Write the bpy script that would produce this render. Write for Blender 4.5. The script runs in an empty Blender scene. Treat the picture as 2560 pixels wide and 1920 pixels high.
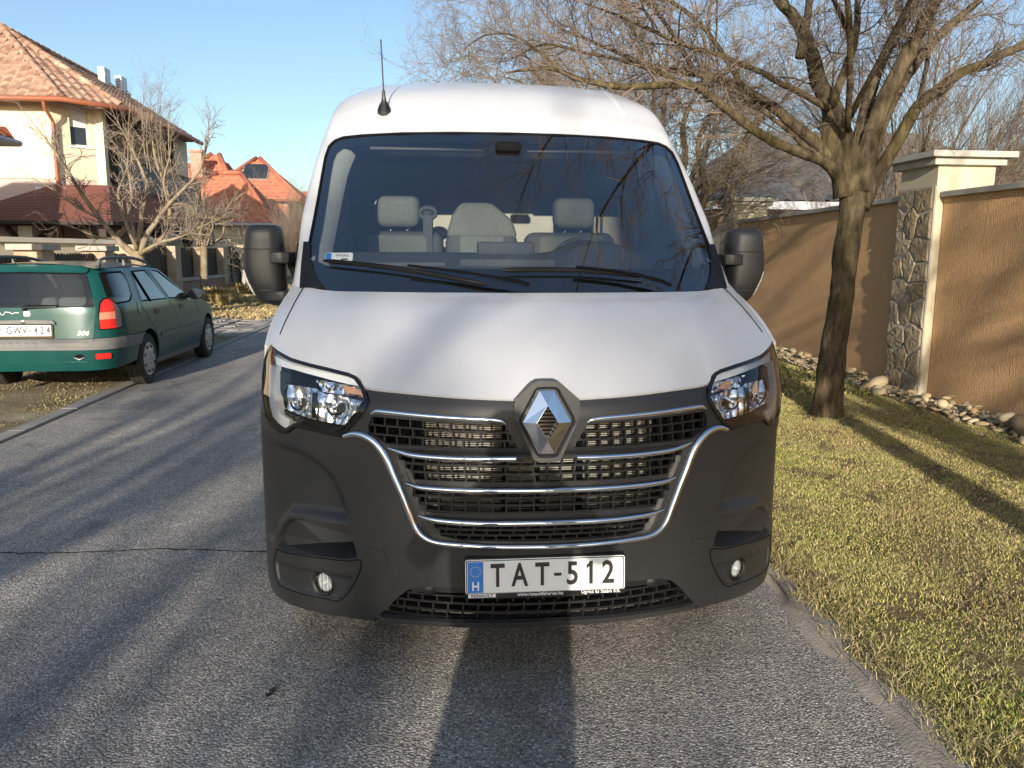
import bpy, bmesh, math, random
import numpy as np
from mathutils import Vector, Matrix, noise as mnoise
from mathutils.geometry import delaunay_2d_cdt
R = math.radians
sc = bpy.context.scene
col = sc.collection
# ------------------------------------------------------------------ camera
cam = bpy.data.objects.new('camera', bpy.data.cameras.new('camera')); col.objects.link(cam)
cam.data.sensor_width = 36.0; cam.data.lens = 28.125; cam.data.clip_end = 2000; cam.data.clip_start = 0.02
yw, pt, rl = R(5.68), R(9.1), R(.28)
fwd = Vector((math.sin(yw)*math.cos(pt), math.cos(yw)*math.cos(pt), -math.sin(pt)))
rgt = Vector((math.cos(yw), -math.sin(yw), 0)); upv = rgt.cross(fwd)
r2 = math.cos(rl)*rgt+math.sin(rl)*upv; u2 = -math.sin(rl)*rgt+math.cos(rl)*upv
m4 = Matrix((r2, u2, -fwd)).transposed().to_4x4(); m4.translation = (-.363, 0, 1.5)
cam.matrix_world = m4
sc.camera = cam
# ------------------------------------------------------------------ sky, sun, exposure
SUN_EL, SUN_AZ = R(14.0), R(189.3)
w = bpy.data.worlds.new('World'); sc.world = w; w.use_nodes = True
nt = w.node_tree
sky = nt.nodes.new('ShaderNodeTexSky'); sky.sky_type = 'NISHITA'; sky.sun_disc = False
sky.sun_elevation = SUN_EL; sky.sun_rotation = SUN_AZ; sky.air_density = 1.0; sky.dust_density = 1.1; sky.ozone_density = 2.2
bg = nt.nodes['Background']; bg.inputs['Strength'].default_value = .093
nt.links.new(sky.outputs[0], bg.inputs['Color'])
sl = bpy.data.lights.new('sun', 'SUN'); sl.energy = 3.6; sl.angle = R(.5); sl.color = (1, .89, .75)
sun = bpy.data.objects.new('sun', sl); col.objects.link(sun)
sd = Vector((math.sin(SUN_AZ)*math.cos(SUN_EL), math.cos(SUN_AZ)*math.cos(SUN_EL), math.sin(SUN_EL)))
sun.rotation_euler = sd.to_track_quat('Z', 'Y').to_euler(); sun.location = sd*50
sc.view_settings.view_transform = 'Standard'; sc.view_settings.look = 'None'
sc.view_settings.gamma = 1; sc.view_settings.use_curve_mapping = False
sc.view_settings.exposure = 1.10
# ------------------------------------------------------------------ helpers
def tag(o, label=None, cat=None, group=None, kind=None):
    if label: o['label'] = label
    if cat: o['category'] = cat
    if group: o['group'] = group
    if kind: o['kind'] = kind
    return o
def empty(name, loc=(0, 0, 0), rz=0, label=None, cat=None, group=None):
    o = bpy.data.objects.new(name, None); o.location = loc; o.rotation_euler.z = rz
    o.empty_display_size = .1; col.objects.link(o); return tag(o, label, cat, group)
def mesh(name, v, f, mat, parent=None, smooth=False, ang=None, loc=None):
    me = bpy.data.meshes.new(name)
    me.from_pydata([tuple(map(float, p)) for p in v], [], [tuple(map(int, q)) for q in f]); me.update()
    o = bpy.data.objects.new(name, me); col.objects.link(o)
    if mat: me.materials.append(mat)
    if parent is not None: o.parent = parent
    if loc: o.location = loc
    if smooth:
        me.polygons.foreach_set('use_smooth', [True]*len(me.polygons))
        if ang: me.set_sharp_from_angle(angle=R(ang))
    return o
def npmesh(name, V, F, mat, parent=None, smooth=False, colors=None):
    """V (n,3) F (m,k) uniform faces, fast"""
    V = np.asarray(V, np.float32); F = np.asarray(F, np.int32); k = F.shape[1]
    me = bpy.data.meshes.new(name)
    me.vertices.add(len(V)); me.vertices.foreach_set('co', V.ravel())
    me.loops.add(F.size); me.loops.foreach_set('vertex_index', F.ravel())
    me.polygons.add(len(F)); me.polygons.foreach_set('loop_start', np.arange(0, F.size, k, dtype=np.int32))
    if smooth: me.polygons.foreach_set('use_smooth', np.ones(len(F), bool))
    me.update(calc_edges=True); me.validate()
    if colors is not None:
        a = me.attributes.new('tint', 'FLOAT_COLOR', 'POINT')
        c = np.ones((len(V), 4), np.float32); c[:, :3] = colors; a.data.foreach_set('color', c.ravel())
    o = bpy.data.objects.new(name, me); col.objects.link(o)
    if mat: me.materials.append(mat)
    if parent is not None: o.parent = parent
    return o
class MB:
    def __init__(s): s.v = []; s.f = []
    def add(s, v, f):
        n = len(s.v); s.v += [tuple(p) for p in v]; s.f += [tuple(i+n for i in q) for q in f]
    def box(s, a, b, M=None):
        x0, y0, z0 = a; x1, y1, z1 = b
        v = [Vector(p) for p in ((x0,y0,z0),(x1,y0,z0),(x1,y1,z0),(x0,y1,z0),(x0,y0,z1),(x1,y0,z1),(x1,y1,z1),(x0,y1,z1))]
        if M: v = [M @ p for p in v]
        s.add(v, [(0,3,2,1),(4,5,6,7),(0,1,5,4),(1,2,6,5),(2,3,7,6),(3,0,4,7)])
    def prism(s, poly, d):
        n = len(poly); p = [Vector(q) for q in poly]; d = Vector(d)
        s.add(p+[q+d for q in p], [tuple(range(n))[::-1], tuple(range(n, 2*n))]+[(i, (i+1) % n, n+(i+1) % n, n+i) for i in range(n)])
    def tube(s, pts, r, n=8, cap=True, flat=None, up=None):
        P = [Vector(p) for p in pts]; k = len(P)
        if not hasattr(r, '__len__'): r = [r]*k
        base = len(s.v); vs = []; prev = None
        for i in range(k):
            t = (P[min(i+1, k-1)]-P[max(i-1, 0)]).normalized()
            if up is not None: a = Vector(up)
            elif prev is None: a = Vector((0, 0, 1)) if abs(t.z) < .9 else Vector((1, 0, 0))
            else: a = prev
            b = t.cross(a).normalized(); a = b.cross(t).normalized(); prev = a
            for j in range(n):
                th = 2*math.pi*j/n; fa, fb = (1, 1) if flat is None else flat
                vs.append(P[i]+(a*math.cos(th)*fa+b*math.sin(th)*fb)*r[i])
        f = [(i*n+j, i*n+(j+1) % n, (i+1)*n+(j+1) % n, (i+1)*n+j) for i in range(k-1) for j in range(n)]
        if cap: f += [tuple(range(n))[::-1], tuple((k-1)*n+j for j in range(n))]
        s.add(vs, f)
    def lathe(s, prof, n=24, M=None, cap=True):
        M = M or Matrix.Identity(4)
        v = [M @ Vector((r*math.cos(2*math.pi*j/n), r*math.sin(2*math.pi*j/n), h)) for r, h in prof for j in range(n)]
        k = len(prof)
        f = [(i*n+j, i*n+(j+1) % n, (i+1)*n+(j+1) % n, (i+1)*n+j) for i in range(k-1) for j in range(n)]
        if cap: f += [tuple(range(n))[::-1], tuple((k-1)*n+j for j in range(n))]
        s.add(v, f)
    def build(s, name, mat, parent=None, smooth=False, ang=None): return mesh(name, s.v, s.f, mat, parent, smooth, ang)
def bevel(o, wd, seg=2):
    m = o.modifiers.new('bevel', 'BEVEL'); m.width = wd; m.segments = seg; m.limit_method = 'ANGLE'; return o
def dup(o, parent=None):
    c = o.copy(); col.objects.link(c); c.parent = parent
    for ch in list(o.children): dup(ch, c)
    return c
def cr(pts, n=8, closed=False):
    """Catmull-Rom through points of any dimension"""
    p = np.array(pts, float)
    q = np.vstack([p[-1], p, p[0], p[1]]) if closed else np.vstack([2*p[0]-p[1], p, 2*p[-1]-p[-2]])
    out = []
    m = len(p) if closed else len(p)-1
    for i in range(m):
        a, b, c, d = q[i:i+4]
        for t in np.linspace(0, 1, n, endpoint=False):
            out.append(.5*(2*b+(c-a)*t+(2*a-5*b+4*c-d)*t*t+(3*b-a-3*c+d)*t**3))
    if not closed: out.append(p[-1])
    return np.array(out)
def inpoly(P, poly):
    x, y = P[:, 0], P[:, 1]; r = np.zeros(len(P), bool); q = np.asarray(poly, float); n = len(q)
    for i in range(n):
        x0, y0 = q[i]; x1, y1 = q[(i+1) % n]
        if y0 == y1: continue
        c = ((y0 > y) != (y1 > y)) & (x < (x1-x0)*(y-y0)/(y1-y0)+x0); r ^= c
    return r
def segdist(P, poly, closed=True):
    q = np.asarray(poly, float); n = len(q); d = np.full(len(P), 1e9)
    for i in range(n if closed else n-1):
        a = q[i]; b = q[(i+1) % n]; ab = b-a; L = ab@ab+1e-12
        t = np.clip(((P-a)@ab)/L, 0, 1); d = np.minimum(d, np.hypot(*(P-a-t[:, None]*ab).T))
    return d
def densify(poly, sp):
    q = [np.array(p, float) for p in poly]; out = []
    for i in range(len(q)):
        a, b = q[i], q[(i+1) % len(q)]; k = max(1, int(math.ceil(np.hypot(*(b-a))/sp)))
        out += [a+(b-a)*j/k for j in range(k)]
    return out
def disp(P, regs):
    """regs: (poly, depth, width): inset by depth inside poly, ramp of width"""
    o = np.zeros(len(P))
    for poly, dep, wd in regs:
        ins = inpoly(P, poly); dep = dep(P) if callable(dep) else dep; t = np.clip(segdist(P, poly)/wd, 0, 1); t = t*t*(3-2*t); o += np.where(ins, t*dep, 0)
    return o
def patch(name, outline, fmap, mat, parent=None, holes=(), sp=.03, regs=(), thick=None, off=0., smooth=True, ang=40, extra=None, offf=None):
    """a curved panel cut to an exact outline; fmap(u,v,off)->xyz arrays; off>0 is outwards"""
    pts = []; edges = []
    for poly in [outline]+list(holes):
        d = densify(poly, sp); n0 = len(pts); k = len(d); pts += d
        edges += [(n0+i, n0+(i+1) % k) for i in range(k)]
    rim = list(edges)
    q = np.asarray(outline, float); x0, y0 = q.min(0); x1, y1 = q.max(0)
    gx, gy = np.meshgrid(np.arange(x0+sp/2, x1, sp), np.arange(y0+sp/2, y1, sp*.87))
    gx[1::2] += sp/2
    G = np.stack([gx.ravel(), gy.ravel()], 1)
    for poly, dep, wd in regs:      # extra samples along the ramps
        for e in (0, .33, .66, 1.0):
            c = np.mean(np.asarray(poly), 0)
            dd = np.array(densify(poly, max(sp*.5, .012)))
            k = len(dd); tn = np.roll(dd, -1, 0)-np.roll(dd, 1, 0); nn = np.stack([-tn[:, 1], tn[:, 0]], 1)
            nn /= np.linalg.norm(nn, axis=1)[:, None]+1e-9
            s = 1 if inpoly(dd+nn*.002, poly).mean() > .5 else -1
            G = np.vstack([G, dd+nn*s*wd*e])
    if extra is not None: G = np.vstack([G, extra])
    keep = inpoly(G, outline)
    for h in holes: keep &= ~inpoly(G, h)
    G = G[keep]
    dd = np.full(len(G), 1e9)
    for poly in [outline]+list(holes): dd = np.minimum(dd, segdist(G, poly))
    G = G[dd > sp*.3]
    allp = [Vector((float(a), float(b))) for a, b in pts]+[Vector((float(a), float(b))) for a, b in G]
    vo, eo, fo, *_ = delaunay_2d_cdt(allp, edges, [], 0, 1e-6)
    V = np.array([tuple(p) for p in vo]); F = np.array([f for f in fo if len(f) == 3])
    cen = V[F].mean(1); ok = inpoly(cen, outline)
    for h in holes: ok &= ~inpoly(cen, h)
    F = F[ok]
    ar = np.cross(V[F[:, 1]]-V[F[:, 0]], V[F[:, 2]]-V[F[:, 0]]); F = F[np.abs(ar) > 1e-10]; ar = ar[np.abs(ar) > 1e-10]
    F[ar < 0] = F[ar < 0][:, ::-1]
    o = np.full(len(V), off)-disp(V, regs)
    if offf is not None: o = o+offf(V)
    X = np.stack(fmap(V[:, 0], V[:, 1], o), 1)
    v = X.tolist(); f = F.tolist()
    if thick:
        X2 = np.stack(fmap(V[:, 0], V[:, 1], np.full(len(V), off-thick)), 1)
        cnt = {}
        for a, b, c in f:
            for e in ((a, b), (b, c), (c, a)): cnt[e] = 1
        bd = [e for e in cnt if (e[1], e[0]) not in cnt]; mp = {}
        for a, b in bd:
            for i in (a, b):
                if i not in mp: mp[i] = len(v); v.append(X2[i].tolist())
            f.append((b, a, mp[a], mp[b]))
    return mesh(name, v, f, mat, parent, smooth, ang)
def full(half):
    """mirror a half outline (u>=0, open polyline starting and ending near u=0)"""
    h = [(float(a), float(b)) for a, b in half]
    m = [(-a, b) for a, b in h[::-1] if a > 1e-6]
    return h+m
def mir(poly): return [(-a, b) for a, b in poly][::-1]
# ------------------------------------------------------------------ materials
def nodes(m): m.use_nodes = True; return m.node_tree, m.node_tree.nodes['Principled BSDF']
def N(nt, t, **k):
    n = nt.nodes.new('ShaderNode'+t)
    for a, b in k.items(): setattr(n, a, b)
    return n
def mixc(nt, fac, a, b, mode='MIX'):
    n = N(nt, 'Mix', data_type='RGBA', blend_type=mode)
    for i, v in ((0, fac), (6, a), (7, b)):
        if hasattr(v, 'links') or hasattr(v, 'is_linked'): nt.links.new(v, n.inputs[i])
        else: n.inputs[i].default_value = v if i == 0 else (*v, 1)
    return n.outputs[2]
def ramp(nt, fac, stops):
    n = N(nt, 'ValToRGB'); e = n.color_ramp.elements
    while len(e) < len(stops): e.new(.5)
    for i, (p, c) in enumerate(stops): e[i].position = p; e[i].color = (*c, 1) if hasattr(c, '__len__') else (c, c, c, 1)
    nt.links.new(fac, n.inputs[0]); return n.outputs[0]
def noise(nt, scale, detail=4, vec=None, rough=.55, w=None):
    n = N(nt, 'TexNoise'); n.inputs['Scale'].default_value = scale; n.inputs['Detail'].default_value = detail; n.inputs['Roughness'].default_value = rough
    if vec is not None: nt.links.new(vec, n.inputs['Vector'])
    return n.outputs['Fac']
def pos(nt, scale=(1, 1, 1), obj=True):
    tc = N(nt, 'TexCoord'); mp = N(nt, 'Mapping'); mp.inputs['Scale'].default_value = scale
    nt.links.new(tc.outputs['Object'], mp.inputs['Vector']); return mp.outputs[0]
def bump(nt, b, h, dist=.01, st=1.):
    n = N(nt, 'Bump'); n.inputs['Distance'].default_value = dist; n.inputs['Strength'].default_value = st
    nt.links.new(h, n.inputs['Height']); nt.links.new(n.outputs[0], b.inputs['Normal']); return n
def pm(name, c, rough=.5, metal=0., var=.12, scale=6., bmp=0., bscale=None, spec=.5, coat=0., rvar=0.):
    m = bpy.data.materials.new(name); nt, b = nodes(m)
    b.inputs['Roughness'].default_value = rough; b.inputs['Metallic'].default_value = metal
    b.inputs['Specular IOR Level'].default_value = spec
    if coat: b.inputs['Coat Weight'].default_value = coat; b.inputs['Coat Roughness'].default_value = .04
    v = pos(nt)
    if var:
        f = noise(nt, scale, 5, v)
        lo = tuple(x*(1-var) for x in c); hi = tuple(min(1, x*(1+var)) for x in c)
        nt.links.new(mixc(nt, f, lo, hi), b.inputs['Base Color'])
    else: b.inputs['Base Color'].default_value = (*c, 1)
    if rvar:
        rr = N(nt, 'MapRange'); rr.inputs['To Min'].default_value = rough*(1-rvar); rr.inputs['To Max'].default_value = min(1, rough*(1+rvar))
        nt.links.new(noise(nt, scale*.7, 4, v), rr.inputs['Value']); nt.links.new(rr.outputs[0], b.inputs['Roughness'])
    if bmp: bump(nt, b, noise(nt, bscale or scale*4, 4, v), bmp)
    return m
def glass(name, tint, refl=1.0, rough=0.0):
    m = bpy.data.materials.new(name); m.use_nodes = True; nt = m.node_tree; nt.nodes.clear()
    out = N(nt, 'OutputMaterial'); tr = N(nt, 'BsdfTransparent'); gl = N(nt, 'BsdfGlossy'); mx = N(nt, 'MixShader'); fr = N(nt, 'Fresnel')
    tr.inputs[0].default_value = (*tint, 1); gl.inputs['Roughness'].default_value = rough; gl.inputs[0].default_value = (1, 1, 1, 1)
    fr.inputs['IOR'].default_value = 1.5
    ml = N(nt, 'Math', operation='MULTIPLY'); ml.inputs[1].default_value = refl; ml.use_clamp = True
    nt.links.new(fr.outputs[0], ml.inputs[0]); nt.links.new(ml.outputs[0], mx.inputs[0])
    nt.links.new(tr.outputs[0], mx.inputs[1]); nt.links.new(gl.outputs[0], mx.inputs[2]); nt.links.new(mx.outputs[0], out.inputs[0])
    return m
def attr_mat(name, rough=.8, mul=(1, 1, 1), trans=0.):
    m = bpy.data.materials.new(name); nt, b = nodes(m); a = N(nt, 'Attribute', attribute_name='tint')
    nt.links.new(a.outputs['Color'], b.inputs['Base Color']); b.inputs['Roughness'].default_value = rough
    b.inputs['Specular IOR Level'].default_value = .2
    return m
M = {}
M['white'] = pm('van white paint', (.60, .60, .61), .26, var=.03, scale=2, coat=.6)
M['plastic'] = pm('dark textured plastic', (.0245, .0248, .026), .42, var=.25, scale=3, bmp=.0006, bscale=700, rvar=.25)
M['plastic2'] = pm('black plastic', (.0075, .0075, .008), .45, var=.2, scale=9, bmp=.0005, bscale=400)
M['gloss'] = pm('gloss black', (.010, .011, .013), .08, var=.2)
M['chrome'] = pm('chrome', (.78, .79, .80), .06, 1, var=.04, rvar=.5)
M['reflector'] = pm('lamp reflector', (.90, .90, .90), .16, 1, var=.03)
M['dark'] = pm('dark void', (.006, .006, .007), .8, var=.3, spec=.1)
M['rubber'] = pm('wiper rubber', (.005, .005, .006), .5, var=.2, spec=.15)
M['fogref'] = pm('fog lamp reflector', (.82, .83, .84), .25, .35, var=.1, scale=60)
M['glass'] = glass('windscreen glass', (.92, .95, .94), 4.3)
M['sideglass'] = glass('side glass', (.6, .66, .66), 2.4)
M['lens'] = glass('lamp lens', (.96, .97, .98), 1.2)
M['drl'] = pm('light guide', (.80, .82, .84), .22, var=.08, scale=60)
M['amber'] = pm('amber lamp', (.62, .34, .20), .15, var=.5, scale=30)
M['trim'] = pm('cabin trim grey', (.36, .38, .35), .75, var=.15, scale=20)
M['trimdark'] = pm('dashboard', (.075, .08, .085), .7, var=.2, scale=12, bmp=.0006, bscale=300)
M['seat'] = pm('seat fabric', (.185, .20, .175), .9, var=.25, scale=60, bmp=.001, bscale=250)
M['seatdark'] = pm('seat side fabric', (.10, .105, .105), .9, var=.2, scale=60)
M['bulk'] = pm('bulkhead', (.66, .63, .52), .7, var=.1, scale=3)
M['tyre'] = pm('tyre rubber', (.022, .021, .02), .8, var=.3, scale=20, bmp=.002, bscale=60)
M['hub'] = pm('hubcap', (.42, .42, .42), .35, .4, var=.25, scale=14)
M['platew'] = pm('plate white', (.78, .80, .78), .35, var=.05, scale=12)
M['blue'] = pm('plate blue', (.02, .19, .62), .4, var=.05)
M['ink'] = pm('plate ink', (.012, .012, .013), .4, var=.2)
M['yellow'] = pm('star yellow', (.85, .65, .1), .5, var=.1)
M['whitepr'] = pm('white print', (.8, .8, .8), .5, var=.05)
M['radiator'] = pm('radiator fins', (.52, .50, .43), .5, .2, var=.25, scale=40)
# ================================================================== setting: ground, road, verge
def asphalt():
    m = bpy.data.materials.new('asphalt'); nt, b = nodes(m); v = pos(nt)
    vo = N(nt, 'TexVoronoi'); vo.inputs['Scale'].default_value = 120; vo.inputs['Randomness'].default_value = 1; nt.links.new(v, vo.inputs['Vector'])
    vs = N(nt, 'TexVoronoi'); vs.inputs['Scale'].default_value = 260; nt.links.new(v, vs.inputs['Vector'])
    sep = N(nt, 'SeparateColor'); nt.links.new(vo.outputs['Color'], sep.inputs[0])
    st = ramp(nt, sep.outputs[0], [(0, (.24,.224,.203)), (.5, (.38,.352,.318)), (.86, (.52,.485,.435)), (1, (.78,.74,.67))])
    s2 = N(nt, 'SeparateColor'); nt.links.new(vs.outputs['Color'], s2.inputs[0])
    fine = ramp(nt, s2.outputs[1], [(0, (.08,.076,.07)), (.6, (.20,.187,.172)), (1, (.38,.36,.33))])
    gap = N(nt, 'MapRange'); gap.inputs['From Min'].default_value = .38; gap.inputs['From Max'].default_value = .75; nt.links.new(vo.outputs['Distance'], gap.inputs['Value'])
    c = mixc(nt, gap.outputs[0], st, fine)
    big = ramp(nt, noise(nt, .55, 5, v), [(.3, (.74,.74,.76)), (.7, (1.16,1.14,1.10))])
    c = mixc(nt, 1., c, big, 'MULTIPLY')
    sp = ramp(nt, noise(nt, 7, 3, v), [(.3, (.85,.85,.85)), (.72, (1.1,1.1,1.1))])
    c = mixc(nt, 1., c, sp, 'MULTIPLY')
    vt = pos(nt, (1.5, .10, 1)); c = mixc(nt, 1., c, ramp(nt, noise(nt, 1.6, 5, vt, .6), [(.34, (.80,.80,.81)), (.66, (1.14,1.13,1.11))]), 'MULTIPLY')
    stn = ramp(nt, noise(nt, 1.9, 3, v, .4), [(.66, (1, 1, 1)), (.76, (.66, .66, .67))]); c = mixc(nt, 1., c, stn, 'MULTIPLY')
    nt.links.new(c, b.inputs['Base Color']); b.inputs['Roughness'].default_value = .72; b.inputs['Specular IOR Level'].default_value = .35
    inv = N(nt, 'Math', operation='SUBTRACT'); inv.inputs[0].default_value = 1; nt.links.new(vo.outputs['Distance'], inv.inputs[1])
    ad = N(nt, 'Math', operation='ADD'); nt.links.new(inv.outputs[0], ad.inputs[0]); nt.links.new(sep.outputs[1], ad.inputs[1])
    bump(nt, b, ad.outputs[0], .005, .7)
    return m
def soil(name, stops, s1=2.2, s2=28, bd=.02):
    m = bpy.data.materials.new(name); nt, b = nodes(m); v = pos(nt)
    mx = N(nt, 'Math', operation='MULTIPLY_ADD'); mx.inputs[1].default_value = .5
    nt.links.new(noise(nt, s2, 6, v, .7), mx.inputs[0])
    hf = N(nt, 'Math', operation='MULTIPLY'); hf.inputs[1].default_value = .5; nt.links.new(noise(nt, s1, 5, v), hf.inputs[0]); nt.links.new(hf.outputs[0], mx.inputs[2])
    nt.links.new(ramp(nt, mx.outputs[0], stops), b.inputs['Base Color']); b.inputs['Roughness'].default_value = .95; b.inputs['Specular IOR Level'].default_value = .15
    bump(nt, b, noise(nt, s2*2.5, 5, v, .7), bd); return m
M['asphalt'] = asphalt()
M['soil'] = soil('lawn soil', [(.32, (.09,.065,.04)), (.5, (.21,.165,.08)), (.66, (.34,.28,.14))])
M['verge'] = soil('verge dirt', [(.34, (.09,.075,.05)), (.46, (.22,.18,.105)), (.55, (.33,.28,.19)), (.68, (.48,.45,.39))], 1.6, 22, .03)
M['concrete'] = pm('worn concrete', (.25, .235, .21), .9, var=.35, scale=7, bmp=.004, bscale=50)
M['edge'] = pm('crumbled road edge', (.30, .265, .22), .95, var=.5, scale=14, bmp=.004, bscale=90)
M['paver'] = pm('worn pavers', (.23, .22, .205), .9, var=.4, scale=3, bmp=.006, bscale=30)
M['land'] = pm('far land', (.12, .10, .06), 1, var=.3, scale=.3)
rnd = random.Random(11)
def sheet(name, x0, x1, y0, y1, z, mat, nx=1, ny=1, zf=None):
    xs = np.linspace(x0, x1, nx+1); ys = np.linspace(y0, y1, ny+1)
    v = [(x, y, z if zf is None else zf(x, y)) for y in ys for x in xs]
    o = mesh(name, v, [(j*(nx+1)+i, j*(nx+1)+i+1, (j+1)*(nx+1)+i+1, (j+1)*(nx+1)+i) for j in range(ny) for i in range(nx)], mat, None, True)
    return tag(o, kind='structure')
sheet('ground', -600, 600, -600, 600, -.06, M['land'])
def road_edge(y): return 1.085+.10*max(0, (y-2.2))*.35*(y < 4)+.035*(y >= 4)*0+.03*math.sin(y*3.1)+.025*math.sin(y*7.7+1)+.02*math.sin(y*17.3)
ys = np.concatenate([np.linspace(-40, 0, 20), np.linspace(.15, 16, 160), np.linspace(17, 120, 30)])
EX = [float(np.interp(y, [-40, 2.0, 2.9, 3.3, 5, 120], [1.08, 1.08, 1.11, 1.17, 1.2, 1.2]))+.018*math.sin(y*3.1)+.014*math.sin(y*7.7+1)+.012*math.sin(y*17.3)+.008*math.sin(y*41) for y in ys]
v = []; f = []
for i, y in enumerate(ys): v += [(-3.80, y, 0), (EX[i], y, 0)]
f = [(2*i, 2*i+1, 2*i+3, 2*i+2) for i in range(len(ys)-1)]
tag(mesh('road', v, f, M['asphalt']), kind='structure')
v = []
for i, y in enumerate(ys):
    e2 = EX[i]+.055+.03*math.sin(y*2.3+2)+.02*math.sin(y*9.1)
    v += [(EX[i]-.01, y, -.006), (EX[i]+.05, y, .010+.008*math.sin(y*13)), (e2, y, .014+.008*math.sin(y*11+1)), (e2+.10, y, .0)]
f = [(4*i+k, 4*i+k+1, 4*i+k+5, 4*i+k+4) for i in range(len(ys)-1) for k in range(3)]
tag(mesh('road_edging', v, f, M['edge'], None, True), kind='structure')
# concrete edging stones on the far side of the road: each its own piece
kerb = tag(mesh('kerb_bed', [(-3.99, -40, -.03), (-3.79, -40, -.03), (-3.79, 110, -.03), (-3.99, 110, -.03)], [(0,1,2,3)], M['edge']), kind='structure')
b = MB(); b.box((-.075, .004, -.05), (.075, .996, .022)); ks = b.build('kerb_stone', M['concrete'], kerb); bevel(ks, .012, 2); ks.location = (-3.885, 3, 0)
for k in range(4, 40):
    c = ks.copy(); col.objects.link(c); c.parent = kerb; c.location = (-3.885+rnd.uniform(-.006, .006), k, rnd.uniform(-.006, .004))
def vz(x, y): return -.005+max(0, -4.6-x)*.075*min(1, max(0, y/14))+.012*math.sin(x*5+y*2.1)*math.sin(y*1.3)
sheet('verge', -7.75, -3.965, -40, 110, 0, M['verge'], 16, 150, vz)
sheet('garden_ground', -60, -7.7, -40, 110, .2, M['land'])
# paved drive crossing the verge beyond the car
def pz(x, y): return vz(x, y)+.014
b = MB()
for j in range(30):
    for i in range(14):
        x0, y0 = -7.5+i*.252, 15.2+j*.17+(.0 if i % 2 else .085)
        if rnd.random() < .12: continue
        h = pz(x0, y0)+rnd.uniform(-.006, .006); b.box((x0, y0, h-.05), (x0+.244, y0+.163, h))
tag(b.build('paved_drive', M['paver']), kind='stuff')
sheet('lawn', 1.24, 5.3, -40, 60, 0, M['soil'], 20, 200, lambda x, y: -.004+min(1, max(0, x-1.24)/.3)*.012+.012*math.sin(x*4+y*1.7)*math.sin(y*2.2+x))
sheet('garden_ground', 5.2, 80, -40, 110, .05, M['land'])
# crack across the road
b = MB(); x = -3.8; P = []
r_ = random.Random(5)
yk = 4.06
while x < 1.0:
    P.append((x, yk+.035*math.sin(x*2.1+.4)+.018*math.sin(x*6.3)+r_.uniform(-.010, .010), r_.uniform(.004, .013))); x += r_.uniform(.02, .05)
for (x0, y0, w0), (x1, y1, w1) in zip(P[:-1], P[1:]): b.add([(x0, y0-w0/2, .003), (x1, y1-w1/2, .003), (x1, y1+w1/2, .003), (x0, y0+w0/2, .003)], [(0,1,2,3)])
tag(b.build('road_crack', M['dark']), kind='structure')
# ------------------------------------------------------------------ grass
def blades(name, n, xr, yr, hmin, hmax, wd, mat, cols, zf, seed, dens=None, lean=.6):
    g = np.random.default_rng(seed); X = g.uniform(*xr, n); Y = g.uniform(*yr, n)
    if dens is not None: k = g.random(n) < dens(X, Y); X, Y = X[k], Y[k]
    n = len(X); a = g.uniform(0, 2*np.pi, n); h = g.uniform(hmin, hmax, n); ln = g.uniform(.1, lean*2, n)*h
    la = g.uniform(0, 2*np.pi, n)
    patchn = np.sin(X*2.3+1.3*np.sin(Y*1.1))*np.sin(Y*1.9+.7*np.cos(X*3.1))+.6*np.sin(X*5.1+Y*4.3)*np.sin(Y*6.1-X*2.2)
    Z = zf(X, Y); w = wd*g.uniform(.6, 1.3, n)*(1+.09*np.maximum(0, Y-2.5))
    bx, by = np.cos(a)*w, np.sin(a)*w; tx, ty = np.cos(la)*ln, np.sin(la)*ln
    z = np.zeros(n)
    v = np.stack([np.stack([X-bx, Y-by, Z-.004], 1), np.stack([X+bx, Y+by, Z-.004], 1), np.stack([X+bx*.8+tx*.4, Y+by*.8+ty*.4, Z+h*.6], 1), np.stack([X-bx*.8+tx*.4, Y-by*.8+ty*.4, Z+h*.6], 1), np.stack([X+tx, Y+ty, Z+h*g.uniform(.75, 1, n)], 1)], 1).reshape(-1, 3)
    i = np.arange(n)[:, None]*5
    F = np.concatenate([i+np.array([[0, 1, 2]]), i+np.array([[0, 2, 3]]), i+np.array([[3, 2, 4]])])
    t = g.random(n)+.22*patchn
    C = np.empty((n, 3)); cc = np.array(cols)
    q = np.clip(t*len(cols), 0, len(cols)-1.001); lo = q.astype(int); fr_ = (q-lo)[:, None]
    C = cc[lo]*(1-fr_)+cc[np.minimum(lo+1, len(cols)-1)]*fr_
    C *= g.uniform(.55, 1.25, (n, 1))
    o = npmesh(name, v, F, mat, colors=np.repeat(C, 5, 0)); return tag(o, kind='stuff')
M['blade'] = attr_mat('grass blade', .75)
gz = lambda X, Y: .008+.012*np.sin(X*4+Y*1.7)*np.sin(Y*2.2+X)
gcols = [(.27,.205,.10), (.52,.40,.19), (.66,.54,.27), (.58,.50,.19), (.40,.40,.10), (.28,.33,.075)]
edgef = lambda X, Y: np.interp(Y, [-40, 2.0, 2.9, 3.3, 5, 120], [1.20, 1.20, 1.21, 1.26, 1.29, 1.29])
bare = lambda X, Y: np.sin(X*7.1+2*np.sin(Y*3.3))*np.sin(Y*6.3+2*np.sin(X*2.9))
blades('lawn_grass', 300000, (1.2, 4.85), (1.6, 8.2), .006, .021, .0016, M['blade'], gcols, gz, 1, lambda X, Y: np.where((X > edgef(X, Y)+.03*np.sin(Y*23)) & (X < 4.5+.0*Y), np.where(bare(X, Y)+.5*np.sin(X*19+Y*3)*np.sin(Y*17)+.3*np.sin(X*47)*np.sin(Y*39+X*5) > .60, .15, 1.), 0), 1.1)
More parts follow.
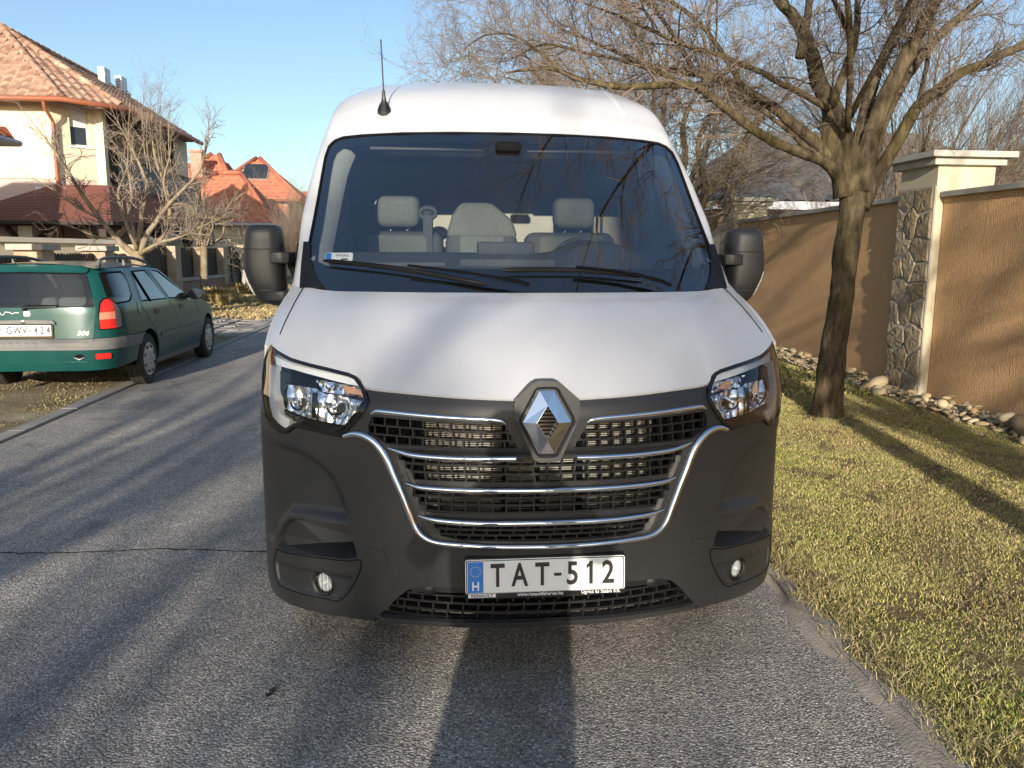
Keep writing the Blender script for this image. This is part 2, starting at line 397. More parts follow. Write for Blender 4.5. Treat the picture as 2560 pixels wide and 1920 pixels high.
blades('lawn_straw', 110000, (1.2, 4.85), (1.6, 9), .006, .016, .0013, M['blade'], [(.20,.15,.085), (.44,.34,.18), (.62,.52,.30), (.50,.42,.22)], gz, 6, lambda X, Y: np.where(X > edgef(X, Y)+.03*np.sin(Y*23), .35+.65*(np.sin(X*5+Y*2)*np.sin(Y*4.1-X) > -.2), 0), 2.6)
blades('lawn_grass', 60000, (1.35, 4.6), (8.2, 24), .02, .05, .006, M['blade'], gcols, gz, 2, None, .8)
blades('edge_grass', 15000, (1.16, 1.5), (1.7, 9), .02, .06, .002, M['blade'], [(.22,.17,.09), (.38,.31,.17), (.34,.28,.14), (.2,.19,.07)], gz, 3, lambda X, Y: np.clip(.8-np.abs(X-edgef(X, Y)-.08)*5, 0, 1), 1.3)
blades('verge_grass', 22000, (-7.4, -4.0), (5.5, 14), .008, .03, .004, M['blade'], [(.12,.10,.06), (.28,.23,.13), (.20,.17,.075)], lambda X, Y: np.vectorize(vz)(X, Y), 4, lambda X, Y: np.where(np.sin(X*3.3+Y)*np.sin(Y*1.7)+.3*np.sin(X*11) > .1, 1, .25), .9)
blades('verge_grass', 14000, (-7.5, -4.3), (19, 36), .04, .14, .012, M['blade'], [(.30,.23,.11), (.45,.36,.18), (.38,.30,.15)], lambda X, Y: np.vectorize(vz)(X, Y), 5, None, .8)
# dry tufts by the gate
def tuft(x, y, r, h, n, seed, label):
    g = np.random.default_rng(seed); a = g.uniform(0, 6.28, n); rr = r*np.sqrt(g.random(n))*.5; hh = h*g.uniform(.6, 1, n); z0 = vz(x, y)
    sx, sy = np.cos(a)*rr, np.sin(a)*rr; ex, ey = np.cos(a)*(rr+r*g.uniform(.2, .7, n)), np.sin(a)*(rr+r*g.uniform(.2, .7, n)); w = .010
    v = np.stack([np.stack([sx-w, sy, 0*sx], 1), np.stack([sx+w, sy, 0*sx], 1), np.stack([(sx+ex)*.5+w, (sy+ey)*.5, hh*.75], 1), np.stack([(sx+ex)*.5-w, (sy+ey)*.5, hh*.75], 1), np.stack([ex, ey, hh*g.uniform(.7, 1, n)], 1)], 1).reshape(-1, 3)
    i = np.arange(n)[:, None]*5; F = np.concatenate([i+np.array([[0,1,2]]), i+np.array([[0,2,3]]), i+np.array([[3,2,4]])])
    cc = np.array([(.34,.25,.10), (.50,.39,.18), (.42,.34,.16)])[g.integers(0, 3, n)]
    o = npmesh('grass_tuft', v, F, M['blade'], colors=np.repeat(cc, 5, 0)); o.location = (x, y, z0-.01)
    return tag(o, label, 'grass tuft', 'dry grass tufts before the slatted fence')
tuft(-6.35, 23.5, .55, .55, 700, 1, 'tall straw tuft beyond the green car bonnet, left of the gate')
tuft(-6.05, 22.4, .35, .42, 420, 2, 'small straw tuft nearest the road, right of the tall one')
tuft(-6.75, 27.3, .55, .5, 700, 3, 'rounded straw tuft standing in front of the iron gate')
tuft(-6.4, 27.9, .4, .45, 450, 4, 'straw tuft behind the pale stump by the iron gate')
# ================================================================== right wall
def stucco():
    m = bpy.data.materials.new('ochre stucco'); nt, b = nodes(m)
    v = pos(nt, (130, 130, 15)); v2 = pos(nt)
    big = noise(nt, 1.3, 7, v2, .68)
    nt.links.new(mixc(nt, big, (.72,.43,.205), (.90,.58,.31)), b.inputs['Base Color']); b.inputs['Roughness'].default_value = .9; b.inputs['Specular IOR Level'].default_value = .2
    bump(nt, b, noise(nt, 1.0, 3, v, .6), .030, 1.); return m
M['stucco'] = stucco()
M['coping'] = pm('wall coping', (.40, .37, .31), .85, var=.35, scale=5, bmp=.003, bscale=40)
M['cream'] = pm('cream pillar plaster', (.50, .45, .32), .85, var=.10, scale=4, bmp=.001, bscale=60)
M['capstone'] = pm('pillar cap', (.42, .40, .345), .8, var=.25, scale=6, bmp=.002, bscale=50)
M['mortar'] = pm('grey mortar', (.33, .315, .28), .95, var=.25, scale=15, bmp=.005, bscale=60)
def stonemat():
    m = bpy.data.materials.new('rough wall stone'); nt, b = nodes(m); v = pos(nt); oi = N(nt, 'ObjectInfo')
    base = ramp(nt, oi.outputs['Random'], [(0, (.24,.20,.14)), (.35, (.33,.28,.21)), (.65, (.28,.22,.135)), (1, (.40,.345,.265))])
    c = mixc(nt, 1., base, ramp(nt, noise(nt, 14, 6, v, .7), [(.3, (.55,.55,.55)), (.7, (1.35,1.3,1.2))]), 'MULTIPLY')
    nt.links.new(c, b.inputs['Base Color']); b.inputs['Roughness'].default_value = .92; bump(nt, b, noise(nt, 30, 6, v, .75), .02); return m
M['stone'] = stonemat()
def wall_piece(y0, y1, label, cx=5.17, cy=None, rz=0):
    cy = (y0+y1)/2 if cy is None else cy
    e = empty('garden_wall', (cx, cy, 0), rz, label, 'wall')
    L = (y1-y0)/2
    b = MB(); b.box((-.15, -L, -.1), (.15, L, 2.13)); b.build('wall_panel', M['stucco'], e)
    k = max(1, round((y1-y0)/2.0)); st = 2*L/k
    for i in range(k):
        b = MB(); b.box((-.20, -L+i*st+.003, 2.131), (.20, -L+(i+1)*st-.003, 2.19)); bevel(b.build('coping_stone', M['coping'], e), .006, 1)
    return e
wall_piece(-9.0, 8.15, 'ochre stucco garden wall right of the near stone pillar')
wall_piece(8.85, 14.9, 'ochre stucco garden wall behind the large bare tree, between the two pillars', 5.365, 11.87, R(-4.4))
def pillar(y0, label, seed, px=5.255):
    e = empty('stone_pillar', (px, y0+.35, 0), 0, label, 'pillar')
    b = MB(); b.box((-.32, -.335, -.1), (.32, .335, 2.46)); b.build('pillar_shaft', M['cream'], e)
    b = MB(); b.box((-.335, -.333, -.1), (-.3215, .333, 2.25)); b.build('mortar_bed', M['mortar'], e)
    # irregular stones: power-diagram cells on the road face
    g = random.Random(seed); W, H = .66, 2.25
    rows = 9; pts = []
    for r in range(rows):
        n = 2 if r % 2 == 0 else 3
        for c in range(n): pts.append(((c+.5)/n*W-W/2+g.uniform(-.06, .06), (r+.5)/rows*H+g.uniform(-.07, .07)))
    for i, p in enumerate(pts):
        poly = [(-W/2, 0), (W/2, 0), (W/2, H), (-W/2, H)]
        for j, q in enumerate(pts):
            if i == j: continue
            mx, my = (p[0]+q[0])/2, (p[1]+q[1])/2; nx, ny = q[0]-p[0], q[1]-p[1]; out = []
            for k in range(len(poly)):
                a, b_ = poly[k], poly[(k+1) % len(poly)]
                da = (a[0]-mx)*nx+(a[1]-my)*ny; db = (b_[0]-mx)*nx+(b_[1]-my)*ny
                if da <= 0: out.append(a)
                if (da < 0) != (db < 0): t = da/(da-db); out.append((a[0]+(b_[0]-a[0])*t, a[1]+(b_[1]-a[1])*t))
            poly = out
            if len(poly) < 3: break
        if len(poly) < 3: continue
        cx = sum(a[0] for a in poly)/len(poly); cy = sum(a[1] for a in poly)/len(poly)
        q = densify(poly, .07); sh = []
        for a in q:
            d = math.hypot(a[0]-cx, a[1]-cy); k = max(.3, 1-.013/d); sh.append((cx+(a[0]-cx)*k+g.uniform(-.008, .008), cy+(a[1]-cy)*k+g.uniform(-.008, .008)))
        n = len(sh); pr = g.uniform(.012, .024); v = [(-.33, a, c) for a, c in sh]; v += [(-.335-pr*.9+g.uniform(-.005, .005), cx+(a-cx)*.9, cy+(c-cy)*.9) for a, c in sh]
        v += [(-.335-pr+g.uniform(-.005, .005), cx+(a-cx)*.45, cy+(c-cy)*.45) for a, c in sh]; v.append((-.335-pr, cx, cy))
        f = [(i2, i2+n, (i2+1) % n+n, (i2+1) % n) for i2 in range(n)]+[(n+i2, 2*n+i2, 2*n+(i2+1) % n, n+(i2+1) % n) for i2 in range(n)]+[(2*n+i2, 3*n, 2*n+(i2+1) % n) for i2 in range(n)]
        o = mesh('stone', [(x, y-cx, z-cy) for x, y, z in v], f, M['stone'], e); o.location = (0, cx, cy)
    # stepped cap
    b = MB(); b.box((-.40, -.40, 2.461), (.40, .40, 2.535)); bevel(b.build('cap_course', M['capstone'], e), .008, 2)
    b = MB(); b.box((-.47, -.47, 2.536), (.47, .47, 2.60)); b.add([(-.47,-.47,2.601),(.47,-.47,2.601),(.47,.47,2.601),(-.47,.47,2.601),(-.1,-.1,2.64),(.1,-.1,2.64),(.1,.1,2.64),(-.1,.1,2.64)], [(0,1,5,4),(1,2,6,5),(2,3,7,6),(3,0,4,7),(4,5,6,7)]); bevel(b.build('cap_slab', M['capstone'], e), .006, 2)
    return e
pillar(8.15, 'near wall pillar with rough stone face and pale stepped cap', 4)
pillar(14.95, 'far wall pillar at the wall end, half hidden by the van', 9, 5.66)
# pebbles along the wall foot
def pebblemat():
    m = bpy.data.materials.new('river pebble'); nt, b = nodes(m); v = pos(nt); oi = N(nt, 'ObjectInfo')
    base = ramp(nt, oi.outputs['Random'], [(0, (.28,.21,.115)), (.3, (.42,.34,.20)), (.6, (.50,.42,.27)), (.8, (.38,.27,.13)), (1, (.56,.49,.35))])
    nt.links.new(mixc(nt, 1., base, ramp(nt, noise(nt, 22, 5, v), [(.3, (.75,.74,.72)), (.7, (1.2,1.18,1.15))]), 'MULTIPLY'), b.inputs['Base Color']); b.inputs['Roughness'].default_value = .7; return m
M['pebble'] = pebblemat()
peb_me = []
for k in range(7):
    bm = bmesh.new(); bmesh.ops.create_icosphere(bm, subdivisions=2, radius=1.); g = random.Random(40+k); off = Vector((g.uniform(0, 9), g.uniform(0, 9), 3))
    for vv in bm.verts: vv.co *= 1+.22*mnoise.noise(vv.co*.8+off); vv.co.z *= .62; vv.co.x *= 1.25
    for fc in bm.faces: fc.smooth = True
    me = bpy.data.meshes.new('pebble'); bm.to_mesh(me); bm.free(); me.materials.append(M['pebble']); peb_me.append(me)
g = random.Random(8); spots = []
tries = 0
while len(spots) < 300 and tries < 60000:
    tries += 1
    y = 5.2+10.5*g.random()**1.35; wd_ = float(np.interp(y, [5, 6.5, 8, 10, 16], [.66, .58, .5, .40, .35])); x = 4.99+max(0, y-8.8)*.077-wd_*g.random()**.9
    if x > 4.90 and 8.1 < y < 8.9: continue
    s = g.choice([.028, .034, .04, .044, .05, .055, .066]); lay = 0
    near = [q for q in spots if abs(q[1]-y) < .2 and math.hypot(q[0]-x, q[1]-y) < (q[2]+s)*.86]
    if near:
        if len(near) > 3 or x < 4.99+max(0, y-8.8)*.077-wd_*.75: continue
        if any(q[3] > .06 for q in near): continue
        lay = max(q[3] for q in near)+s*.75
        if lay > .11: continue
    spots.append((x, y, s, lay))
for i, (x, y, s, lay) in enumerate(spots):
    o = bpy.data.objects.new('pebble', g.choice(peb_me)); col.objects.link(o); o.location = (x, y, .02+s*.35+lay); o.scale = (s*g.uniform(.62, 1.1), s*g.uniform(.6, 1.0), s*g.uniform(.55, 1.0)); o.rotation_euler = (g.uniform(-.6, .6), g.uniform(-.5, .2), g.uniform(0, 6.28))
    tag(o, 'small rounded river pebble in the row along the foot of the ochre wall', 'pebble', 'pebbles along the wall foot')
for (x, y, s, rz, lb) in ((4.83, 6.15, .15, .4, 'largest pale boulder lying against the ochre wall at the right edge'), (4.66, 6.22, .125, 1.2, 'egg-shaped tan boulder standing on edge in front of the largest boulder'), (4.72, 8.62, .115, .2, 'broad flat boulder at the foot of the near stone pillar')):
    o = bpy.data.objects.new('boulder', peb_me[int(rz*5) % 7]); col.objects.link(o); o.location = (x, y, s*.6); o.scale = (s, s*.8, s*1.05); o.rotation_euler = (.3, -.4, rz); tag(o, lb, 'boulder')
V = []; F = []
for k in range(2600):   # the small gravel between and beyond
    y = 5.0+15*g.random(); x = 4.99+max(0, y-8.8)*.077-.46*g.random(); s = g.uniform(.012, .03)
    if x > 4.90 and 8.1 < y < 8.9: continue
    q = [Vector((1,0,0)), Vector((0,1,0)), Vector((-1,0,0)), Vector((0,-1,0)), Vector((0,0,.6)), Vector((0,0,-.6))]; rz = Matrix.Rotation(g.uniform(0, 6), 3, 'Z'); n0 = len(V)
    V += [tuple(rz @ Vector((p.x*s*1.2, p.y*s, p.z*s))+Vector((x, y, .02+s*.3))) for p in q]; F += [(n0+a, n0+b_, n0+c) for a, b_, c in ((0,1,4),(1,2,4),(2,3,4),(3,0,4),(1,0,5),(2,1,5),(3,2,5),(0,3,5))]
tag(npmesh('gravel', V, F, pm('pebble gravel', (.36,.30,.20), .8, var=.5, scale=20), smooth=True), kind='stuff')
# ================================================================== houses
def tilemat(name, stops, rough=.8):
    m = bpy.data.materials.new(name); nt, b = nodes(m); oi = N(nt, 'ObjectInfo'); v = pos(nt)
    wn = N(nt, 'TexVoronoi'); wn.inputs['Scale'].default_value = 3.2; nt.links.new(v, wn.inputs['Vector']); sp = N(nt, 'SeparateColor'); nt.links.new(wn.outputs['Color'], sp.inputs[0])
    ad = N(nt, 'Math', operation='ADD'); nt.links.new(oi.outputs['Random'], ad.inputs[0]); nt.links.new(sp.outputs[0], ad.inputs[1]); fr = N(nt, 'Math', operation='FRACT'); nt.links.new(ad.outputs[0], fr.inputs[0])
    c = ramp(nt, fr.outputs[0], stops); c = mixc(nt, 1., c, ramp(nt, noise(nt, 5, 5, v), [(.3, (.8,.8,.8)), (.7, (1.15,1.15,1.15))]), 'MULTIPLY')
    nt.links.new(c, b.inputs['Base Color']); b.inputs['Roughness'].default_value = rough; return m
M['tile'] = tilemat('brindled clay tile', [(0, (.23,.135,.09)), (.35, (.36,.215,.145)), (.7, (.50,.33,.235)), (1, (.29,.165,.11))])
M['tileorange'] = tilemat('orange clay tile', [(0, (.40,.125,.07)), (.5, (.48,.16,.09)), (1, (.44,.14,.075))])
M['tilegrey'] = tilemat('grey concrete tile', [(0, (.10,.095,.09)), (.5, (.13,.125,.115)), (1, (.155,.15,.14))])
M['yellow_wall'] = pm('cream render', (.74, .63, .44), .9, var=.05, scale=2, bmp=.001, bscale=40)
M['pink_wall'] = pm('pink render', (.62, .46, .38), .9, var=.06, scale=2)
M['gutter'] = pm('copper brown gutter', (.34, .115, .055), .45, var=.15, scale=4)
M['soffit'] = pm('brown soffit boards', (.17, .10, .075), .7, var=.15, scale=5)
M['timber'] = pm('dark timber', (.035, .022, .015), .7, var=.35, scale=14, bmp=.002, bscale=60)
M['pvc'] = pm('white frame', (.75, .75, .73), .4, var=.04)
M['pane'] = pm('dark window pane', (.03, .035, .045), .08, var=.3, scale=1)
M['steel'] = pm('dark iron', (.02, .02, .022), .5, .4, var=.2)
def shingle():
    m = bpy.data.materials.new('red bitumen shingle'); nt, b = nodes(m); tc = N(nt, 'TexCoord'); br = N(nt, 'TexBrick'); nt.links.new(tc.outputs['UV'], br.inputs['Vector'])
    v = pos(nt); c = mixc(nt, noise(nt, 60, 4, v, .7), (.13,.045,.035), (.24,.085,.06)); nt.links.new(c, b.inputs['Base Color']); b.inputs['Roughness'].default_value = .9; return m
M['shingle'] = shingle()
def tile_mesh(name, w_, h_, mat, lift=.03, curve=.035, flatp=False):
    n = 6; v = []; f = []
    for j, (y, z) in enumerate(((0, lift), (h_*1.08, .004))):
        for i in range(n+1):
            t = i/n; zz = curve*(math.sin(math.pi*min(1, t/.62)) if t < .62 else -.25*math.sin(math.pi*(t-.62)/.38)); v.append(((t-.5)*w_*1.02, y, z+zz))
    f = [(i, i+1, n+2+i, n+1+i) for i in range(n)]
    k = len(v); v += [(x, 0, z-.025) for x, y, z in v[:n+1]]; f += [(k+i, k+i+1, i+1, i) for i in range(n)]
    me = bpy.data.meshes.new(name); me.from_pydata(v, [], f); me.materials.append(mat); me.polygons.foreach_set('use_smooth', [True]*len(f)); me.set_sharp_from_angle(angle=R(50)); return me
class Tiles:
    """collects tile places over several facets; the largest-looking 290 become parts, the rest one part"""
    def __init__(s): s.m = []
    def facet(s, poly, w_, h_):
        P = [Vector(p) for p in poly]; n = (P[1]-P[0]).cross(P[2]-P[0]).normalized()
        if n.z < 0: n = -n
        up = Vector((0, 0, 1))-n*n.z; up.normalize(); u = up.cross(n).normalized(); o = P[0]
        q = [((p-o).dot(u), (p-o).dot(up)) for p in P]; us = [a for a, _ in q]; vs = [b_ for _, b_ in q]
        uu, vv = np.meshgrid(np.arange(min(us)+w_/2, max(us), w_), np.arange(min(vs), max(vs)-.02, h_)); uv = np.stack([uu.ravel(), vv.ravel()+h_*.5], 1)
        for a, c in uv[inpoly(uv, q)]:
            p = o+u*float(a)+up*float(c-h_*.5)+n*.02; s.m.append((p, u, up, n))
    def build(s, me, parent, limit=290, name='roof_tile'):
        C0 = Vector((-.363, 0, 1.5)); s.m.sort(key=lambda t: (t[0]-C0).length if t[0].x > -.53*t[0].y or True else 1e3)
        vis = [t for t in s.m if abs(t[0].x+.06*t[0].y) < .66*t[0].y]; vis = vis[:limit]; ids = set(map(id, vis)); rest = [t for t in s.m if id(t) not in ids]
        inv = parent.matrix_world.inverted()
        for p, u, up, n in vis:
            o = bpy.data.objects.new(name, me); col.objects.link(o); o.parent = parent
            mm = Matrix((u, up, n)).transposed().to_4x4(); mm.translation = p; o.matrix_local = inv @ mm
        if rest:
            v0 = np.array([tuple(x.co) for x in me.vertices]); F0 = np.array([tuple(x.vertices) for x in me.polygons]); V = []; F = []
            for k, (p, u, up, n) in enumerate(rest): V.append(v0 @ np.array([u, up, n])+np.array(p)); F.append(F0+k*len(v0))
            o = npmesh(name+'s', np.vstack(V), np.vstack(F), me.materials[0], smooth=True); o['kind'] = 'stuff'; o.parent = parent; o.matrix_parent_inverse = inv
def quad(name, pts, mat, parent=None, thick=None):
    P = [Vector(p) for p in pts]
    if thick:
        n = (P[1]-P[0]).cross(P[2]-P[0]).normalized(); 
        if n.z < 0: n = -n; P = P[::-1]
        b = MB(); b.prism([p-n*thick for p in P], n*thick); o = b.build(name, mat)
    else: o = mesh(name, P, [tuple(range(len(P)))], mat)
    if parent is not None: o.parent = parent; o.matrix_parent_inverse = parent.matrix_world.inverted()
    return o
def hpart(o, parent):
    o.parent = parent; o.matrix_parent_inverse = parent.matrix_world.inverted(); return o
def thing(name, loc, label, cat, group=None):
    e = empty(name, loc, 0, label, cat, group); e.matrix_world = Matrix.Translation(loc); return e
def flat_wall(name, p, q, z0, z1, mat, parent, th=.3, holes=()):
    """wall between plan points p,q (outer face), holes (a0,a1,z0,z1) along it"""
    p, q = Vector((*p, 0)), Vector((*q, 0)); d = (q-p); L = d.length; d.normalize(); n = Vector((d.y, -d.x, 0))
    xs = sorted({0, L, *[h[0] for h in holes], *[h[1] for h in holes]}); zs = sorted({z0, z1, *[h[2] for h in holes], *[h[3] for h in holes]})
    b = MB()
    for i in range(len(xs)-1):
        for j in range(len(zs)-1):
            cx, cz_ = (xs[i]+xs[i+1])/2, (zs[j]+zs[j+1])/2
            if any(h[0] < cx < h[1] and h[2] < cz_ < h[3] for h in holes): continue
            A, B_ = p+d*xs[i], p+d*xs[i+1]
            b.prism([A+Vector((0,0,zs[j])), B_+Vector((0,0,zs[j])), B_+Vector((0,0,zs[j+1])), A+Vector((0,0,zs[j+1]))], -n*th)
    return hpart(b.build(name, mat), parent)
# ---- the big cream house
H = thing('cream_house', (-12, 27, 0), 'large cream two-storey house with brindled tile roof and balcony', 'house')
A0, A1, A2, A3 = (-17, 23.9), (-10.72, 23.9), (-9.66, 24.96), (-9.5, 32.0)
for nm, z0, z1, mt in (('wall', 3.57, 5.62, 'yellow_wall'), ('lower_wall', 0, 3.56, 'pink_wall')):
    flat_wall(nm, A0, A1, z0, z1, M[mt], H)
    flat_wall(nm, A1, A2, z0, z1, M[mt], H, holes=[(.49, 1.03, 4.45, 5.58)] if z0 > 1 else [])
flat_wall('lower_wall', A2, A3, 0, 3.0, M['pink_wall'], H)
flat_wall('wall', (-9.66, 24.96), (-11.0, 24.97), 3.3, 5.62, M['yellow_wall'], H, .25)
flat_wall('wall', (-10.9, 25.2), (-10.9, 31.3), 3.3, 5.62, M['yellow_wall'], H, .3, holes=[(.8, 1.7, 3.5, 5.3), (2.6, 4.2, 3.5, 5.3)])
flat_wall('wall', (-10.9, 30.2), (-9.45, 30.2), 3.3, 5.62, M['yellow_wall'], H, .25)
flat_wall('wall', (-9.45, 30.2), (-9.45, 32.0), 3.0, 5.62, M['yellow_wall'], H, .25)
b = MB(); b.box((-17, 23.86, 3.54), (-10.72, 23.9, 3.60)); hpart(b.build('string_course', M['yellow_wall']), H)
for a0, a1 in ((.8, 1.7), (2.6, 4.2)):
    b = MB(); b.box((-11.05, 25.2+a0, 3.5), (-11.0, 25.2+a1, 5.3)); f_ = hpart(b.build('window', M['pvc']), H)
    b = MB(); b.box((-10.995, 25.2+a0+.07, 3.57), (-10.985, 25.2+a1-.07, 5.23)); o = b.build('pane', M['pane']); o.parent = f_; 
d = Vector((.7071, .7071, 0)); nn = Vector((.7071, -.7071, 0)); P0 = Vector((-10.72, 23.9, 0))
def ch(t, off): return P0+d*t+nn*off
b = MB(); b.prism([ch(.49, -.14)+Vector((0,0,4.5)), ch(1.03, -.14)+Vector((0,0,4.5)), ch(1.03, -.14)+Vector((0,0,5.58)), ch(.49, -.14)+Vector((0,0,5.58))], -nn*.05); f_ = hpart(b.build('window', M['pvc']), H)
b = MB(); b.prism([ch(.55, -.13)+Vector((0,0,4.55)), ch(.97, -.13)+Vector((0,0,4.55)), ch(.97, -.13)+Vector((0,0,5.12)), ch(.55, -.13)+Vector((0,0,5.12))], -nn*.02); o = b.build('pane', M['pane']); o.parent = f_
b = MB()
for k in range(8): b.prism([ch(.53, -.10)+Vector((0,0,5.02+k*.066)), ch(.99, -.10)+Vector((0,0,5.02+k*.066)), ch(.99, -.10)+Vector((0,0,5.08+k*.066)), ch(.53, -.10)+Vector((0,0,5.08+k*.066))], -nn*.02)
o = b.build('shutter', M['pvc']); o.parent = f_
b = MB(); b.prism([ch(.44, .04)+Vector((0,0,4.44)), ch(1.08, .04)+Vector((0,0,4.44)), ch(1.08, .04)+Vector((0,0,4.49)), ch(.44, .04)+Vector((0,0,4.49))], -nn*.16); hpart(b.build('sill', M['pvc']), H)
E0, E1, E2, E3, AP, RG, EL = (-15.2, 23.36, 5.6), (-10.2, 23.36, 5.6), (-9.07, 24.58, 5.6), (-8.91, 31.7, 5.6), (-12.7, 25.85, 7.94), (-12.7, 33.4, 7.94), (-15.2, 33, 5.6)
rf = [quad('roof', q, M['tile'], H, .06) for q in ((E0, E1, AP), (E1, E2, AP), (E2, E3, RG, AP), (EL, E0, AP, RG))]
hpart(mesh('soffit', [E0, E1, E2, E3, (-10.9, 31.7, 5.59), (-10.9, 25, 5.59), (-15.2, 25, 5.59)], [(0,6,5,4,3,2,1)], M['soffit']), H)
bpy.context.view_layer.update()
T = Tiles()
T.facet((E0, E1, AP), .26, .33); T.facet((E1, E2, AP), .26, .33); T.facet((E2, E3, RG, AP), .26, .33)
T.build(tile_mesh('roof_tile', .26, .33, M['tile']), H)
b = MB()
for p, q in ((E1, AP), (E2, AP), (AP, RG)):
    p, q = Vector(p)+Vector((0,0,.05)), Vector(q)+Vector((0,0,.05)); L = (q-p).length; n = int(L/.36)
    for k in range(n): b.tube([p+(q-p)*(k/n), p+(q-p)*((k+1.08)/n)], [.11, .085], 8)
o = hpart(b.build('ridge_tile', M['tile'], None, True, 50), H)
b = MB(); gp = [(-15.3, 23.28, 5.56), (-10.16, 23.28, 5.56), (-8.98, 24.54, 5.56), (-8.82, 31.7, 5.56)]
b.tube([Vector(p) for p in gp], .075, 8); hpart(b.build('gutter', M['gutter'], None, True, 50), H)
b = MB(); b.tube([(-10.6, 23.30, 5.52), (-10.6, 23.34, 5.35), (-10.62, 23.82, 5.05), (-10.62, 23.82, 0)], .05, 8); hpart(b.build('downpipe', M['gutter'], None, True, 50), H)
b = MB(); b.box((-11.25, 23.87, 3.17), (-11.10, 23.90, 3.32)); hpart(b.build('wall_vent', M['pvc']), H)
b = MB(); b.box((-10.9, 25.0, 3.02), (-9.25, 33.2, 3.30)); hpart(b.build('balcony_slab', M['yellow_wall']), H)
b = MB(); b.tube([(-9.35, 25.05, 4.3), (-9.35, 33.1, 4.3)], .025, 6)
for k in range(82): y = 25.1+k*.098; b.tube([(-9.35, y, 3.3), (-9.35, y, 4.3)], .009, 4)
for k in range(9): b.tube([(-9.35, 25.1+k, 3.3), (-9.35, 25.1+k, 4.3)], .022, 6)
hpart(b.build('balcony_railing', M['steel']), H)
b = MB(); b.box((-9.33, 25.1, 3.35), (-9.325, 33.0, 4.2)); hpart(b.build('railing_screen', pm('railing screen', (.07,.085,.085), .6, var=.3, scale=6)), H)
def acunit(p, label):
    e = thing('air_conditioner', p, label, 'air conditioner', 'air conditioners on the roof ridge')
    b = MB(); b.box((-.17, -.42, .12), (.17, .42, .82)); bevel(hpart(b.build('casing', M['pvc']), e), .02); e2 = e.children[-1]
    e2.matrix_parent_inverse = Matrix.Identity(4)
    b = MB(); b.lathe([(.29, 0), (.29, .012), (.24, .012), (.05, .02), (.001, .02)], 24, Matrix.Translation((.172, -.08, .48)) @ Matrix.Rotation(R(90), 4, 'Y')); o = b.build('fan_grille', M['hub'], e)
    b = MB()
    for k in range(7): b.box((-.11, -.425, .25+k*.07), (.11, -.421, .28+k*.07))
    b.build('side_louvre', M['dark'], e); e.scale = (.68, .68, .8)
    b = MB(); b.box((-.25, -.4, 0), (.3, -.36, .12)); b.box((-.25, .36, 0), (.3, .40, .12)); b.tube([(.1, .3, .3), (.35, .45, .1), (.2, .5, -.1)], .02, 6); b.build('bracket', M['steel'], e)
    return e
acunit((-12.15, 31.8, 7.50), 'left white air conditioner unit on the roof ridge of the cream house')
acunit((-12.0, 33.0, 7.45), 'right white air conditioner unit on the roof ridge of the cream house')
ds = thing('satellite_dish', (-12.62, 24.6, 7.0), 'white satellite dish on a bracket at the left frame edge', 'satellite dish')
b = MB(); b.lathe([(.002, -.06), (.15, -.045), (.28, 0), (.30, .02), (.28, .012), (.002, -.045)], 24, Matrix.Rotation(R(75), 4, 'X')); b.build('dish', M['pvc'], ds, True)
b = MB(); b.tube([(0, .06, 0), (.25, .2, -.1), (.3, .5, -.3)], .03, 6); b.build('arm', M['hub'], ds)
# ---- lean-to porch round the corner of the cream house
PR = thing('timber_porch', (-9.5, 22, 0), 'open timber porch with dark red shingle roof in front of the cream house', 'porch')
q1 = [(-11.9, 20.4, 2.27), (-8.0, 20.4, 2.27), (-9.3, 23.85, 3.38), (-10.75, 23.85, 3.38)]; q2 = [(-8.0, 20.4, 2.27), (-8.0, 28.0, 2.42), (-9.3, 28.0, 3.42), (-9.3, 23.85, 3.38)]; q3 = [(-13.0, 23.8, 2.27), (-11.9, 20.4, 2.27), (-10.75, 23.85, 3.38)]
for q in (q1, q2, q3): quad('roof', q, M['shingle'], PR, .08)
# shingle courses as thin raised strips
b = MB()
for q, ns in ((q1, 24), (q2, 22)):
    a, c, e_, h_ = [Vector(p) for p in q]; nrm = (c-a).cross(h_-a).normalized(); nrm = nrm if nrm.z > 0 else -nrm
    for k in range(ns):
        l0, r0, l1, r1 = a.lerp(h_, k/ns), c.lerp(e_, k/ns), a.lerp(h_, (k+1.05)/ns), c.lerp(e_, (k+1.05)/ns); b.add([l0+nrm*.022, r0+nrm*.022, r1+nrm*.006, l1+nrm*.006, l0, r0], [(0,1,2,3),(4,5,1,0)])
o = hpart(b.build('shingle_course', M['shingle']), PR); o['kind'] = 'stuff'
for (x, y, z1, w_, mt) in ((-10.1, 20.8, 2.16, .16, 'cream'), (-8.35, 20.8, 2.16, .085, 'timber'), (-8.35, 24.4, 2.2, .085, 'timber'), (-8.35, 27.6, 2.25, .085, 'timber'), (-11.6, 20.8, 2.16, .085, 'timber')):
    b = MB(); b.box((x-w_, y-w_, 0), (x+w_, y+w_, z1)); hpart(b.build('post', M[mt]), PR)
    b = MB()
    for dx, dy in ((1, 0), (-1, 0)) if y < 21 else ((0, 1), (0, -1)):
        b.tube([(x+dx*.05, y+dy*.05, 1.62), (x+dx*.5, y+dy*.5, 2.14)], .075, 4)
    hpart(b.build('brace', M['timber']), PR)
b = MB(); b.box((-11.9, 20.72, 2.14), (-8.25, 20.88, 2.27)); b.box((-8.43, 20.88, 2.14), (-8.27, 28, 2.27)); hpart(b.build('beam', M['timber']), PR)
b = MB(); b.box((-12, 20.36, 2.19), (-7.96, 20.40, 2.27)); b.box((-8.0, 20.40, 2.19), (-7.96, 28, 2.27)); hpart(b.build('fascia', M['timber']), PR)
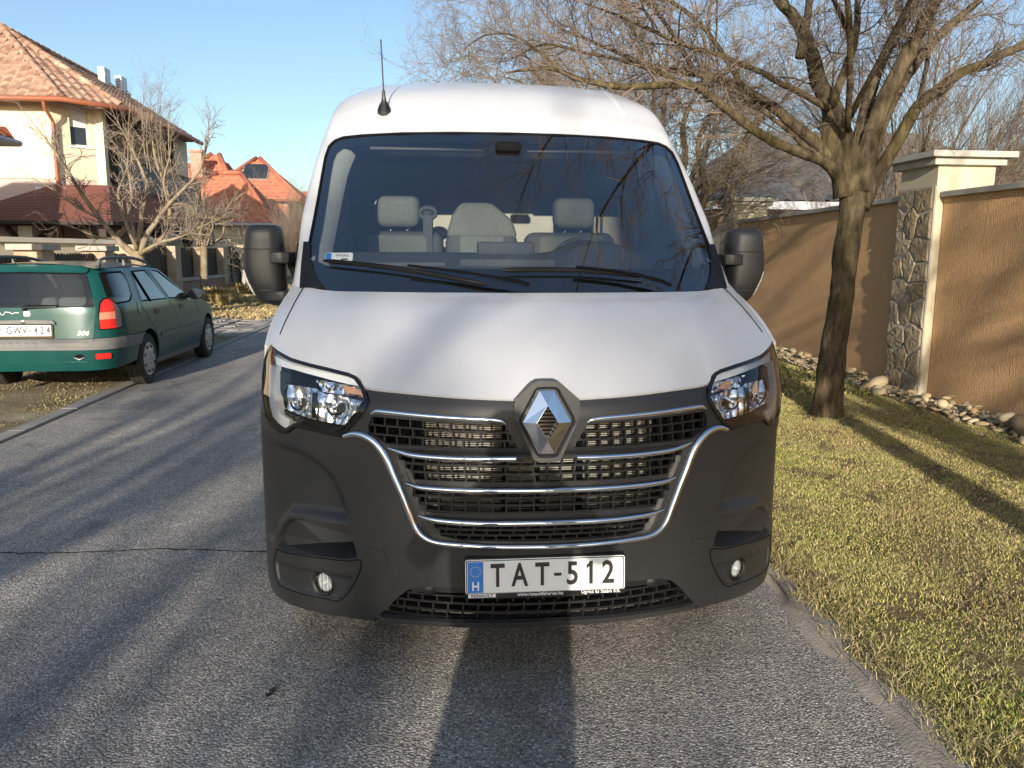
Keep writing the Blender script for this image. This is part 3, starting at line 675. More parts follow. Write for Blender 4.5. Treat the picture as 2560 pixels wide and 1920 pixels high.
# ---- neighbour outside the frame, kept only for its shadow on the cream house
NB = thing('neighbour_house', (-12.5, 12, 0), 'neighbouring single-storey house with orange tile roof left of the frame', 'house')
b = MB(); b.box((-17, 11, 0), (-10.6, 16.2, 3.4)); hpart(b.build('wall', M['yellow_wall']), NB)
nq = [[(-17.4, 16.75, 3.5), (-10.1, 16.75, 3.5), (-12.3, 13.2, 6.15), (-13.6, 13.2, 6.15)], [(-10.1, 16.75, 3.5), (-10.1, 10.3, 3.5), (-12.3, 12.6, 6.15), (-12.3, 13.2, 6.15)], [(-10.1, 10.3, 3.5), (-17.4, 10.3, 3.5), (-13.6, 12.6, 6.15), (-12.3, 12.6, 6.15)], [(-17.4, 10.3, 3.5), (-17.4, 16.75, 3.5), (-13.6, 13.2, 6.15), (-13.6, 12.6, 6.15)]]
for q in nq: quad('roof', q, M['tileorange'], NB, .10)
b = MB(); b.tube([(-10.05, 16.8, 3.46), (-10.05, 10.3, 3.46)], .08, 8); b.tube([(-10.05, 16.8, 3.46), (-17.4, 16.8, 3.46)], .08, 8); hpart(b.build('gutter', M['hub']), NB)
GR = thing('gate_roof', (-7.6, 12.7, 0), 'small tiled gate roof with grey gutter whose corner pokes in at the left edge', 'gate roof')
c4 = [(-6.98, 13.95, 3.27), (-6.98, 11.4, 3.27), (-8.3, 11.4, 3.27), (-8.3, 13.95, 3.27)]; r0, r1 = (-7.64, 13.2, 3.80), (-7.64, 12.1, 3.80)
for q in ((c4[0], r0, r1, c4[1]), (c4[3], r0, c4[0]), (c4[2], r1, r0, c4[3]), (c4[1], r1, c4[2])): quad('roof', q, M['tileorange'], GR, .05)
b = MB(); b.prism([Vector(p)-Vector((0,0,.01)) for p in c4], (0, 0, -.05)); hpart(b.build('soffit', M['hub']), GR)
b = MB(); b.tube([(-6.93, 14.0, 3.24), (-6.93, 11.4, 3.24)], .05, 8); b.tube([(-6.93, 14.0, 3.24), (-8.3, 14.0, 3.24)], .05, 8); hpart(b.build('gutter', M['hub']), GR)
for y in (11.7, 13.6): b = MB(); b.box((-7.72, y-.08, 0), (-7.56, y+.08, 3.2)); hpart(b.build('post', M['timber']), GR)
bpy.context.view_layer.update(); T = Tiles(); T.facet((c4[0], r0, r1, c4[1]), .22, .26); T.facet((c4[3], r0, c4[0]), .22, .26); T.build(tile_mesh('roof_tile', .22, .26, M['tileorange'], .02, .022), GR, 80)
# ---- orange roofed houses up the street
def wavebump(mat):
    pass
def hip(e, x0, x1, y0, y1, ze, zr, rx0, rx1, ry, mat, name='roof'):
    P = [(x0,y0,ze),(x1,y0,ze),(x1,y1,ze),(x0,y1,ze),(rx0,ry,zr),(rx1,ry,zr)]
    for q in ((0,1,5,4),(1,2,5),(2,3,4,5),(3,0,4)): quad(name, [P[i] for i in q], mat, e, .08)
    return P
OA = thing('orange_house', (-12, 45, 0), 'nearer low house with bright orange hipped tile roof and brick chimney', 'house')
flat_wall('wall', (-16, 42.6), (-9.1, 42.6), 0, 3.0, M['cream'], OA); flat_wall('wall', (-9.1, 42.6), (-9.1, 50), 0, 3.0, M['cream'], OA)
PA = hip(OA, -16.5, -8.35, 42, 49.5, 3.05, 5.75, -11.75, -10.55, 45.6, M['tileorange'])
PB = hip(OA, -16.5, -11.0, 46.5, 55, 4.6, 7.1, -12.9, -12.5, 49, M['tileorange'])
flat_wall('wall', (-16, 47), (-11.4, 47), 3, 4.6, M['cream'], OA); flat_wall('wall', (-11.4, 47), (-11.4, 54), 3, 4.6, M['cream'], OA)
b = MB(); b.box((-13.45, 46.6, 4), (-12.85, 47.2, 7.0)); b.box((-13.52, 46.53, 7.0), (-12.78, 47.27, 7.15)); hpart(b.build('chimney', M['gutter']), OA)
b = MB(); b.tube([(-16.5, 41.95, 3.0), (-8.3, 41.95, 3.0)], .08, 6); hpart(b.build('gutter', M['hub']), OA)
OB = thing('orange_house', (-10, 53, 0), 'farther orange roofed house with a dark solar panel and white walls', 'house')
flat_wall('wall', (-14, 51), (-8.8, 51), 0, 4.75, M['yellow_wall'], OB); flat_wall('wall', (-8.8, 51), (-8.8, 58), 0, 4.75, M['yellow_wall'], OB, holes=[(1.2, 2.2, 3.2, 4.3), (3.6, 4.6, 3.2, 4.3)])
for a in (52.2, 54.6): b = MB(); b.box((-8.95, a, 3.2), (-8.88, a+1, 4.3)); hpart(b.build('window', M['pane']), OB)
PC = hip(OB, -14.2, -8.2, 50.3, 58.5, 4.75, 7.45, -11.35, -11.15, 53.6, M['tileorange'])
nrm = Vector((0, -(7.45-4.75), 53.6-50.3)).normalized(); up_ = Vector((0, 53.6-50.3, 2.7)).normalized(); b = MB(); o0 = Vector((-11.9, 50.3, 4.75))+up_*2.0+nrm*.12
b.prism([o0+nrm*.05, o0+Vector((1.45, 0, 0))+nrm*.05, o0+Vector((1.45, 0, 0))+up_*1.5+nrm*.05, o0+up_*1.5+nrm*.05], -nrm*.08); sp_ = hpart(b.build('solar_panel', M['pane']), OB)
b = MB(); b.prism([o0-Vector((.06, 0, 0))-up_*.06, o0+Vector((1.51, 0, 0))-up_*.06, o0+Vector((1.51, 0, 0))+up_*1.56, o0-Vector((.06, 0, 0))+up_*1.56], -nrm*.06); hpart(b.build('panel_frame', M['hub']), OB)
b = MB(); b.prism([(-9.9, 49.4, 3.4), (-8.75, 49.4, 3.4), (-8.75, 49.4, 4.3), (-9.3, 49.4, 4.5)], (0, 2, 0)); hpart(b.build('dormer', M['tileorange']), OB)
bpy.context.view_layer.update()
for e, fac, k in ((OA, [[PA[0], PA[1], PA[5], PA[4]], [PB[0], PB[1], PB[5], PB[4]], [PA[1], PA[2], PA[5]], [PB[1], PB[2], PB[5]]], 0), (OB, [[PC[0], PC[1], PC[5], PC[4]], [PC[1], PC[2], PC[5]]], 1)):
    T = Tiles(); [T.facet(q, .32, .36) for q in fac]; T.build(tile_mesh('roof_tile', .32, .36, M['tileorange']), e, 0)
b = MB()
for p, q in ((PA[1], PA[5]), (PA[0], PA[4]), (PA[4], PA[5]), (PB[1], PB[5]), (PB[0], PB[4])): b.tube([Vector(p)+Vector((0,0,.1)), Vector(q)+Vector((0,0,.1))], .13, 6)
hpart(b.build('ridge_tile', M['tileorange'], None, True), OA)
b = MB()
for p, q in ((PC[1], PC[5]), (PC[0], PC[4])): b.tube([Vector(p)+Vector((0,0,.1)), Vector(q)+Vector((0,0,.1))], .13, 6)
hpart(b.build('ridge_tile', M['tileorange'], None, True), OB)
FH = thing('far_house', (-9.3, 75, 0), 'distant pale house with a chimney just left of the van', 'house')
b = MB(); b.box((-14, 72, 0), (-8.3, 80, 5.2)); hpart(b.build('wall', M['yellow_wall']), FH); hip(FH, -14.5, -7.8, 71.5, 80.5, 5.2, 7.2, -12, -10.5, 76, M['tileorange'])
b = MB(); b.box((-9.6, 72.5, 5), (-8.8, 73.3, 7.6)); hpart(b.build('chimney', M['cream']), FH)
# ---- grey tiled house behind the wall
GH = thing('grey_roof_house', (9.5, 21, 0), 'low house with grey concrete tile roof behind the ochre wall', 'house')
b = MB(); b.box((7.0, 19.2, 0), (16, 26, 2.75)); hpart(b.build('wall', M['pink_wall']), GH)
g1 = [(6.2, 18.4, 2.78), (16, 18.4, 2.78), (13.5, 22.6, 5.0), (8.9, 22.6, 5.0)]; g2 = [(6.2, 27, 2.78), (6.2, 18.4, 2.78), (8.9, 22.6, 5.0)]
for q in (g1, g2): quad('roof', q, M['tilegrey'], GH, .08)
b = MB(); b.box((6.1, 18.30, 2.60), (16, 18.38, 2.78)); b.box((6.1, 18.38, 2.60), (6.18, 27, 2.78)); hpart(b.build('fascia', M['pvc']), GH)
bpy.context.view_layer.update(); T = Tiles(); T.facet(g1, .32, .36); T.facet(g2, .32, .36); T.build(tile_mesh('roof_tile', .32, .36, M['tilegrey'], .035, .03), GH)
# ================================================================== the left garden fence
FX = -7.6
M['parapet'] = pm('pale parapet stone', (.72, .66, .53), .8, var=.15, scale=6)
cl = pm('pillar cladding', (.42, .32, .22), .85, var=.45, scale=5, bmp=.004, bscale=30)
M['plinth'] = pm('mottled plinth stone', (.30, .20, .165), .85, var=.5, scale=7, bmp=.006, bscale=25)
FN = thing('plank_fence', (FX, 20, 0), 'long garden fence of dark planks between clad pillars under pale coping', 'fence')
pls = [15.6, 18.45, 20.3, 23.25, 25.7, 28.4]
def gz0(y): return vz(FX+.2, y)
for i, y in enumerate(pls):
    w_ = .24; z1 = 1.56 if i < 2 else 1.72
    b = MB(); b.box((FX-w_, y-w_, -.1), (FX+w_, y+w_, z1)); hpart(b.build('pillar', cl), FN)
    if i < 2: b = MB(); b.box((FX-w_-.08, y-w_-.12, z1), (FX+w_+.08, y+w_+.12, z1+.11)); bevel(hpart(b.build('pillar_cap', M['coping']), FN), .012)
for (ax, ay), (bx, by), zt_, zl in (((-8.95, 16.9), (-7.83, 20.2), 1.83, .1), ((-9.2, 28.3), (-7.72, 30.3), 2.04, 1.2), ((-8.0, 22.9), (-7.75, 23.6), 1.93, 1.2)):
    d_ = Vector((bx-ax, by-ay, 0)).normalized(); n_ = Vector((-d_.y, d_.x, 0))*.3; a_, c_ = Vector((ax, ay, 0)), Vector((bx, by, 0))
    b = MB(); b.prism([a_-d_*.08-n_*.2+Vector((0,0,zt_-.10)), c_+d_*.08-n_*.2+Vector((0,0,zt_-.10)), c_+d_*.08+n_*1.2+Vector((0,0,zt_-.10)), a_-d_*.08+n_*1.2+Vector((0,0,zt_-.10))], (0, 0, .10)); hpart(b.build('parapet_coping', M['parapet']), FN)
    b = MB(); b.prism([a_+Vector((0,0,zl)), c_+Vector((0,0,zl)), c_+n_+Vector((0,0,zl)), a_+n_+Vector((0,0,zl))], (0, 0, zt_-.102-zl)); hpart(b.build('parapet_wall', M['yellow_wall']), FN)
plank = None
for (y0, y1, zb, zt_) in ((11.0, 15.36, .2, 1.44), (15.84, 18.21, .2, 1.50), (18.69, 20.06, .2, 1.50), (20.54, 23.01, .2, 1.70), (23.49, 25.46, .84, 1.70), (25.94, 28.16, .84, 1.70)):
    n = int((y1-y0)/.125); st = (y1-y0)/n
    for k in range(n):
        if plank is None:
            b = MB(); h = 1.0; b.prism([(0, -.058, 0), (0, .058, 0), (0, .058, h), (0, .03, h+.04), (0, 0, h+.055), (0, -.03, h+.04), (0, -.058, h)], (.025, 0, 0)); plank = b.build('plank', M['timber'], FN); o = plank
        else: o = plank.copy(); col.objects.link(o)
        o.parent = FN; o.matrix_parent_inverse = FN.matrix_world.inverted(); o.location = (FX-.02+rnd.uniform(-.004, .004), y0+(k+.5)*st, zb); o.scale = (1, st/.125, (zt_-zb-.055)+rnd.uniform(-.01, .01))
for y0, y1 in ((23.49, 25.46), (25.94, 28.16)):
    b = MB(); b.box((FX-.17, y0, -.1), (FX+.19, y1, .74)); hpart(b.build('plinth', M['plinth']), FN); b = MB(); b.box((FX-.2, y0, .741), (FX+.25, y1, .83)); hpart(b.build('sill', M['coping']), FN)
b = MB(); b.box((FX+.242, 18.5, 1.15), (FX+.25, 18.68, 1.33)); o = hpart(b.build('notice', M['pvc']), FN)
b = MB()
for k in range(3): b.box((FX+.2505, 18.53, 1.20+k*.035), (FX+.2515, 18.65-.02*k, 1.208+k*.035))
o2 = b.build('notice_print', M['ink']); o2.parent = o; 
b = MB(); b.box((FX+.03, 19.3, 1.25), (FX+.06, 19.38, 1.38)); hpart(b.build('door_bell', M['pvc']), FN)
# iron gate
GT = thing('iron_gate', (FX, 30, 0), 'black wrought-iron double gate with curved top and scrollwork', 'gate')
def ztop(y): t = (y-28.75)/2.7; return 1.35+.42*abs(math.sin(math.pi*(t)))**.8 if 0 <= t <= 1 else 1.35
b = MB()
for y in (28.75, 30.08, 30.14, 31.45): b.tube([(FX, y, .2), (FX, y, ztop(y))], .03, 6)
b.tube([(FX, y, ztop(y)) for y in np.linspace(28.75, 31.45, 25)], .03, 6); b.tube([(FX, 28.75, .85), (FX, 31.45, .85)], .03, 6); b.tube([(FX, 28.75, .78), (FX, 31.45, .78)], .02, 6); b.tube([(FX, 28.75, .25), (FX, 31.45, .25)], .03, 6)
hpart(b.build('gate_frame', M['steel']), GT)
for k in range(25):
    y = 28.83+k*.107; b = MB(); b.tube([(FX, y, .85), (FX, y, ztop(y)-.02)], .009, 5); hpart(b.build('gate_bar', M['steel']), GT)
for yc in (29.4, 30.8):
    b = MB()
    for zc, s in ((1.35, 1), (1.1, -1)):
        for sd_ in (1, -1): b.tube([(FX+.015, yc+sd_*(.10-.085*t/9)*abs(math.cos(t*.75))+sd_*.01, zc+s*(.12-.1*t/9)*math.sin(t*.75)) for t in np.linspace(0, 8, 22)], .014, 5)
    hpart(b.build('gate_scroll', M['steel']), GT)
b = MB(); b.box((FX-.01, 28.8, .27), (FX+.005, 30.06, .76)); b.box((FX-.01, 30.16, .27), (FX+.005, 31.4, .76)); hpart(b.build('gate_sheet', M['steel']), GT)
for y, lb in ((28.62, 0), (31.6, 1)):
    pass
b = MB(); b.box((FX-.24, 31.5, 0), (FX+.24, 31.98, 1.85)); o = b.build('gate_post', M['yellow_wall']); tag(o, 'yellow rendered gate post right of the iron gate', 'gate post')
b = MB(); b.box((FX-.2, 32.0, 0), (FX+.2, 40, 1.0)); b.box((FX-.25, 32.0, 1.0), (FX+.25, 40, 1.06)); 
for k in range(4): b.box((FX-.22, 33+k*2, 1.06), (FX+.22, 33.4+k*2, 1.7))
o = b.build('low_wall', M['concrete']); tag(o, 'low grey block wall with posts beyond the gate, seen past the left mirror', 'wall')
# ================================================================== the white van
van = empty('delivery_van', (0, 4, 0), 0, 'white high-roof delivery van parked head-on with black bumper and chrome grille', 'van')
VP = Vector((0, 4, 0))
def vpart(o, parent=van):
    """parts are written in world metres; parent and keep in place"""
    o.parent = parent
    if parent is van: o.matrix_parent_inverse = Matrix.Translation(-VP)
    return o
PLAN = cr([(0, 2.508), (.2, 2.519), (.4, 2.563), (.6, 2.642), (.76, 2.725), (.88, 2.82), (.968, 2.93), (1.018, 3.06), (1.04, 3.25), (1.045, 3.5), (1.045, 3.9)], 20)
PLAN[0] = (0, 2.508)
PS = np.concatenate([[0], np.cumsum(np.hypot(*np.diff(PLAN, axis=0).T))])
PT = np.gradient(PLAN, axis=0); PT[0] = (1, 0); PT /= np.linalg.norm(PT, axis=1)[:, None]
def FM(s, z, off):
    s = np.asarray(s, float); z = np.asarray(z, float); a = np.abs(s); sg = np.where(s < 0, -1., 1.)
    x = np.interp(a, PS, PLAN[:, 0]); y = np.interp(a, PS, PLAN[:, 1]); tx = np.interp(a, PS, PT[:, 0]); ty = np.interp(a, PS, PT[:, 1])
    y = y+np.maximum(0, z-1.0)*.55+np.clip((.33-z)/.12, 0, 1)**2*.035
    return sg*(x+ty*off), y-tx*off, z
def fp(s, z, off=0.): return Vector([float(q) for q in FM(s, z, off)])
def front(name, outline, mat, parent=van, **k): return vpart(patch(name, outline, FM, mat, None, **k), parent)
def sweep(name, line, rad, mat, off=0., flat=(1, 1), parent=van, n=10, closed=False, smooth=8):
    L = cr(line, smooth) if smooth else np.array(line); b = MB()
    rr = np.interp(np.linspace(0, 1, len(L)), np.linspace(0, 1, len(rad)), rad) if hasattr(rad, '__len__') else [rad]*len(L)
    b.tube([fp(a, c, off) for a, c in L], list(rr), n, flat=flat, up=(0, 0, 1) if False else None)
    return vpart(b.build(name, mat, None, True, 60), parent)
HL = [(1.066,1.174),(1.006,1.157),(.928,1.14),(.837,1.129),(.757,1.12),(.67,1.107),(.642,1.097),(.617,1.07),(.594,1.025),(.6,1.005),(.63,.965),(.672,.92),(.708,.895),(.755,.9),(.833,.909),(.902,.911),(.947,.882),(.997,.878),(1.065,.898),(1.109,.922),(1.124,.996),(1.14,1.06),(1.124,1.116),(1.096,1.155)]
def inset(poly, d):
    q = np.array(poly); n = len(q); o = []
    for i in range(n):
        a, b, c = q[i-1], q[i], q[(i+1) % n]; t = (c-a)/np.linalg.norm(c-a); nn = np.array([-t[1], t[0]])
        p = b+nn*d
        if not inpoly(p[None], poly)[0]: p = b-nn*d
        o.append(tuple(p))
    return o
# ---- bumper
POCK = [(1.055,.431),(1.034,.483),(.992,.544),(.951,.573),(.88,.583),(.687,.595),(.656,.554),(.631,.459),(.651,.405),(.696,.337),(.731,.3),(.782,.3),(.895,.293),(1.004,.285),(1.064,.293),(1.089,.359)]
DUCT = [(1.045,.442),(1.03,.485),(.99,.54),(.95,.568),(.88,.578),(.70,.588),(.676,.55),(.657,.50),(.655,.475),(.70,.463),(.828,.455),(1.0,.432)]
ddep = lambda P: np.interp(np.abs(P[:, 0]), [.66, .8, 1.05], [.105, .07, .022])
FOGP = [(1.078,.375),(.85,.396),(.66,.404),(.70,.337),(.735,.308),(.782,.305),(.895,.3),(1.004,.292),(1.062,.3)]
CRE = [(1.009,.841),(.93,.838),(.865,.826),(.795,.80),(.741,.757),(.708,.70),(.69,.655),(.674,.60),(.69,.593),(.88,.588),(.96,.578),(1.04,.51),(1.09,.43),(1.4,.43),(1.4,.86),(1.15,.86)]
def circ(c, r, n=24): return [(c[0]+r*math.cos(2*math.pi*i/n), c[1]+r*math.sin(2*math.pi*i/n)) for i in range(n)]
UL = [(.69,.899),(.646,.911),(.601,.903),(.562,.877),(.532,.836),(.512,.79),(.486,.732),(.458,.665),(.432,.605),(.401,.574),(.36,.560),(.291,.556),(.208,.553),(.085,.5505),(0,.550)]
bh = [(0,.544)]+[(a-.004 if False else a, b-.004) for a, b in UL[::-1][1:]]+[(.705,.893),(.755,.896),(.833,.905),(.902,.907),(.947,.878),(.997,.874),(1.065,.894),(1.112,.92),(1.16,.925),(1.25,.93),(1.44,.93),(1.50,.78),(1.44,.64),(1.415,.5),(1.41,.4),(1.36,.30),(1.25,.235),(1.12,.213),(.967,.22),(.784,.234),(.591,.244),(.372,.256),(.083,.262),(0,.262)]
LGH = [(0,.407),(.27,.407),(.41,.399),(.459,.387),(.5,.355),(.562,.287),(.572,.28),(.37,.292),(.083,.299),(0,.299)]
regs = []
for s_ in (1, -1):
    mm = (lambda p: [(a*s_, b) for a, b in p])
    regs += [(mm(CRE), (lambda P: .032*np.clip((1.20-np.abs(P[:, 0]))/.22, 0, 1)), .035), (mm(FOGP), .010, .008), (mm(circ((.808,.352), .05)), .028, .02)]
DIN = [(1.032,.456),(1.018,.487),(.984,.534),(.945,.558),(.88,.567),(.725,.575),(.710,.55),(.695,.52),(.697,.507),(.73,.500),(.83,.487),(1.0,.450)]
DEP = [.016,.016,.019,.024,.036,.062,.066,.066,.066,.062,.048,.018]
for s_ in (1, -1):
    crd = lambda a: .032*min(1, max(0, (1.20-a)/.22))*(1 if True else 0)
    A_ = [fp(a*s_, c, -(crd(a) if c > .575 else .012)*(.0)-.001) for a, c in DUCT]; B_ = [fp(a*s_, c, -d_) for (a, c), d_ in zip(DIN, DEP)]; n_ = len(A_)
    mk = lambda ids: [(i, (i+1) % n_, n_+(i+1) % n_, n_+i) for i in ids]
    vpart(mesh('duct_wall', A_+B_, mk(range(0, 7))+[tuple(n_+i for i in range(n_))], M['plastic']))
    vpart(mesh('duct_shelf', A_+B_, mk(range(7, 12)), M['plastic2']))
bump_o = front('front_bumper', full(bh), M['plastic'], holes=[full(LGH), DUCT, mir(DUCT)], sp=.02, regs=regs, thick=.03, ang=50)
for s_ in (1, -1):
    f_ = lambda p: [(a*s_, b) for a, b in p]
    vpart(front('tow_eye_cover', f_([(.622,.515),(.552,.52),(.534,.463),(.61,.459)]), M['plastic'], off=.0025, sp=.03, thick=.004), van)
    sweep('fog_panel_seam', f_([(1.052,.428),(1.0,.428),(.828,.449),(.70,.456),(.640,.466),(.652,.408),(.696,.338),(.735,.304),(.782,.301),(.895,.295),(1.0,.287),(1.062,.296),(1.086,.36),(1.052,.428)]), .0022, M['dark'], off=.0005, smooth=3)
    sweep('lip_seam', f_([(.585,.262),(.592,.245)]), .0018, M['dark'], off=.001, smooth=2)
    c = fp(.808*s_, .352, -.012); nrm = (fp(.808*s_, .352, 0)-fp(.808*s_, .352, -.1)).normalized()
    Mx = Matrix.Translation(c) @ nrm.to_track_quat('Z', 'Y').to_matrix().to_4x4()
    fl = empty('fog_lamp'); fl.matrix_basis = Mx; fl.parent = van; fl.matrix_parent_inverse = Matrix.Translation(-VP)
    b = MB(); b.lathe([(.036, -.012), (.03, -.02), (.018, -.026), (.004, -.028)], 20, cap=False); b.box((-.0025, -.03, -.02), (.0025, .03, -.004)); b.box((-.018,-.03,-.02),(-.014,.03,-.006)); b.box((.014,-.03,-.02),(.018,.03,-.006)); b.build('reflector', M['fogref'], fl, True, 30)
    b = MB(); b.lathe([(.005, -.024), (.006, -.008), (.003, -.002)], 10); b.build('bulb', M['whitepr'], fl, True)
    b = MB(); b.lathe([(.039, -.012), (.038, .002), (.03, .010), (.016, .014), (.001, .015)], 28, cap=False); b.build('lens', M['lens'], fl, True)
    b = MB(); b.lathe([(.046, -.016), (.047, .001), (.044, .004), (.039, .001), (.038, -.012)], 28, cap=False); b.build('bezel', M['plastic2'], fl, True, 40)
# ---- lower grille: bars in three staggered rows behind the opening
def brick_mesh(b, rows, pitch, vb=.006, hb=.006, o1=-.012, o2=-.034, phase=0.):
    """rows: (z_bottom_fn, z_top_fn, x_from, x_to); builds real bars in (s,z)"""
    def bar(p, q, hw, vert):
        n = max(1, int(np.hypot(p[0]-q[0], p[1]-q[1])/.06))
        for i in range(n):
            a = (p[0]+(q[0]-p[0])*i/n, p[1]+(q[1]-p[1])*i/n); c = (p[0]+(q[0]-p[0])*(i+1)/n, p[1]+(q[1]-p[1])*(i+1)/n)
            dx, dz = (hw, 0) if vert else (0, hw)
            P = [(a[0]-dx, a[1]-dz), (c[0]-dx, c[1]-dz), (c[0]+dx, c[1]+dz), (a[0]+dx, a[1]+dz)]
            if vert: P = P[::-1]
            v = [fp(u, w_, o1) for u, w_ in P]+[fp(u, w_, o2) for u, w_ in P]
            b.add(v, [(0,1,2,3),(7,6,5,4),(0,4,5,1),(1,5,6,2),(2,6,7,3),(3,7,4,0)])
    for r, (zb, zt, x0, x1) in enumerate(rows):
        for zf in (zb, zt):
            bar((x0, zf(x0)), (x1, zf(x1)), hb/2, False)
        x = x0 + (.5*pitch if (r % 2) else 0)+phase
        xs = [x0, x1]
        while x < x1-.01:
            if x > x0+.012: xs.append(x)
            x += pitch
        for x in xs: bar((x, zb(x)), (x, zt(x)), vb/2, True)
b = MB(); lin = lambda x0, z0, x1, z1: (lambda x: z0+(z1-z0)*(abs(x)-x0)/(x1-x0))
zr = [.300, .328, .356, .383, .404]
brick_mesh(b, [(lin(0,.300,.56,.290), lin(0,.328,.55,.315), -.54, .54), (lin(0,.328,.55,.315), lin(0,.356,.52,.342), -.51, .51), (lin(0,.356,.52,.342), lin(0,.384,.48,.368), -.47, .47)], .052, .006, .007, -.014, -.04)
lg = vpart(b.build('lower_grille', M['plastic2']))
front('grille_backing', full([(0,.41),(.27,.41),(.42,.402),(.47,.388),(.51,.355),(.575,.285),(.5,.28),(0,.29)]), M['dark'], off=-.10, sp=.1)
front('lower_grille_top', full([(0,.409),(.27,.409),(.42,.401),(.468,.387),(.452,.371),(.40,.378),(.2,.384),(0,.384)]), M['plastic2'], off=-.012, sp=.05, thick=.02)
for s_ in (1, -1):
    for q in (.39,):
        Mx = Matrix.Translation(fp(q*s_, .386, -.01)) @ Matrix.Rotation(R(90), 4, 'X')
        b = MB(); b.lathe([(.020, -.01), (.020, .002), (.017, .004), (.001, .005)], 20, Mx, cap=False); vpart(b.build('parking_sensor', M['plastic2'], None, True, 40))
front('bumper_lip', full([(0,.299),(.083,.299),(.37,.292),(.572,.279),(.56,.268),(.37,.279),(0,.286)]), M['gloss'], off=.004, sp=.06, thick=.012)
# ---- grille frame (upper dark panel with the openings cut out)
HUL = [(.586,.974),(.36,.968),(.136,.962),(.089,.879),(.3,.880),(.533,.882),(.568,.902),(.601,.918),(.6,.943)]
R2 = [(0,.845),(.087,.8455),(.359,.846),(.492,.855),(.492,.832),(.475,.828),(.472,.805),(.455,.80),(.443,.766),(.086,.763),(0,.763)]
R3 = [(0,.734),(.086,.7345),(.30,.735),(.445,.739),(.445,.712),(.428,.708),(.424,.686),(.41,.682),(.398,.657),(.086,.661),(0,.661)]
R4 = [(0,.619),(.086,.619),(.279,.620),(.378,.627),(.372,.604),(.36,.6),(.35,.58),(.271,.569),(.085,.566),(0,.566)]
fr = [(0,1.047),(.117,1.045),(.237,1.049),(.357,1.054),(.482,1.060),(.6,1.067),(.609,1.066),(.594,1.025),(.6,1.005),(.63,.965),(.672,.92),(.70,.897)]+[(a+.006, b) for a, b in UL[1:-1]]+[(0,.548)]
front('grille_panel', full(fr), M['plastic'], holes=[HUL, mir(HUL), full(R2), full(R3), full(R4)], off=-.004, sp=.028, thick=.022, regs=[(full([(0,.87),(.1,.872),(.45,.872),(.5,.84),(.46,.76),(.41,.655),(.385,.60),(.36,.575),(.2,.562),(0,.562)]), .010, .012)])
b = MB()
for s_ in (1, -1):
    T = lambda x: .962+(abs(x)-.136)*.0267; B = lambda x: .8785+(abs(x)-.089)*.007
    row = lambda k: (lambda x: T(x)+(B(x)-T(x))*k)
    rr = [(row(1/3), row(0), .130, .588), (row(2/3), row(1/3), .112, .602), (row(1), row(2/3), .092, .545)]
    rr = [(z0, z1, (x0 if s_ > 0 else -x1), (x1 if s_ > 0 else -x0)) for z0, z1, x0, x1 in rr]
    b = MB(); brick_mesh(b, rr, .0455, .0065, .0065, -.010, -.030); vpart(b.build('grille_mesh', M['plastic2']))
for (za, zb_, xs) in ((.8455, .763, (.49, .473, .446)), (.735, .661, (.444, .425, .402)), (.619, .566, (.374, .355, .30))):
    rr = []
    for k in range(3):
        t0 = za+(zb_-za)*k/3; t1 = za+(zb_-za)*(k+1)/3
        rr.append(((lambda x, t=t1: t+.004*abs(x)), (lambda x, t=t0: t+.008*abs(x)), -xs[k], xs[k]))
    b = MB(); brick_mesh(b, rr, .0455, .0065, .0065, -.014, -.034); vpart(b.build('grille_mesh', M['plastic2']))
b = MB(); b.box((-.40, 2.70, .52), (.40, 2.72, .975))
rad = vpart(b.build('radiator', M['radiator']))
b = MB()
for k in range(64): b.box((-.40, 2.696, .525+k*.007), (.40, 2.70, .527+k*.007))
for x in (-.13, .13, -.02): b.box((x, 2.66, .52), (x+.02, 2.69, .97))
o = b.build('cooling_fin', M['dark']); o['kind'] = 'stuff'; vpart(o, rad)
b = MB(); b.box((-.72, 2.78, .25), (.72, 2.80, 1.0)); b.box((-.44, 2.63, .50), (.44, 2.8, .515))
for s_ in (1, -1): b.box((min(.40*s_, .43*s_), 2.66, .5), (max(.40*s_, .43*s_), 2.79, 1.0)); 
vpart(b.build('radiator_shroud', M['dark']))
# chrome: top bars, slats, surround
for s_ in (1, -1):
    f_ = lambda p: [(a*s_, b) for a, b in p]
    sweep('grille_top_bar', f_([(.588,.982),(.566,.992),(.52,.991),(.358,.984),(.239,.980),(.157,.976),(.134,.966)]), [.003,.008,.0095,.0095,.0095,.008,.003], M['chrome'], off=.002, flat=(1, .7), smooth=6)
    sweep('chrome_slat', f_([(.525,.873),(.48,.862),(.442,.8545),(.359,.8505),(.239,.8495),(.10,.8515)]), [.002,.008,.010,.0105,.0105,.0105], M['chrome'], off=.006, smooth=6)
for pts in ([(.465,.758),(.43,.7495),(.401,.7455),(.30,.7435),(.15,.7435)], [(.422,.650),(.385,.6415),(.343,.6365),(.24,.633),(.12,.633)]):
    L = [(-a, b_) for a, b_ in pts]+[(0, pts[-1][1])]+pts[::-1]
    sweep('chrome_slat', L, [.002,.009,.0105,.0105,.0105,.0105,.0105,.009,.002], M['chrome'], off=.006, smooth=6)
Lc = [(-a, b_) for a, b_ in UL]+UL[::-1][1:]
sweep('chrome_surround', Lc, [.008,.0135,.0155,.014,.0125,.011,.0105,.010,.010,.010,.010,.010,.0105,.011,.0125,.014,.0155,.0135,.008], M['chrome'], off=.004, n=14, smooth=8)
sweep('surround_lip', [(a*1.012, b_-.006) for a, b_ in Lc], .004, M['plastic'], off=.003, smooth=8)
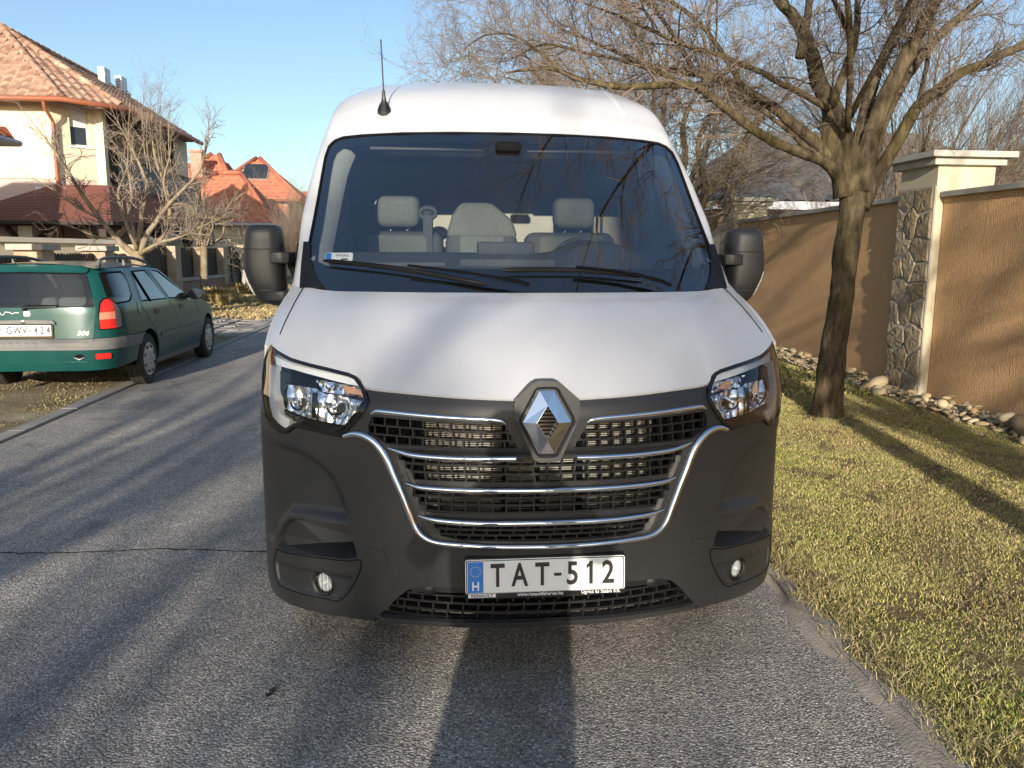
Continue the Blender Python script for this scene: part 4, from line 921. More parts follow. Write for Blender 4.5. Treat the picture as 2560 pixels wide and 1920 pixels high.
# ---- badge on its surround
ring = full([(0,1.104),(.030,1.103),(.046,1.095),(.105,1.044),(.108,.992),(.045,.853),(.03,.845),(0,.844)])
rec = full([(0,1.086),(.030,1.084),(.040,1.078),(.091,.985),(.091,.965),(.036,.864),(.025,.858),(0,.857)])
def BP(u, v, o): # badge plane: flat, leaning like the nose
    u = np.asarray(u, float); v = np.asarray(v, float); return u, 2.497+(v-.97)*.13-o, v
vpart(patch('badge_surround', ring, BP, M['plastic'], None, sp=.02, regs=[(rec, .014, .010)], thick=.06, ang=35))
b = MB(); o_ = [(.0,.1015),(.024,.1015),(.080,.002),(.080,-.004),(.024,-.1015),(0,-.1015)]
O = full(o_); I = full([(0,.052),(.034,0),(0,-.052)])
cz = .972
def bpv(u, w_, off): return tuple(float(q) for q in BP(u, w_+cz, off))
mid = lambda p: [(a*.62, c*.74) for a, c in p]
# four faceted arms
outer = [(-.024,.1015),(.024,.1015),(.080,-.001),(.024,-.1015),(-.024,-.1015),(-.080,-.001)]
inner = [(0,.055),(.035,0),(0,-.055),(-.035,0)]
ov_ = [bpv(u, v, -.004) for u, v in outer]; iv_ = [bpv(u, v, .016) for u, v in inner]; bk = [bpv(u*1.0, v, -.016) for u, v in outer]; ib = [bpv(u, v, -.014) for u, v in inner]
b.add(ov_+iv_+bk+ib, [(0,6,1),(1,6,7,2),(2,7,8,3),(3,8,4),(4,8,9,5),(5,9,6,0)]+[(i,(i+1)%6,10+(i+1)%6,10+i) for i in range(6)]+[(6+i,16+i,16+(i+1)%4,6+(i+1)%4) for i in range(4)])
vpart(bevel(b.build('rhombus_badge', M['chrome']), .0015, 2))
b = MB(); b.add([bpv(u*.98, v*.98, -.012) for u, v in inner], [(3,2,1,0)])
for k in range(8):
    z_ = -.042+k*.012; hw = .033*(1-abs(z_)/.055)
    p = [bpv(-hw, z_, -.010), bpv(hw, z_, -.010), bpv(hw, z_+.006, -.004), bpv(-hw, z_+.006, -.004)]; b.add(p, [(0,1,2,3)])
vpart(b.build('badge_centre', M['gloss']))
# ---- headlights
rng = random.Random(3)
for s_ in (1, -1):
    f_ = lambda p: [(a*s_, b) for a, b in p] if s_ > 0 else [(a*s_, b) for a, b in p][::-1]
    hl = empty('headlight'); hl.location = fp(.85*s_, 1.0); hl.parent = van; hl.matrix_parent_inverse = Matrix.Translation(-VP)
    def hp(o):
        o.parent = hl; o.matrix_parent_inverse = Matrix.Translation(-fp(.85*s_, 1.0)); return o
    lensp = inset(HL, .012)
    hp(patch('bezel', f_(HL), FM, M['gloss'], None, holes=[f_(lensp)], sp=.03, off=.006, thick=.07))
    hp(patch('housing', f_(inset(HL, .006)), FM, M['gloss'], None, sp=.04, off=-.055))
    DT = [(1.064,1.135),(1.0,1.127),(.926,1.115),(.808,1.104),(.707,1.094),(.645,1.084),(.628,1.063),(.706,1.072),(.807,1.086),(.925,1.099),(1.04,1.105)]
    hp(patch('daytime_light', f_(DT), FM, M['drl'], None, sp=.02, off=-.010, thick=.03))
    DV = [(1.108,1.10),(1.066,1.098),(1.042,1.027),(1.030,.966),(1.004,.941),(.945,.927),(.952,.905),(.975,.893),(1.02,.905),(1.062,.923),(1.085,.958),(1.10,1.041)]
    hp(patch('daytime_light', f_(DV), FM, M['drl'], None, sp=.02, off=-.010, thick=.03))
    IN = [(.828,1.073),(.74,1.068),(.634,1.058),(.614,1.029),(.72,1.032),(.793,1.036),(.808,1.053)]
    ind = patch('indicator', f_(IN), FM, M['reflector'], None, sp=.012, off=-.022, thick=.02, offf=lambda V: .005*np.sin(V[:, 0]*420)); hp(ind)
    IA = [(.70,1.062),(.66,1.058),(.628,1.048),(.622,1.037),(.69,1.039)] if s_ < 0 else [(.74,1.064),(.70,1.062),(.67,1.04),(.72,1.039)]
    b = MB(); b.tube([fp(.69*s_, 1.048, -.02), fp(.69*s_, 1.048, -.004)], .011, 12); 
    hp(patch('amber_bulb', f_(IA), FM, M['amber'], None, sp=.02, off=-.014, thick=.006))
    RF = [(.993,1.043),(.90,1.043),(.832,1.044),(.788,1.028),(.70,1.023),(.634,1.016),(.648,.992),(.677,.962),(.711,.927),(.805,.935),(.92,.943),(.991,.958),(.985,.994)]
    def facets(V):
        u = np.abs(V[:, 0]); z = V[:, 1]
        c1 = .92; c2 = .74
        d = np.minimum(np.hypot((u-c1)/1.1, z-.99), np.hypot((u-c2)/1.1, z-.985))
        return -.035*np.exp(-(d/.045)**2)+.005*np.abs(np.sin(u*95))+.0015*np.sin(z*120)
    rf = patch('reflector', f_(RF), FM, M['reflector'], None, sp=.008, off=-.028, offf=facets, ang=12); hp(rf)
    for c_ in (.92, .74):
        b = MB(); b.lathe([(.011, -.05), (.011, -.01), (.008, -.003), (.001, 0)], 14, Matrix.Translation(fp(c_*s_, .988, -.018)) @ Matrix.Rotation(R(90), 4, 'X'), cap=False); hp(b.build('bulb_shield', M['reflector'], None, True, 40))
        b = MB(); pts = [fp(c_*s_+.032*math.cos(t), .988+.024*math.sin(t), -.022) for t in np.linspace(math.pi*1.02, math.pi*1.98, 10)]
        b.tube(pts, .004, 6); hp(b.build('reflector_rim', M['gloss'], None, True))
    # dark fins and mask pieces between the bowls
    for u0, u1 in ((.825, .838),):
        hp(patch('mask', f_([(u1,1.03),(u0,1.03),(u0-.004,.945),(u1+.004,.945)]), FM, M['gloss'], None, sp=.03, off=-.02, thick=.02))
    hp(patch('mask', f_([(1.036,1.085),(.925,1.083),(.835,1.075),(.815,1.055),(.83,1.048),(.90,1.05),(.99,1.05),(1.01,1.0),(1.028,1.02)]), FM, M['gloss'], None, sp=.03, off=-.024, thick=.02))
    hp(patch('mask', f_([(1.0,.955),(.92,.94),(.805,.93),(.711,.922),(.73,.91),(.83,.918),(.935,.92),(.99,.938)]), FM, M['gloss'], None, sp=.03, off=-.022, thick=.02))
    hp(patch('lens', f_(lensp), FM, M['lens'], None, sp=.03, off=.004))
# ---- number plate
def flatp(y0): return lambda u, v, o: (np.asarray(u, float), y0-np.asarray(o, float)+(np.asarray(v, float)-.46)*.09, np.asarray(v, float))
pl = empty('number_plate'); pl.location = (0, 2.49, .46); pl.parent = van; pl.matrix_parent_inverse = Matrix.Translation(-VP)
def pp(o): o.parent = pl; o.matrix_parent_inverse = Matrix.Translation((0, -2.49, -.46)); return o
def rrect(x0, z0, x1, z1, r, n=4):
    o = []
    for cx, cz_, a in ((x1-r, z0+r, -90), (x1-r, z1-r, 0), (x0+r, z1-r, 90), (x0+r, z0+r, 180)):
        for k in range(n+1): t = R(a+90*k/n); o.append((cx+r*math.cos(t), cz_+r*math.sin(t)))
    return o
FP = flatp(2.494)
pp(patch('plate_frame', rrect(-.27, .388, .27, .521, .008), FP, M['gloss'], None, sp=.1, off=.004, thick=.02))
pp(patch('plate_rim', rrect(-.266, .403, .266, .517, .008), FP, M['whitepr'], None, holes=[rrect(-.263, .4035, .263, .514, .006)], sp=.1, off=.0055))
pp(patch('plate_sheet', rrect(-.260, .4055, .260, .511, .006), FP, M['platew'], None, sp=.1, off=.0070, thick=.003))
pp(patch('plate_band', rrect(-.258, .407, -.207, .5095, .004), FP, M['blue'], None, sp=.1, off=.0078))
def text(name, s, size, mat, parent=None, mtx=None, w=1., ex=.0006, bold=0., sp=1., shear=0.):
    cu = bpy.data.curves.new(name, 'FONT'); cu.body = s; cu.size = size; cu.extrude = ex; cu.offset = bold; cu.align_x = 'CENTER'; cu.align_y = 'CENTER'; cu.space_character = sp; cu.resolution_u = 3; cu.shear = shear
    t = bpy.data.objects.new(name, cu); col.objects.link(t); dg = bpy.context.evaluated_depsgraph_get(); dg.update()
    me = bpy.data.meshes.new_from_object(t.evaluated_get(dg)); bpy.data.objects.remove(t)
    me.transform(Matrix.Diagonal((w, 1, 1, 1)))
    if mtx: me.transform(mtx)
    o = bpy.data.objects.new(name, me); col.objects.link(o); me.materials.clear(); me.materials.append(mat)
    if parent: o.parent = parent
    return o
def onplate(x, z, off=.0082): return Matrix.Translation((x, 2.494-off+(z-.46)*.09, z)) @ Matrix.Rotation(R(90)-math.atan(.09), 4, 'X')
for ch, x in (('T', -.160), ('A', -.087), ('T', -.012), ('5', .089), ('1', .151), ('2', .209)):
    pp(text('plate_letter', ch, .107, M['ink'], None, onplate(x, .4595), .80 if ch.isdigit() else .72, bold=.0022))
b = MB(); p = [FP(u, v, .0083) for u, v in ((.027,.456),(.052,.456),(.052,.466),(.027,.466))]; b.add([tuple(map(float, q)) for q in p], [(0,1,2,3)]); pp(b.build('plate_letter', M['ink']))
b = MB(); b.add([tuple(map(float, FP(u, v, .0083))) for u, v in ((.136,.477),(.150,.488),(.150,.499),(.147,.499),(.136,.489))], [(0,1,2,3,4)]); pp(b.build('numeral_flag', M['ink']))
pp(text('plate_letter', 'H', .04, M['whitepr'], None, onplate(-.2325, .428, .0084), .9, bold=.001))
b = MB()
for k in range(12):
    t = 2*math.pi*k/12; cx, cz_ = -.2325+.0165*math.cos(t), .478+.0165*math.sin(t)
    b.add([tuple(map(float, FP(cx+.0026*(1 if j % 2 == 0 else .45)*math.cos(j*math.pi/5+math.pi/2), cz_+.0026*(1 if j % 2 == 0 else .45)*math.sin(j*math.pi/5+math.pi/2), .0086))) for j in range(10)], [tuple(range(10))])
pp(b.build('star_ring', M['yellow']))
pp(patch('maker_tab', rrect(-.257, .390, -.166, .4025, .001), FP, M['whitepr'], None, sp=.1, off=.0055))
pp(text('frame_print', 'RENAULT', .0125, M['ink'], None, onplate(-.2115, .3962, .0063), 1.35, bold=.0002))
pp(text('frame_print', 'www.renaultfehervar.hu', .0155, M['whitepr'], None, onplate(-.018, .3965, .0055), 1.0, bold=.0002))
pp(text('frame_print', 'Ugrics és Szabó Kft.', .0165, M['whitepr'], None, onplate(.185, .3975, .0055), 1.0, bold=.0002))
# ---- windscreen surface
def WS(x, z, off):
    x = np.asarray(x, float); z = np.asarray(z, float)
    y = 3.39+(z-1.37)*1.11-.2*(1-np.minimum(1, (x/.88)**2))
    return x, y-off*.67, z+off*.74
def wp(x, z, off=0.): return Vector([float(q) for q in WS(x, z, off)])
edge = [(0,1.352),(.3,1.352),(.6,1.352),(.85,1.362),(.897,1.37),(.895,1.45),(.891,1.546),(.884,1.66),(.878,1.77),(.873,1.887),(.869,1.96),(.857,2.02),(.83,2.052),(.79,2.068),(.7,2.075),(.5,2.08),(.25,2.08),(0,2.08)]
vis = [(0,1.452),(.3,1.452),(.6,1.452),(.79,1.455),(.845,1.475),(.85,1.546),(.845,1.66),(.84,1.77),(.834,1.887),(.828,1.95),(.815,1.99),(.785,2.015),(.7,2.028),(.5,2.035),(.25,2.035),(0,2.035)]
ws = vpart(patch('windscreen', full(edge), WS, M['glass'], None, sp=.05))
vpart(patch('windscreen_border', full(edge), WS, M['gloss'], None, holes=[full(vis)], sp=.05, off=-.006))
edge2 = edge[3:]
b = MB(); L = full(edge); b.tube([wp(a, c, .002) for a, c in L[3:-3]], .006, 6, cap=True); vpart(b.build('windscreen_seal', M['dark'], None, True))
for s_ in (1, -1):
    f_ = lambda p: [(a*s_, b) for a, b in p]
    vpart(patch('cowl_corner', f_([(.906,1.362),(.912,1.45),(.915,1.548),(.886,1.548),(.880,1.49),(.858,1.435),(.83,1.395),(.80,1.362)]), WS, M['plastic2'], None, sp=.03, off=.012, thick=.02))
# ---- bonnet: loft from the nose line back to the windscreen
hf = [(0,1.045),(.117,1.043),(.237,1.047),(.357,1.052),(.482,1.058),(.6,1.065),(.628,1.092),(.66,1.104),(.757,1.119),(.837,1.128),(.928,1.139),(1.006,1.156),(1.066,1.173),(1.10,1.168)]
HP = []
for (a, z_) in hf: HP.append(fp(a, z_, .004))
rear = []
for i, p in enumerate(HP):
    t = i/(len(HP)-1); x = np.interp(p.x, [0, .6, .9, .955, .975], [0, .60, .86, .905, .945])
    q = wp(min(x, .90), 1.352+(.018 if x > .85 else 0), .004); q.x = x
    if i == len(HP)-1: q = Vector((.947, 3.47, 1.385))
    rear.append(q)
cols = []
for i, (p, q) in enumerate(zip(HP, rear)):
    t = p.x/.96; bl = .085*(1-t**3)+.028
    m = p.lerp(q, .34)+Vector((0, 0, bl)); c = []
    low = p+Vector((0, .012, -.02)); c.append(low)
    for k in range(25):
        u = k/24; c.append(p*(1-u)**2+m*2*u*(1-u)+q*u*u)
    cols.append(c)
A = np.array([[tuple(v) for v in c] for c in cols])      # (cols, rows, 3)
fine = np.array([cr(A[:, j], 5) for j in range(A.shape[1])])  # rows, cols
nr, ncl = fine.shape[:2]
Lx = fine[:, ::-1].copy(); Lx[..., 0] *= -1
G = np.concatenate([Lx, fine[:, 1:]], 1); nr, ncl = G.shape[:2]
F = [(j*ncl+i, j*ncl+i+1, (j+1)*ncl+i+1, (j+1)*ncl+i) for j in range(nr-1) for i in range(ncl-1)]
Gr = G.copy()
for r_i in range(2, nr):
    for _ in range(min(60, int(r_i*2.5))):
        Gr[r_i, 2:-2] = .5*Gr[r_i, 2:-2]+.25*(Gr[r_i, 1:-3]+Gr[r_i, 3:-1])
van_bonnet = vpart(mesh('bonnet', Gr.reshape(-1, 3), F, M['white'], None, True, 60))
fend = fine[:, -1]  # outer edge line of the bonnet: shared with the wing
# bonnet shut line
for s_ in (1, -1):
    ln = fine[6:, -9] ; b = MB(); b.tube([Vector((s_*p[0], p[1], p[2]+.0005)) for p in ln], .0018, 5); vpart(b.build('bonnet_seam', M['dark'], None, True))
# ---- cab shell: A-pillars, roof and upper sides
S0 = [(.899,0,1.37),(.895,0,1.45),(.891,0,1.546),(.884,0,1.66),(.878,0,1.77),(.873,0,1.887),(.869,0,1.96),(.857,0,2.02),(.83,0,2.055),(.7,0,2.078),(.5,0,2.083),(.25,0,2.083),(0,0,2.083)]
S0 = [tuple(wp(x, z, .003)) for x, _, z in S0]
S1 = [(.947,3.44,1.36),(.947,3.54,1.44),(.947,3.66,1.54),(.946,3.77,1.66),(.941,3.9,1.77),(.932,4.03,1.885),(.918,4.15,1.99),(.90,4.24,2.08),(.85,4.25,2.15),(.72,4.23,2.185),(.5,4.18,2.20),(.25,4.13,2.21),(0,4.11,2.212)]
S2 = [(.96,3.62,1.36),(.956,3.72,1.44),(.953,3.82,1.54),(.951,3.95,1.66),(.946,4.1,1.77),(.937,4.25,1.885),(.918,4.38,2.03),(.885,4.45,2.17),(.838,4.5,2.30),(.70,4.5,2.345),(.5,4.48,2.365),(.25,4.45,2.378),(0,4.44,2.38)]
S3 = [(.985,4.6,1.36),(.98,4.62,1.44),(.972,4.65,1.54),(.962,4.7,1.66),(.95,4.75,1.77),(.938,4.8,1.885),(.918,4.85,2.05),(.882,4.9,2.2),(.815,4.95,2.38),(.70,4.97,2.465),(.5,4.97,2.492),(.25,4.97,2.503),(0,4.97,2.508)]
S4 = [(x, 5.7, z+.012*(z > 2.2)) for x, y, z in S3]; S5 = [(x, 6.6, z+.015*(z > 2.2)) for x, y, z in S3]; S6 = [(x, 8.0, z+.01*(z > 2.2)) for x, y, z in S3]
SA = np.array([S0, S1, S2, S3, S4, S5, S6])
t1 = np.array([cr(SA[:, j], 8) for j in range(SA.shape[1])])      # (13, nu, 3)
t2 = np.array([cr(t1[:, i], 5) for i in range(t1.shape[1])])      # (nu, nt, 3)
nu, ntt = t2.shape[:2]
def shell_faces(sel):
    return [(i*ntt+j, i*ntt+j+1, (i+1)*ntt+j+1, (i+1)*ntt+j) for i in range(nu-1) for j in range(ntt-1) if sel(i, j)]
iswin = lambda i, j: 12 <= i < 23 and 4 <= j < 27 and (i-11)*2.4+8 > (j-12)*.9 
Gs = t2.copy()
for s_ in (1, -1):
    V = Gs.reshape(-1, 3)*np.array([s_, 1, 1])
    fl_ = (lambda q: q[::-1]) if s_ < 0 else (lambda q: q)
    vpart(mesh('cab_shell', V, [fl_(q)[::-1] for q in shell_faces(lambda i, j: not iswin(i, j))], M['white'], None, True, 60))
    vpart(mesh('door_window', V, [fl_(q)[::-1] for q in shell_faces(iswin)], M['sideglass'], None, True, 60))
    # raised roof rib
    rib = t2[10:40, 46:49]; b = MB()
    P = t2[9:36, 47]; nrm = np.array([0, -.45, .89])
    b.tube([Vector(p*np.array([s_, 1, 1])+nrm*.0005) for p in P], [.004]+[.022]*(len(P)-2)+[.004], 8, flat=(.16, 1), up=(0, -.4, .9)); vpart(b.build('roof_rib', M['white'], None, True, 60))
# lower sides
def SX(y, z, o):
    y = np.asarray(y, float); z = np.asarray(z, float)
    x = np.interp(y, [3.0, 3.2, 3.5, 4.6, 9], [.99, 1.012, 1.02, 1.03, 1.03])
    top = np.interp(y, [3.0, 3.45, 4.6, 9], [.962, .947, .985, .985])
    t = np.clip((1.36-z)/.42, 0, 1); t = 1-(1-t)**2.2
    return top+(x-top)*t+o, y, z
zt = lambda y: float(np.interp(y, fend[1:, 1], fend[1:, 2])) if y < 3.47 else 1.36
top = [(y, zt(y)-.002) for y in np.linspace(3.03, 3.46, 8)]+[(3.6, 1.36), (4.6, 1.36), (8.0, 1.36)]
def arch(cy, r, z0, a0, a1, n=14): return [(cy+r*math.cos(t), .36+r*math.sin(t)) for t in np.linspace(R(a0), R(a1), n)]
sid = [(3.03, .94), (3.20, .93), (3.36, .74)]+arch(3.66, .40, .36, 118, 0)[2:]+[(4.06, .36), (6.42, .36)]+arch(6.83, .40, .36, 180, 0)+[(8.0, .36)]+top[::-1]
for s_ in (1, -1):
    o = patch('side_panel', sid, lambda u, v, o: (SX(u, v, o)[0]*s_, u, v), M['white'], None, sp=.08, thick=.03); vpart(o)
    o = patch('side_cladding', [(4.12,.34),(6.35,.34),(6.38,.56),(4.08,.56)], lambda u, v, o: (SX(u, v, o)[0]*s_, u, v), M['plastic'], None, sp=.15, off=.012, thick=.02); vpart(o)
    b = MB(); b.tube([Vector((SX(y, z, .002)[0]*s_, y, z)) for y, z in ((4.62, 1.36), (4.62, 1.0), (4.62, .6), (4.6, .4))], .003, 5); vpart(b.build('door_seam', M['dark'], None))
    b = MB(); x0 = float(SX(4.45, 1.15, .0)[0])*s_; b.box((min(x0-.01*s_, x0+.03*s_), 4.36, 1.13), (max(x0-.01*s_, x0+.03*s_), 4.53, 1.17)); vpart(bevel(b.build('door_handle', M['plastic2']), .008))
# tail wall and floor
b = MB(); b.prism([(-.985, 8.0, 1.36), (-1.03, 8.0, .36), (1.03, 8.0, .36), (.985, 8.0, 1.36), (.918, 8.0, 2.05), (.815, 8.0, 2.385), (.5, 8, 2.50), (-.5, 8, 2.50), (-.815, 8.0, 2.385), (-.918, 8, 2.05)], (0, -.03, 0)); vpart(b.build('tail_panel', M['white']))
b = MB(); b.box((-.98, 3.15, .30), (.98, 7.97, .42)); vpart(b.build('floor_pan', M['dark']))
b = MB()
b.box((-.60, 2.85, .32), (.60, 3.1, .40)); vpart(b.build('front_beam', M['dark']))
# ---- wheels
def wheel(x, y, r, wd, side, hubmat, parent_fn, name='wheel'):
    e = empty(name); e.location = (x, y, r)
    Mx = Matrix.Rotation(R(90*side), 4, 'Y')
    b = MB(); b.lathe([(r*.60, -wd/2), (r*.86, -wd/2), (r*.955, -wd*.44), (r, -wd*.33), (r, -wd*.20), (r*.982, -wd*.18), (r*.982, -wd*.14), (r, -wd*.12), (r, wd*.12), (r*.982, wd*.14), (r*.982, wd*.18), (r, wd*.20), (r, wd*.33), (r*.955, wd*.44), (r*.86, wd/2), (r*.66, wd*.47), (r*.60, wd*.36)], 40, Mx, cap=False)
    n = 60
    for k in range(n):
        t = 2*math.pi*k/n
        for (z0, z1) in ((-wd*.40, -wd*.21), (wd*.21, wd*.40)):
            c, s = math.cos(t), math.sin(t); c2, s2 = math.cos(t+.055), math.sin(t+.055)
            v = [Mx @ Vector(q) for q in ((r*.97*c, r*.97*s, z0), (r*.97*c2, r*.97*s2, z0), (r*1.008*c2, r*1.008*s2, z0*(.93 if z0 < 0 else 1)), (r*1.008*c, r*1.008*s, z0*(.93 if z0 < 0 else 1)), (r*.97*c, r*.97*s, z1), (r*.97*c2, r*.97*s2, z1), (r*1.008*c2, r*1.008*s2, z1), (r*1.008*c, r*1.008*s, z1))]
            b.add(v, [(3,2,6,7),(0,3,7,4),(1,5,6,2),(0,1,2,3),(4,7,6,5)])
    b.build('tyre', M['tyre'], e, True, 35)
    b = MB(); b.lathe([(r*.61, wd*.38), (r*.66, wd*.44), (r*.64, wd*.47), (r*.58, wd*.45), (r*.40, wd*.50), (r*.22, wd*.53), (r*.12, wd*.52), (.001, wd*.525)], 32, Mx, cap=False); b.lathe([(r*.6, -wd*.4), (r*.5, wd*.1), (.001, wd*.1)], 24, Mx, cap=False)
    b.build('hubcap', hubmat, e, True, 35)
    b = MB()
    for k in range(8):
        t = 2*math.pi*(k+.5)/8
        for rr_, hw in ((r*.505, r*.055),):
            P = [(rr_*math.cos(t)+hw*a*math.cos(t)-hw*1.5*c*math.sin(t), rr_*math.sin(t)+hw*a*math.sin(t)+hw*1.5*c*math.cos(t)) for a, c in ((-1, -.6), (1, -1), (1, 1), (-1, .6))]
            zz = wd*.505
            b.add([Mx @ Vector((p[0], p[1], zz+wd*(.0-.012*i*0))) for i, p in enumerate(P)], [(0,1,2,3)])
    for k in range(4):
        t = 2*math.pi*k/4; p = [(r*.17*math.cos(t)+.012*math.cos(q), r*.17*math.sin(t)+.012*math.sin(q)) for q in np.linspace(0, 2*math.pi, 8, endpoint=False)]
        b.add([Mx @ Vector((u, v, wd*.535)) for u, v in p], [tuple(range(8))])
    b.build('hubcap_slot', M['dark'], e)
    return e
for y_ in (3.45, 6.83):
    for s_ in (1, -1):
        e = wheel(.87*s_, y_, .345, .225, s_, M['hub'], None); e.parent = van; e.matrix_parent_inverse = Matrix.Translation(-VP)
# ---- cabin
def rbox(name, lo, hi, mat, r=.03, seg=3, taper=None):
    b = MB(); b.box(lo, hi); o = b.build(name, mat); bevel(o, r, seg)
    o.data.polygons.foreach_set('use_smooth', [True]*len(o.data.polygons)); return o
xs = np.linspace(-.9, .9, 37)
def dashz(x): return 1.515+.055*math.exp(-((x-.40)/.17)**4)
rows = []
for (yy, dz) in ((3.22, -.16), (3.45, -.11), (3.62, -.06), (3.70, -.035), (3.78, -.012), (3.82, 0), (3.86, -.01), (3.90, -.06), (3.92, -.30)):
    rows.append([(x, max(yy, 3.03+.2*(x/.88)**2+.30+0*yy) if yy < 3.4 else yy, (1.515+dz if yy < 3.65 else dashz(x)+dz)) for x in xs])
G = np.array(rows); n_ = len(xs)
F = [(j*n_+i, j*n_+i+1, (j+1)*n_+i+1, (j+1)*n_+i) for j in range(len(rows)-1) for i in range(n_-1)]
dsh = vpart(mesh('dashboard', G.reshape(-1, 3), F, M['trimdark'], None, True, 50))
# demister grille, tray, binnacle hood
b = MB(); b.box((-.55, 3.47, 1.412), (.62, 3.53, 1.424)); vpart(b.build('demister_strip', M['trim']), dsh) if False else vpart(b.build('demister_strip', M['trim']))
b = MB()
for k in range(22): b.box((-.5+k*.05, 3.462, 1.422), (-.492+k*.05, 3.535, 1.428))
vpart(b.build('demister_rib', M['trimdark']))
vpart(rbox('dash_tray', (-.24, 3.60, 1.45), (.19, 3.66, 1.485), M['seatdark'], .008)); vpart(rbox('dash_screen', (-.15, 3.80, 1.50), (.12, 3.87, 1.565), M['trimdark'], .012))
vpart(rbox('dash_tray', (-.62, 3.62, 1.44), (-.30, 3.66, 1.47), M['seatdark'], .008))
b = MB(); b.lathe([(.185+.014*math.cos(t), .014*math.sin(t)) for t in np.linspace(0, 2*math.pi, 13)], 36, Matrix.Translation((.42, 4.03, 1.44)) @ Matrix.Rotation(R(28), 4, 'X') @ Matrix.Rotation(R(25), 4, 'X'), cap=False); b.tube([(.42, 4.03, 1.44), (.42, 3.9, 1.35)], .05, 10)
vpart(b.build('steering_wheel', M['trimdark'], None, True, 50))
def seat(x0, x1, single, hx0, hx1):
    e = empty('seat'); e.location = ((x0+x1)/2, 4.7, 1.0); e.parent = van; e.matrix_parent_inverse = Matrix.Translation(-VP)
    def sp_(o): o.parent = e; o.matrix_parent_inverse = Matrix.Translation(-Vector(((x0+x1)/2, 4.7, 1.0))); return o
    sp_(rbox('seat_back', (x0, 4.62, .95), (x1, 4.78, 1.635), M['seatdark'], .06, 4))
    sp_(rbox('seat_cushion', (x0, 4.15, .88), (x1, 4.70, 1.02), M['seatdark'], .05, 4))
    sp_(rbox('seat_panel', (x0+.075, 4.598, 1.0), (x1-.075, 4.66, 1.615), M['seat'], .025, 3))
    if hx0 is not None:
        sp_(rbox('headrest', (hx0, 4.57, 1.655), (hx1, 4.68, 1.825), M['seat'], .045, 4))
        sp_(rbox('headrest_back', (hx0-.006, 4.60, 1.66), (hx1+.006, 4.70, 1.83), M['seatdark'], .045, 4))
        for q in (.3, .7): b = MB(); b.tube([(hx0+(hx1-hx0)*q, 4.66, 1.58), (hx0+(hx1-hx0)*q, 4.65, 1.68)], .007, 8); sp_(b.build('headrest_post', M['chrome'], None, True))
    return e
seat(-.80, -.30, 1, -.665, -.43); seat(.17, .70, 1, .335, .565)
e = seat(-.285, .13, 1, None, None)
b = MB(); b.prism([(-.285, 4.62, 1.60), (.13, 4.62, 1.60), (.10, 4.64, 1.70), (-.02, 4.66, 1.80), (-.20, 4.66, 1.80), (-.25, 4.64, 1.72)], (0, .10, 0)); o = b.build('headrest', M['seat']); bevel(o, .03, 3); vpart(o)
b = MB(); b.tube([(-.385, 4.66, 1.60), (-.385, 4.63, 1.75)], .03, 8); b.tube([(-.385+.045*math.cos(t), 4.62, 1.735+.03*math.sin(t)) for t in np.linspace(0, 2*math.pi, 14)], .014, 6); vpart(b.build('belt_guide', M['trimdark'], None, True, 50))
b = MB(); b.box((-.41, 4.60, 1.30), (-.36, 4.604, 1.72)); vpart(b.build('seat_belt', M['seatdark']))
b = MB(); b.prism([(-.93, 5.02, .42), (.93, 5.02, .42), (.93, 5.02, 1.80), (.88, 5.02, 2.08), (.76, 5.02, 2.40), (-.76, 5.02, 2.40), (-.88, 5.02, 2.08), (-.93, 5.02, 1.80)], (0, .04, 0)); vpart(b.build('bulkhead', M['bulk']))
b = MB()
for k in range(4): b.box((.60+k*.028, 4.98, 1.0), (.61+k*.028, 5.02, 1.86))
vpart(b.build('bulkhead_rib', M['trimdark']))
b = MB(); b.box((-.76, 4.24, 2.05), (.76, 5.0, 2.09)); vpart(b.build('headliner', M['trimdark']))
for s_ in (1, -1):
    b = MB(); P = [(.862, 3.53, 1.45), (.852, 3.72, 1.60), (.838, 3.88, 1.75), (.82, 4.02, 1.89), (.79, 4.11, 1.99)]
    b.tube([Vector((x*s_, y, z)) for x, y, z in cr(P, 4)], .062, 8, flat=(.6, 1)); vpart(b.build('pillar_trim', M['trim'], None, True, 60))
    b = MB(); b.box((min(.86*s_, .93*s_), 3.6, .5), (max(.86*s_, .93*s_), 4.62, 1.44)); vpart(bevel(b.build('door_trim', M['trimdark']), .03))
    b = MB(); b.box((min(.84*s_, .92*s_), 4.62, .5), (max(.84*s_, .92*s_), 4.80, 2.06)); vpart(bevel(b.build('door_pillar', M['trim']), .03))
    b = MB(); b.tube([(.80*s_, 4.45, 1.35), (.80*s_, 4.5, 1.9)], .012, 8); vpart(b.build('belt_strap', M['seatdark'], None))
    # sun visors
    vpart(rbox('sun_visor', (min(.1*s_, .66*s_), 4.02, 1.995), (max(.1*s_, .66*s_), 4.2, 2.02), M['plastic2'], .008))
vpart(rbox('rain_sensor', (-.06, 3.86, 1.985), (.06, 3.94, 2.03), M['dark'], .015))
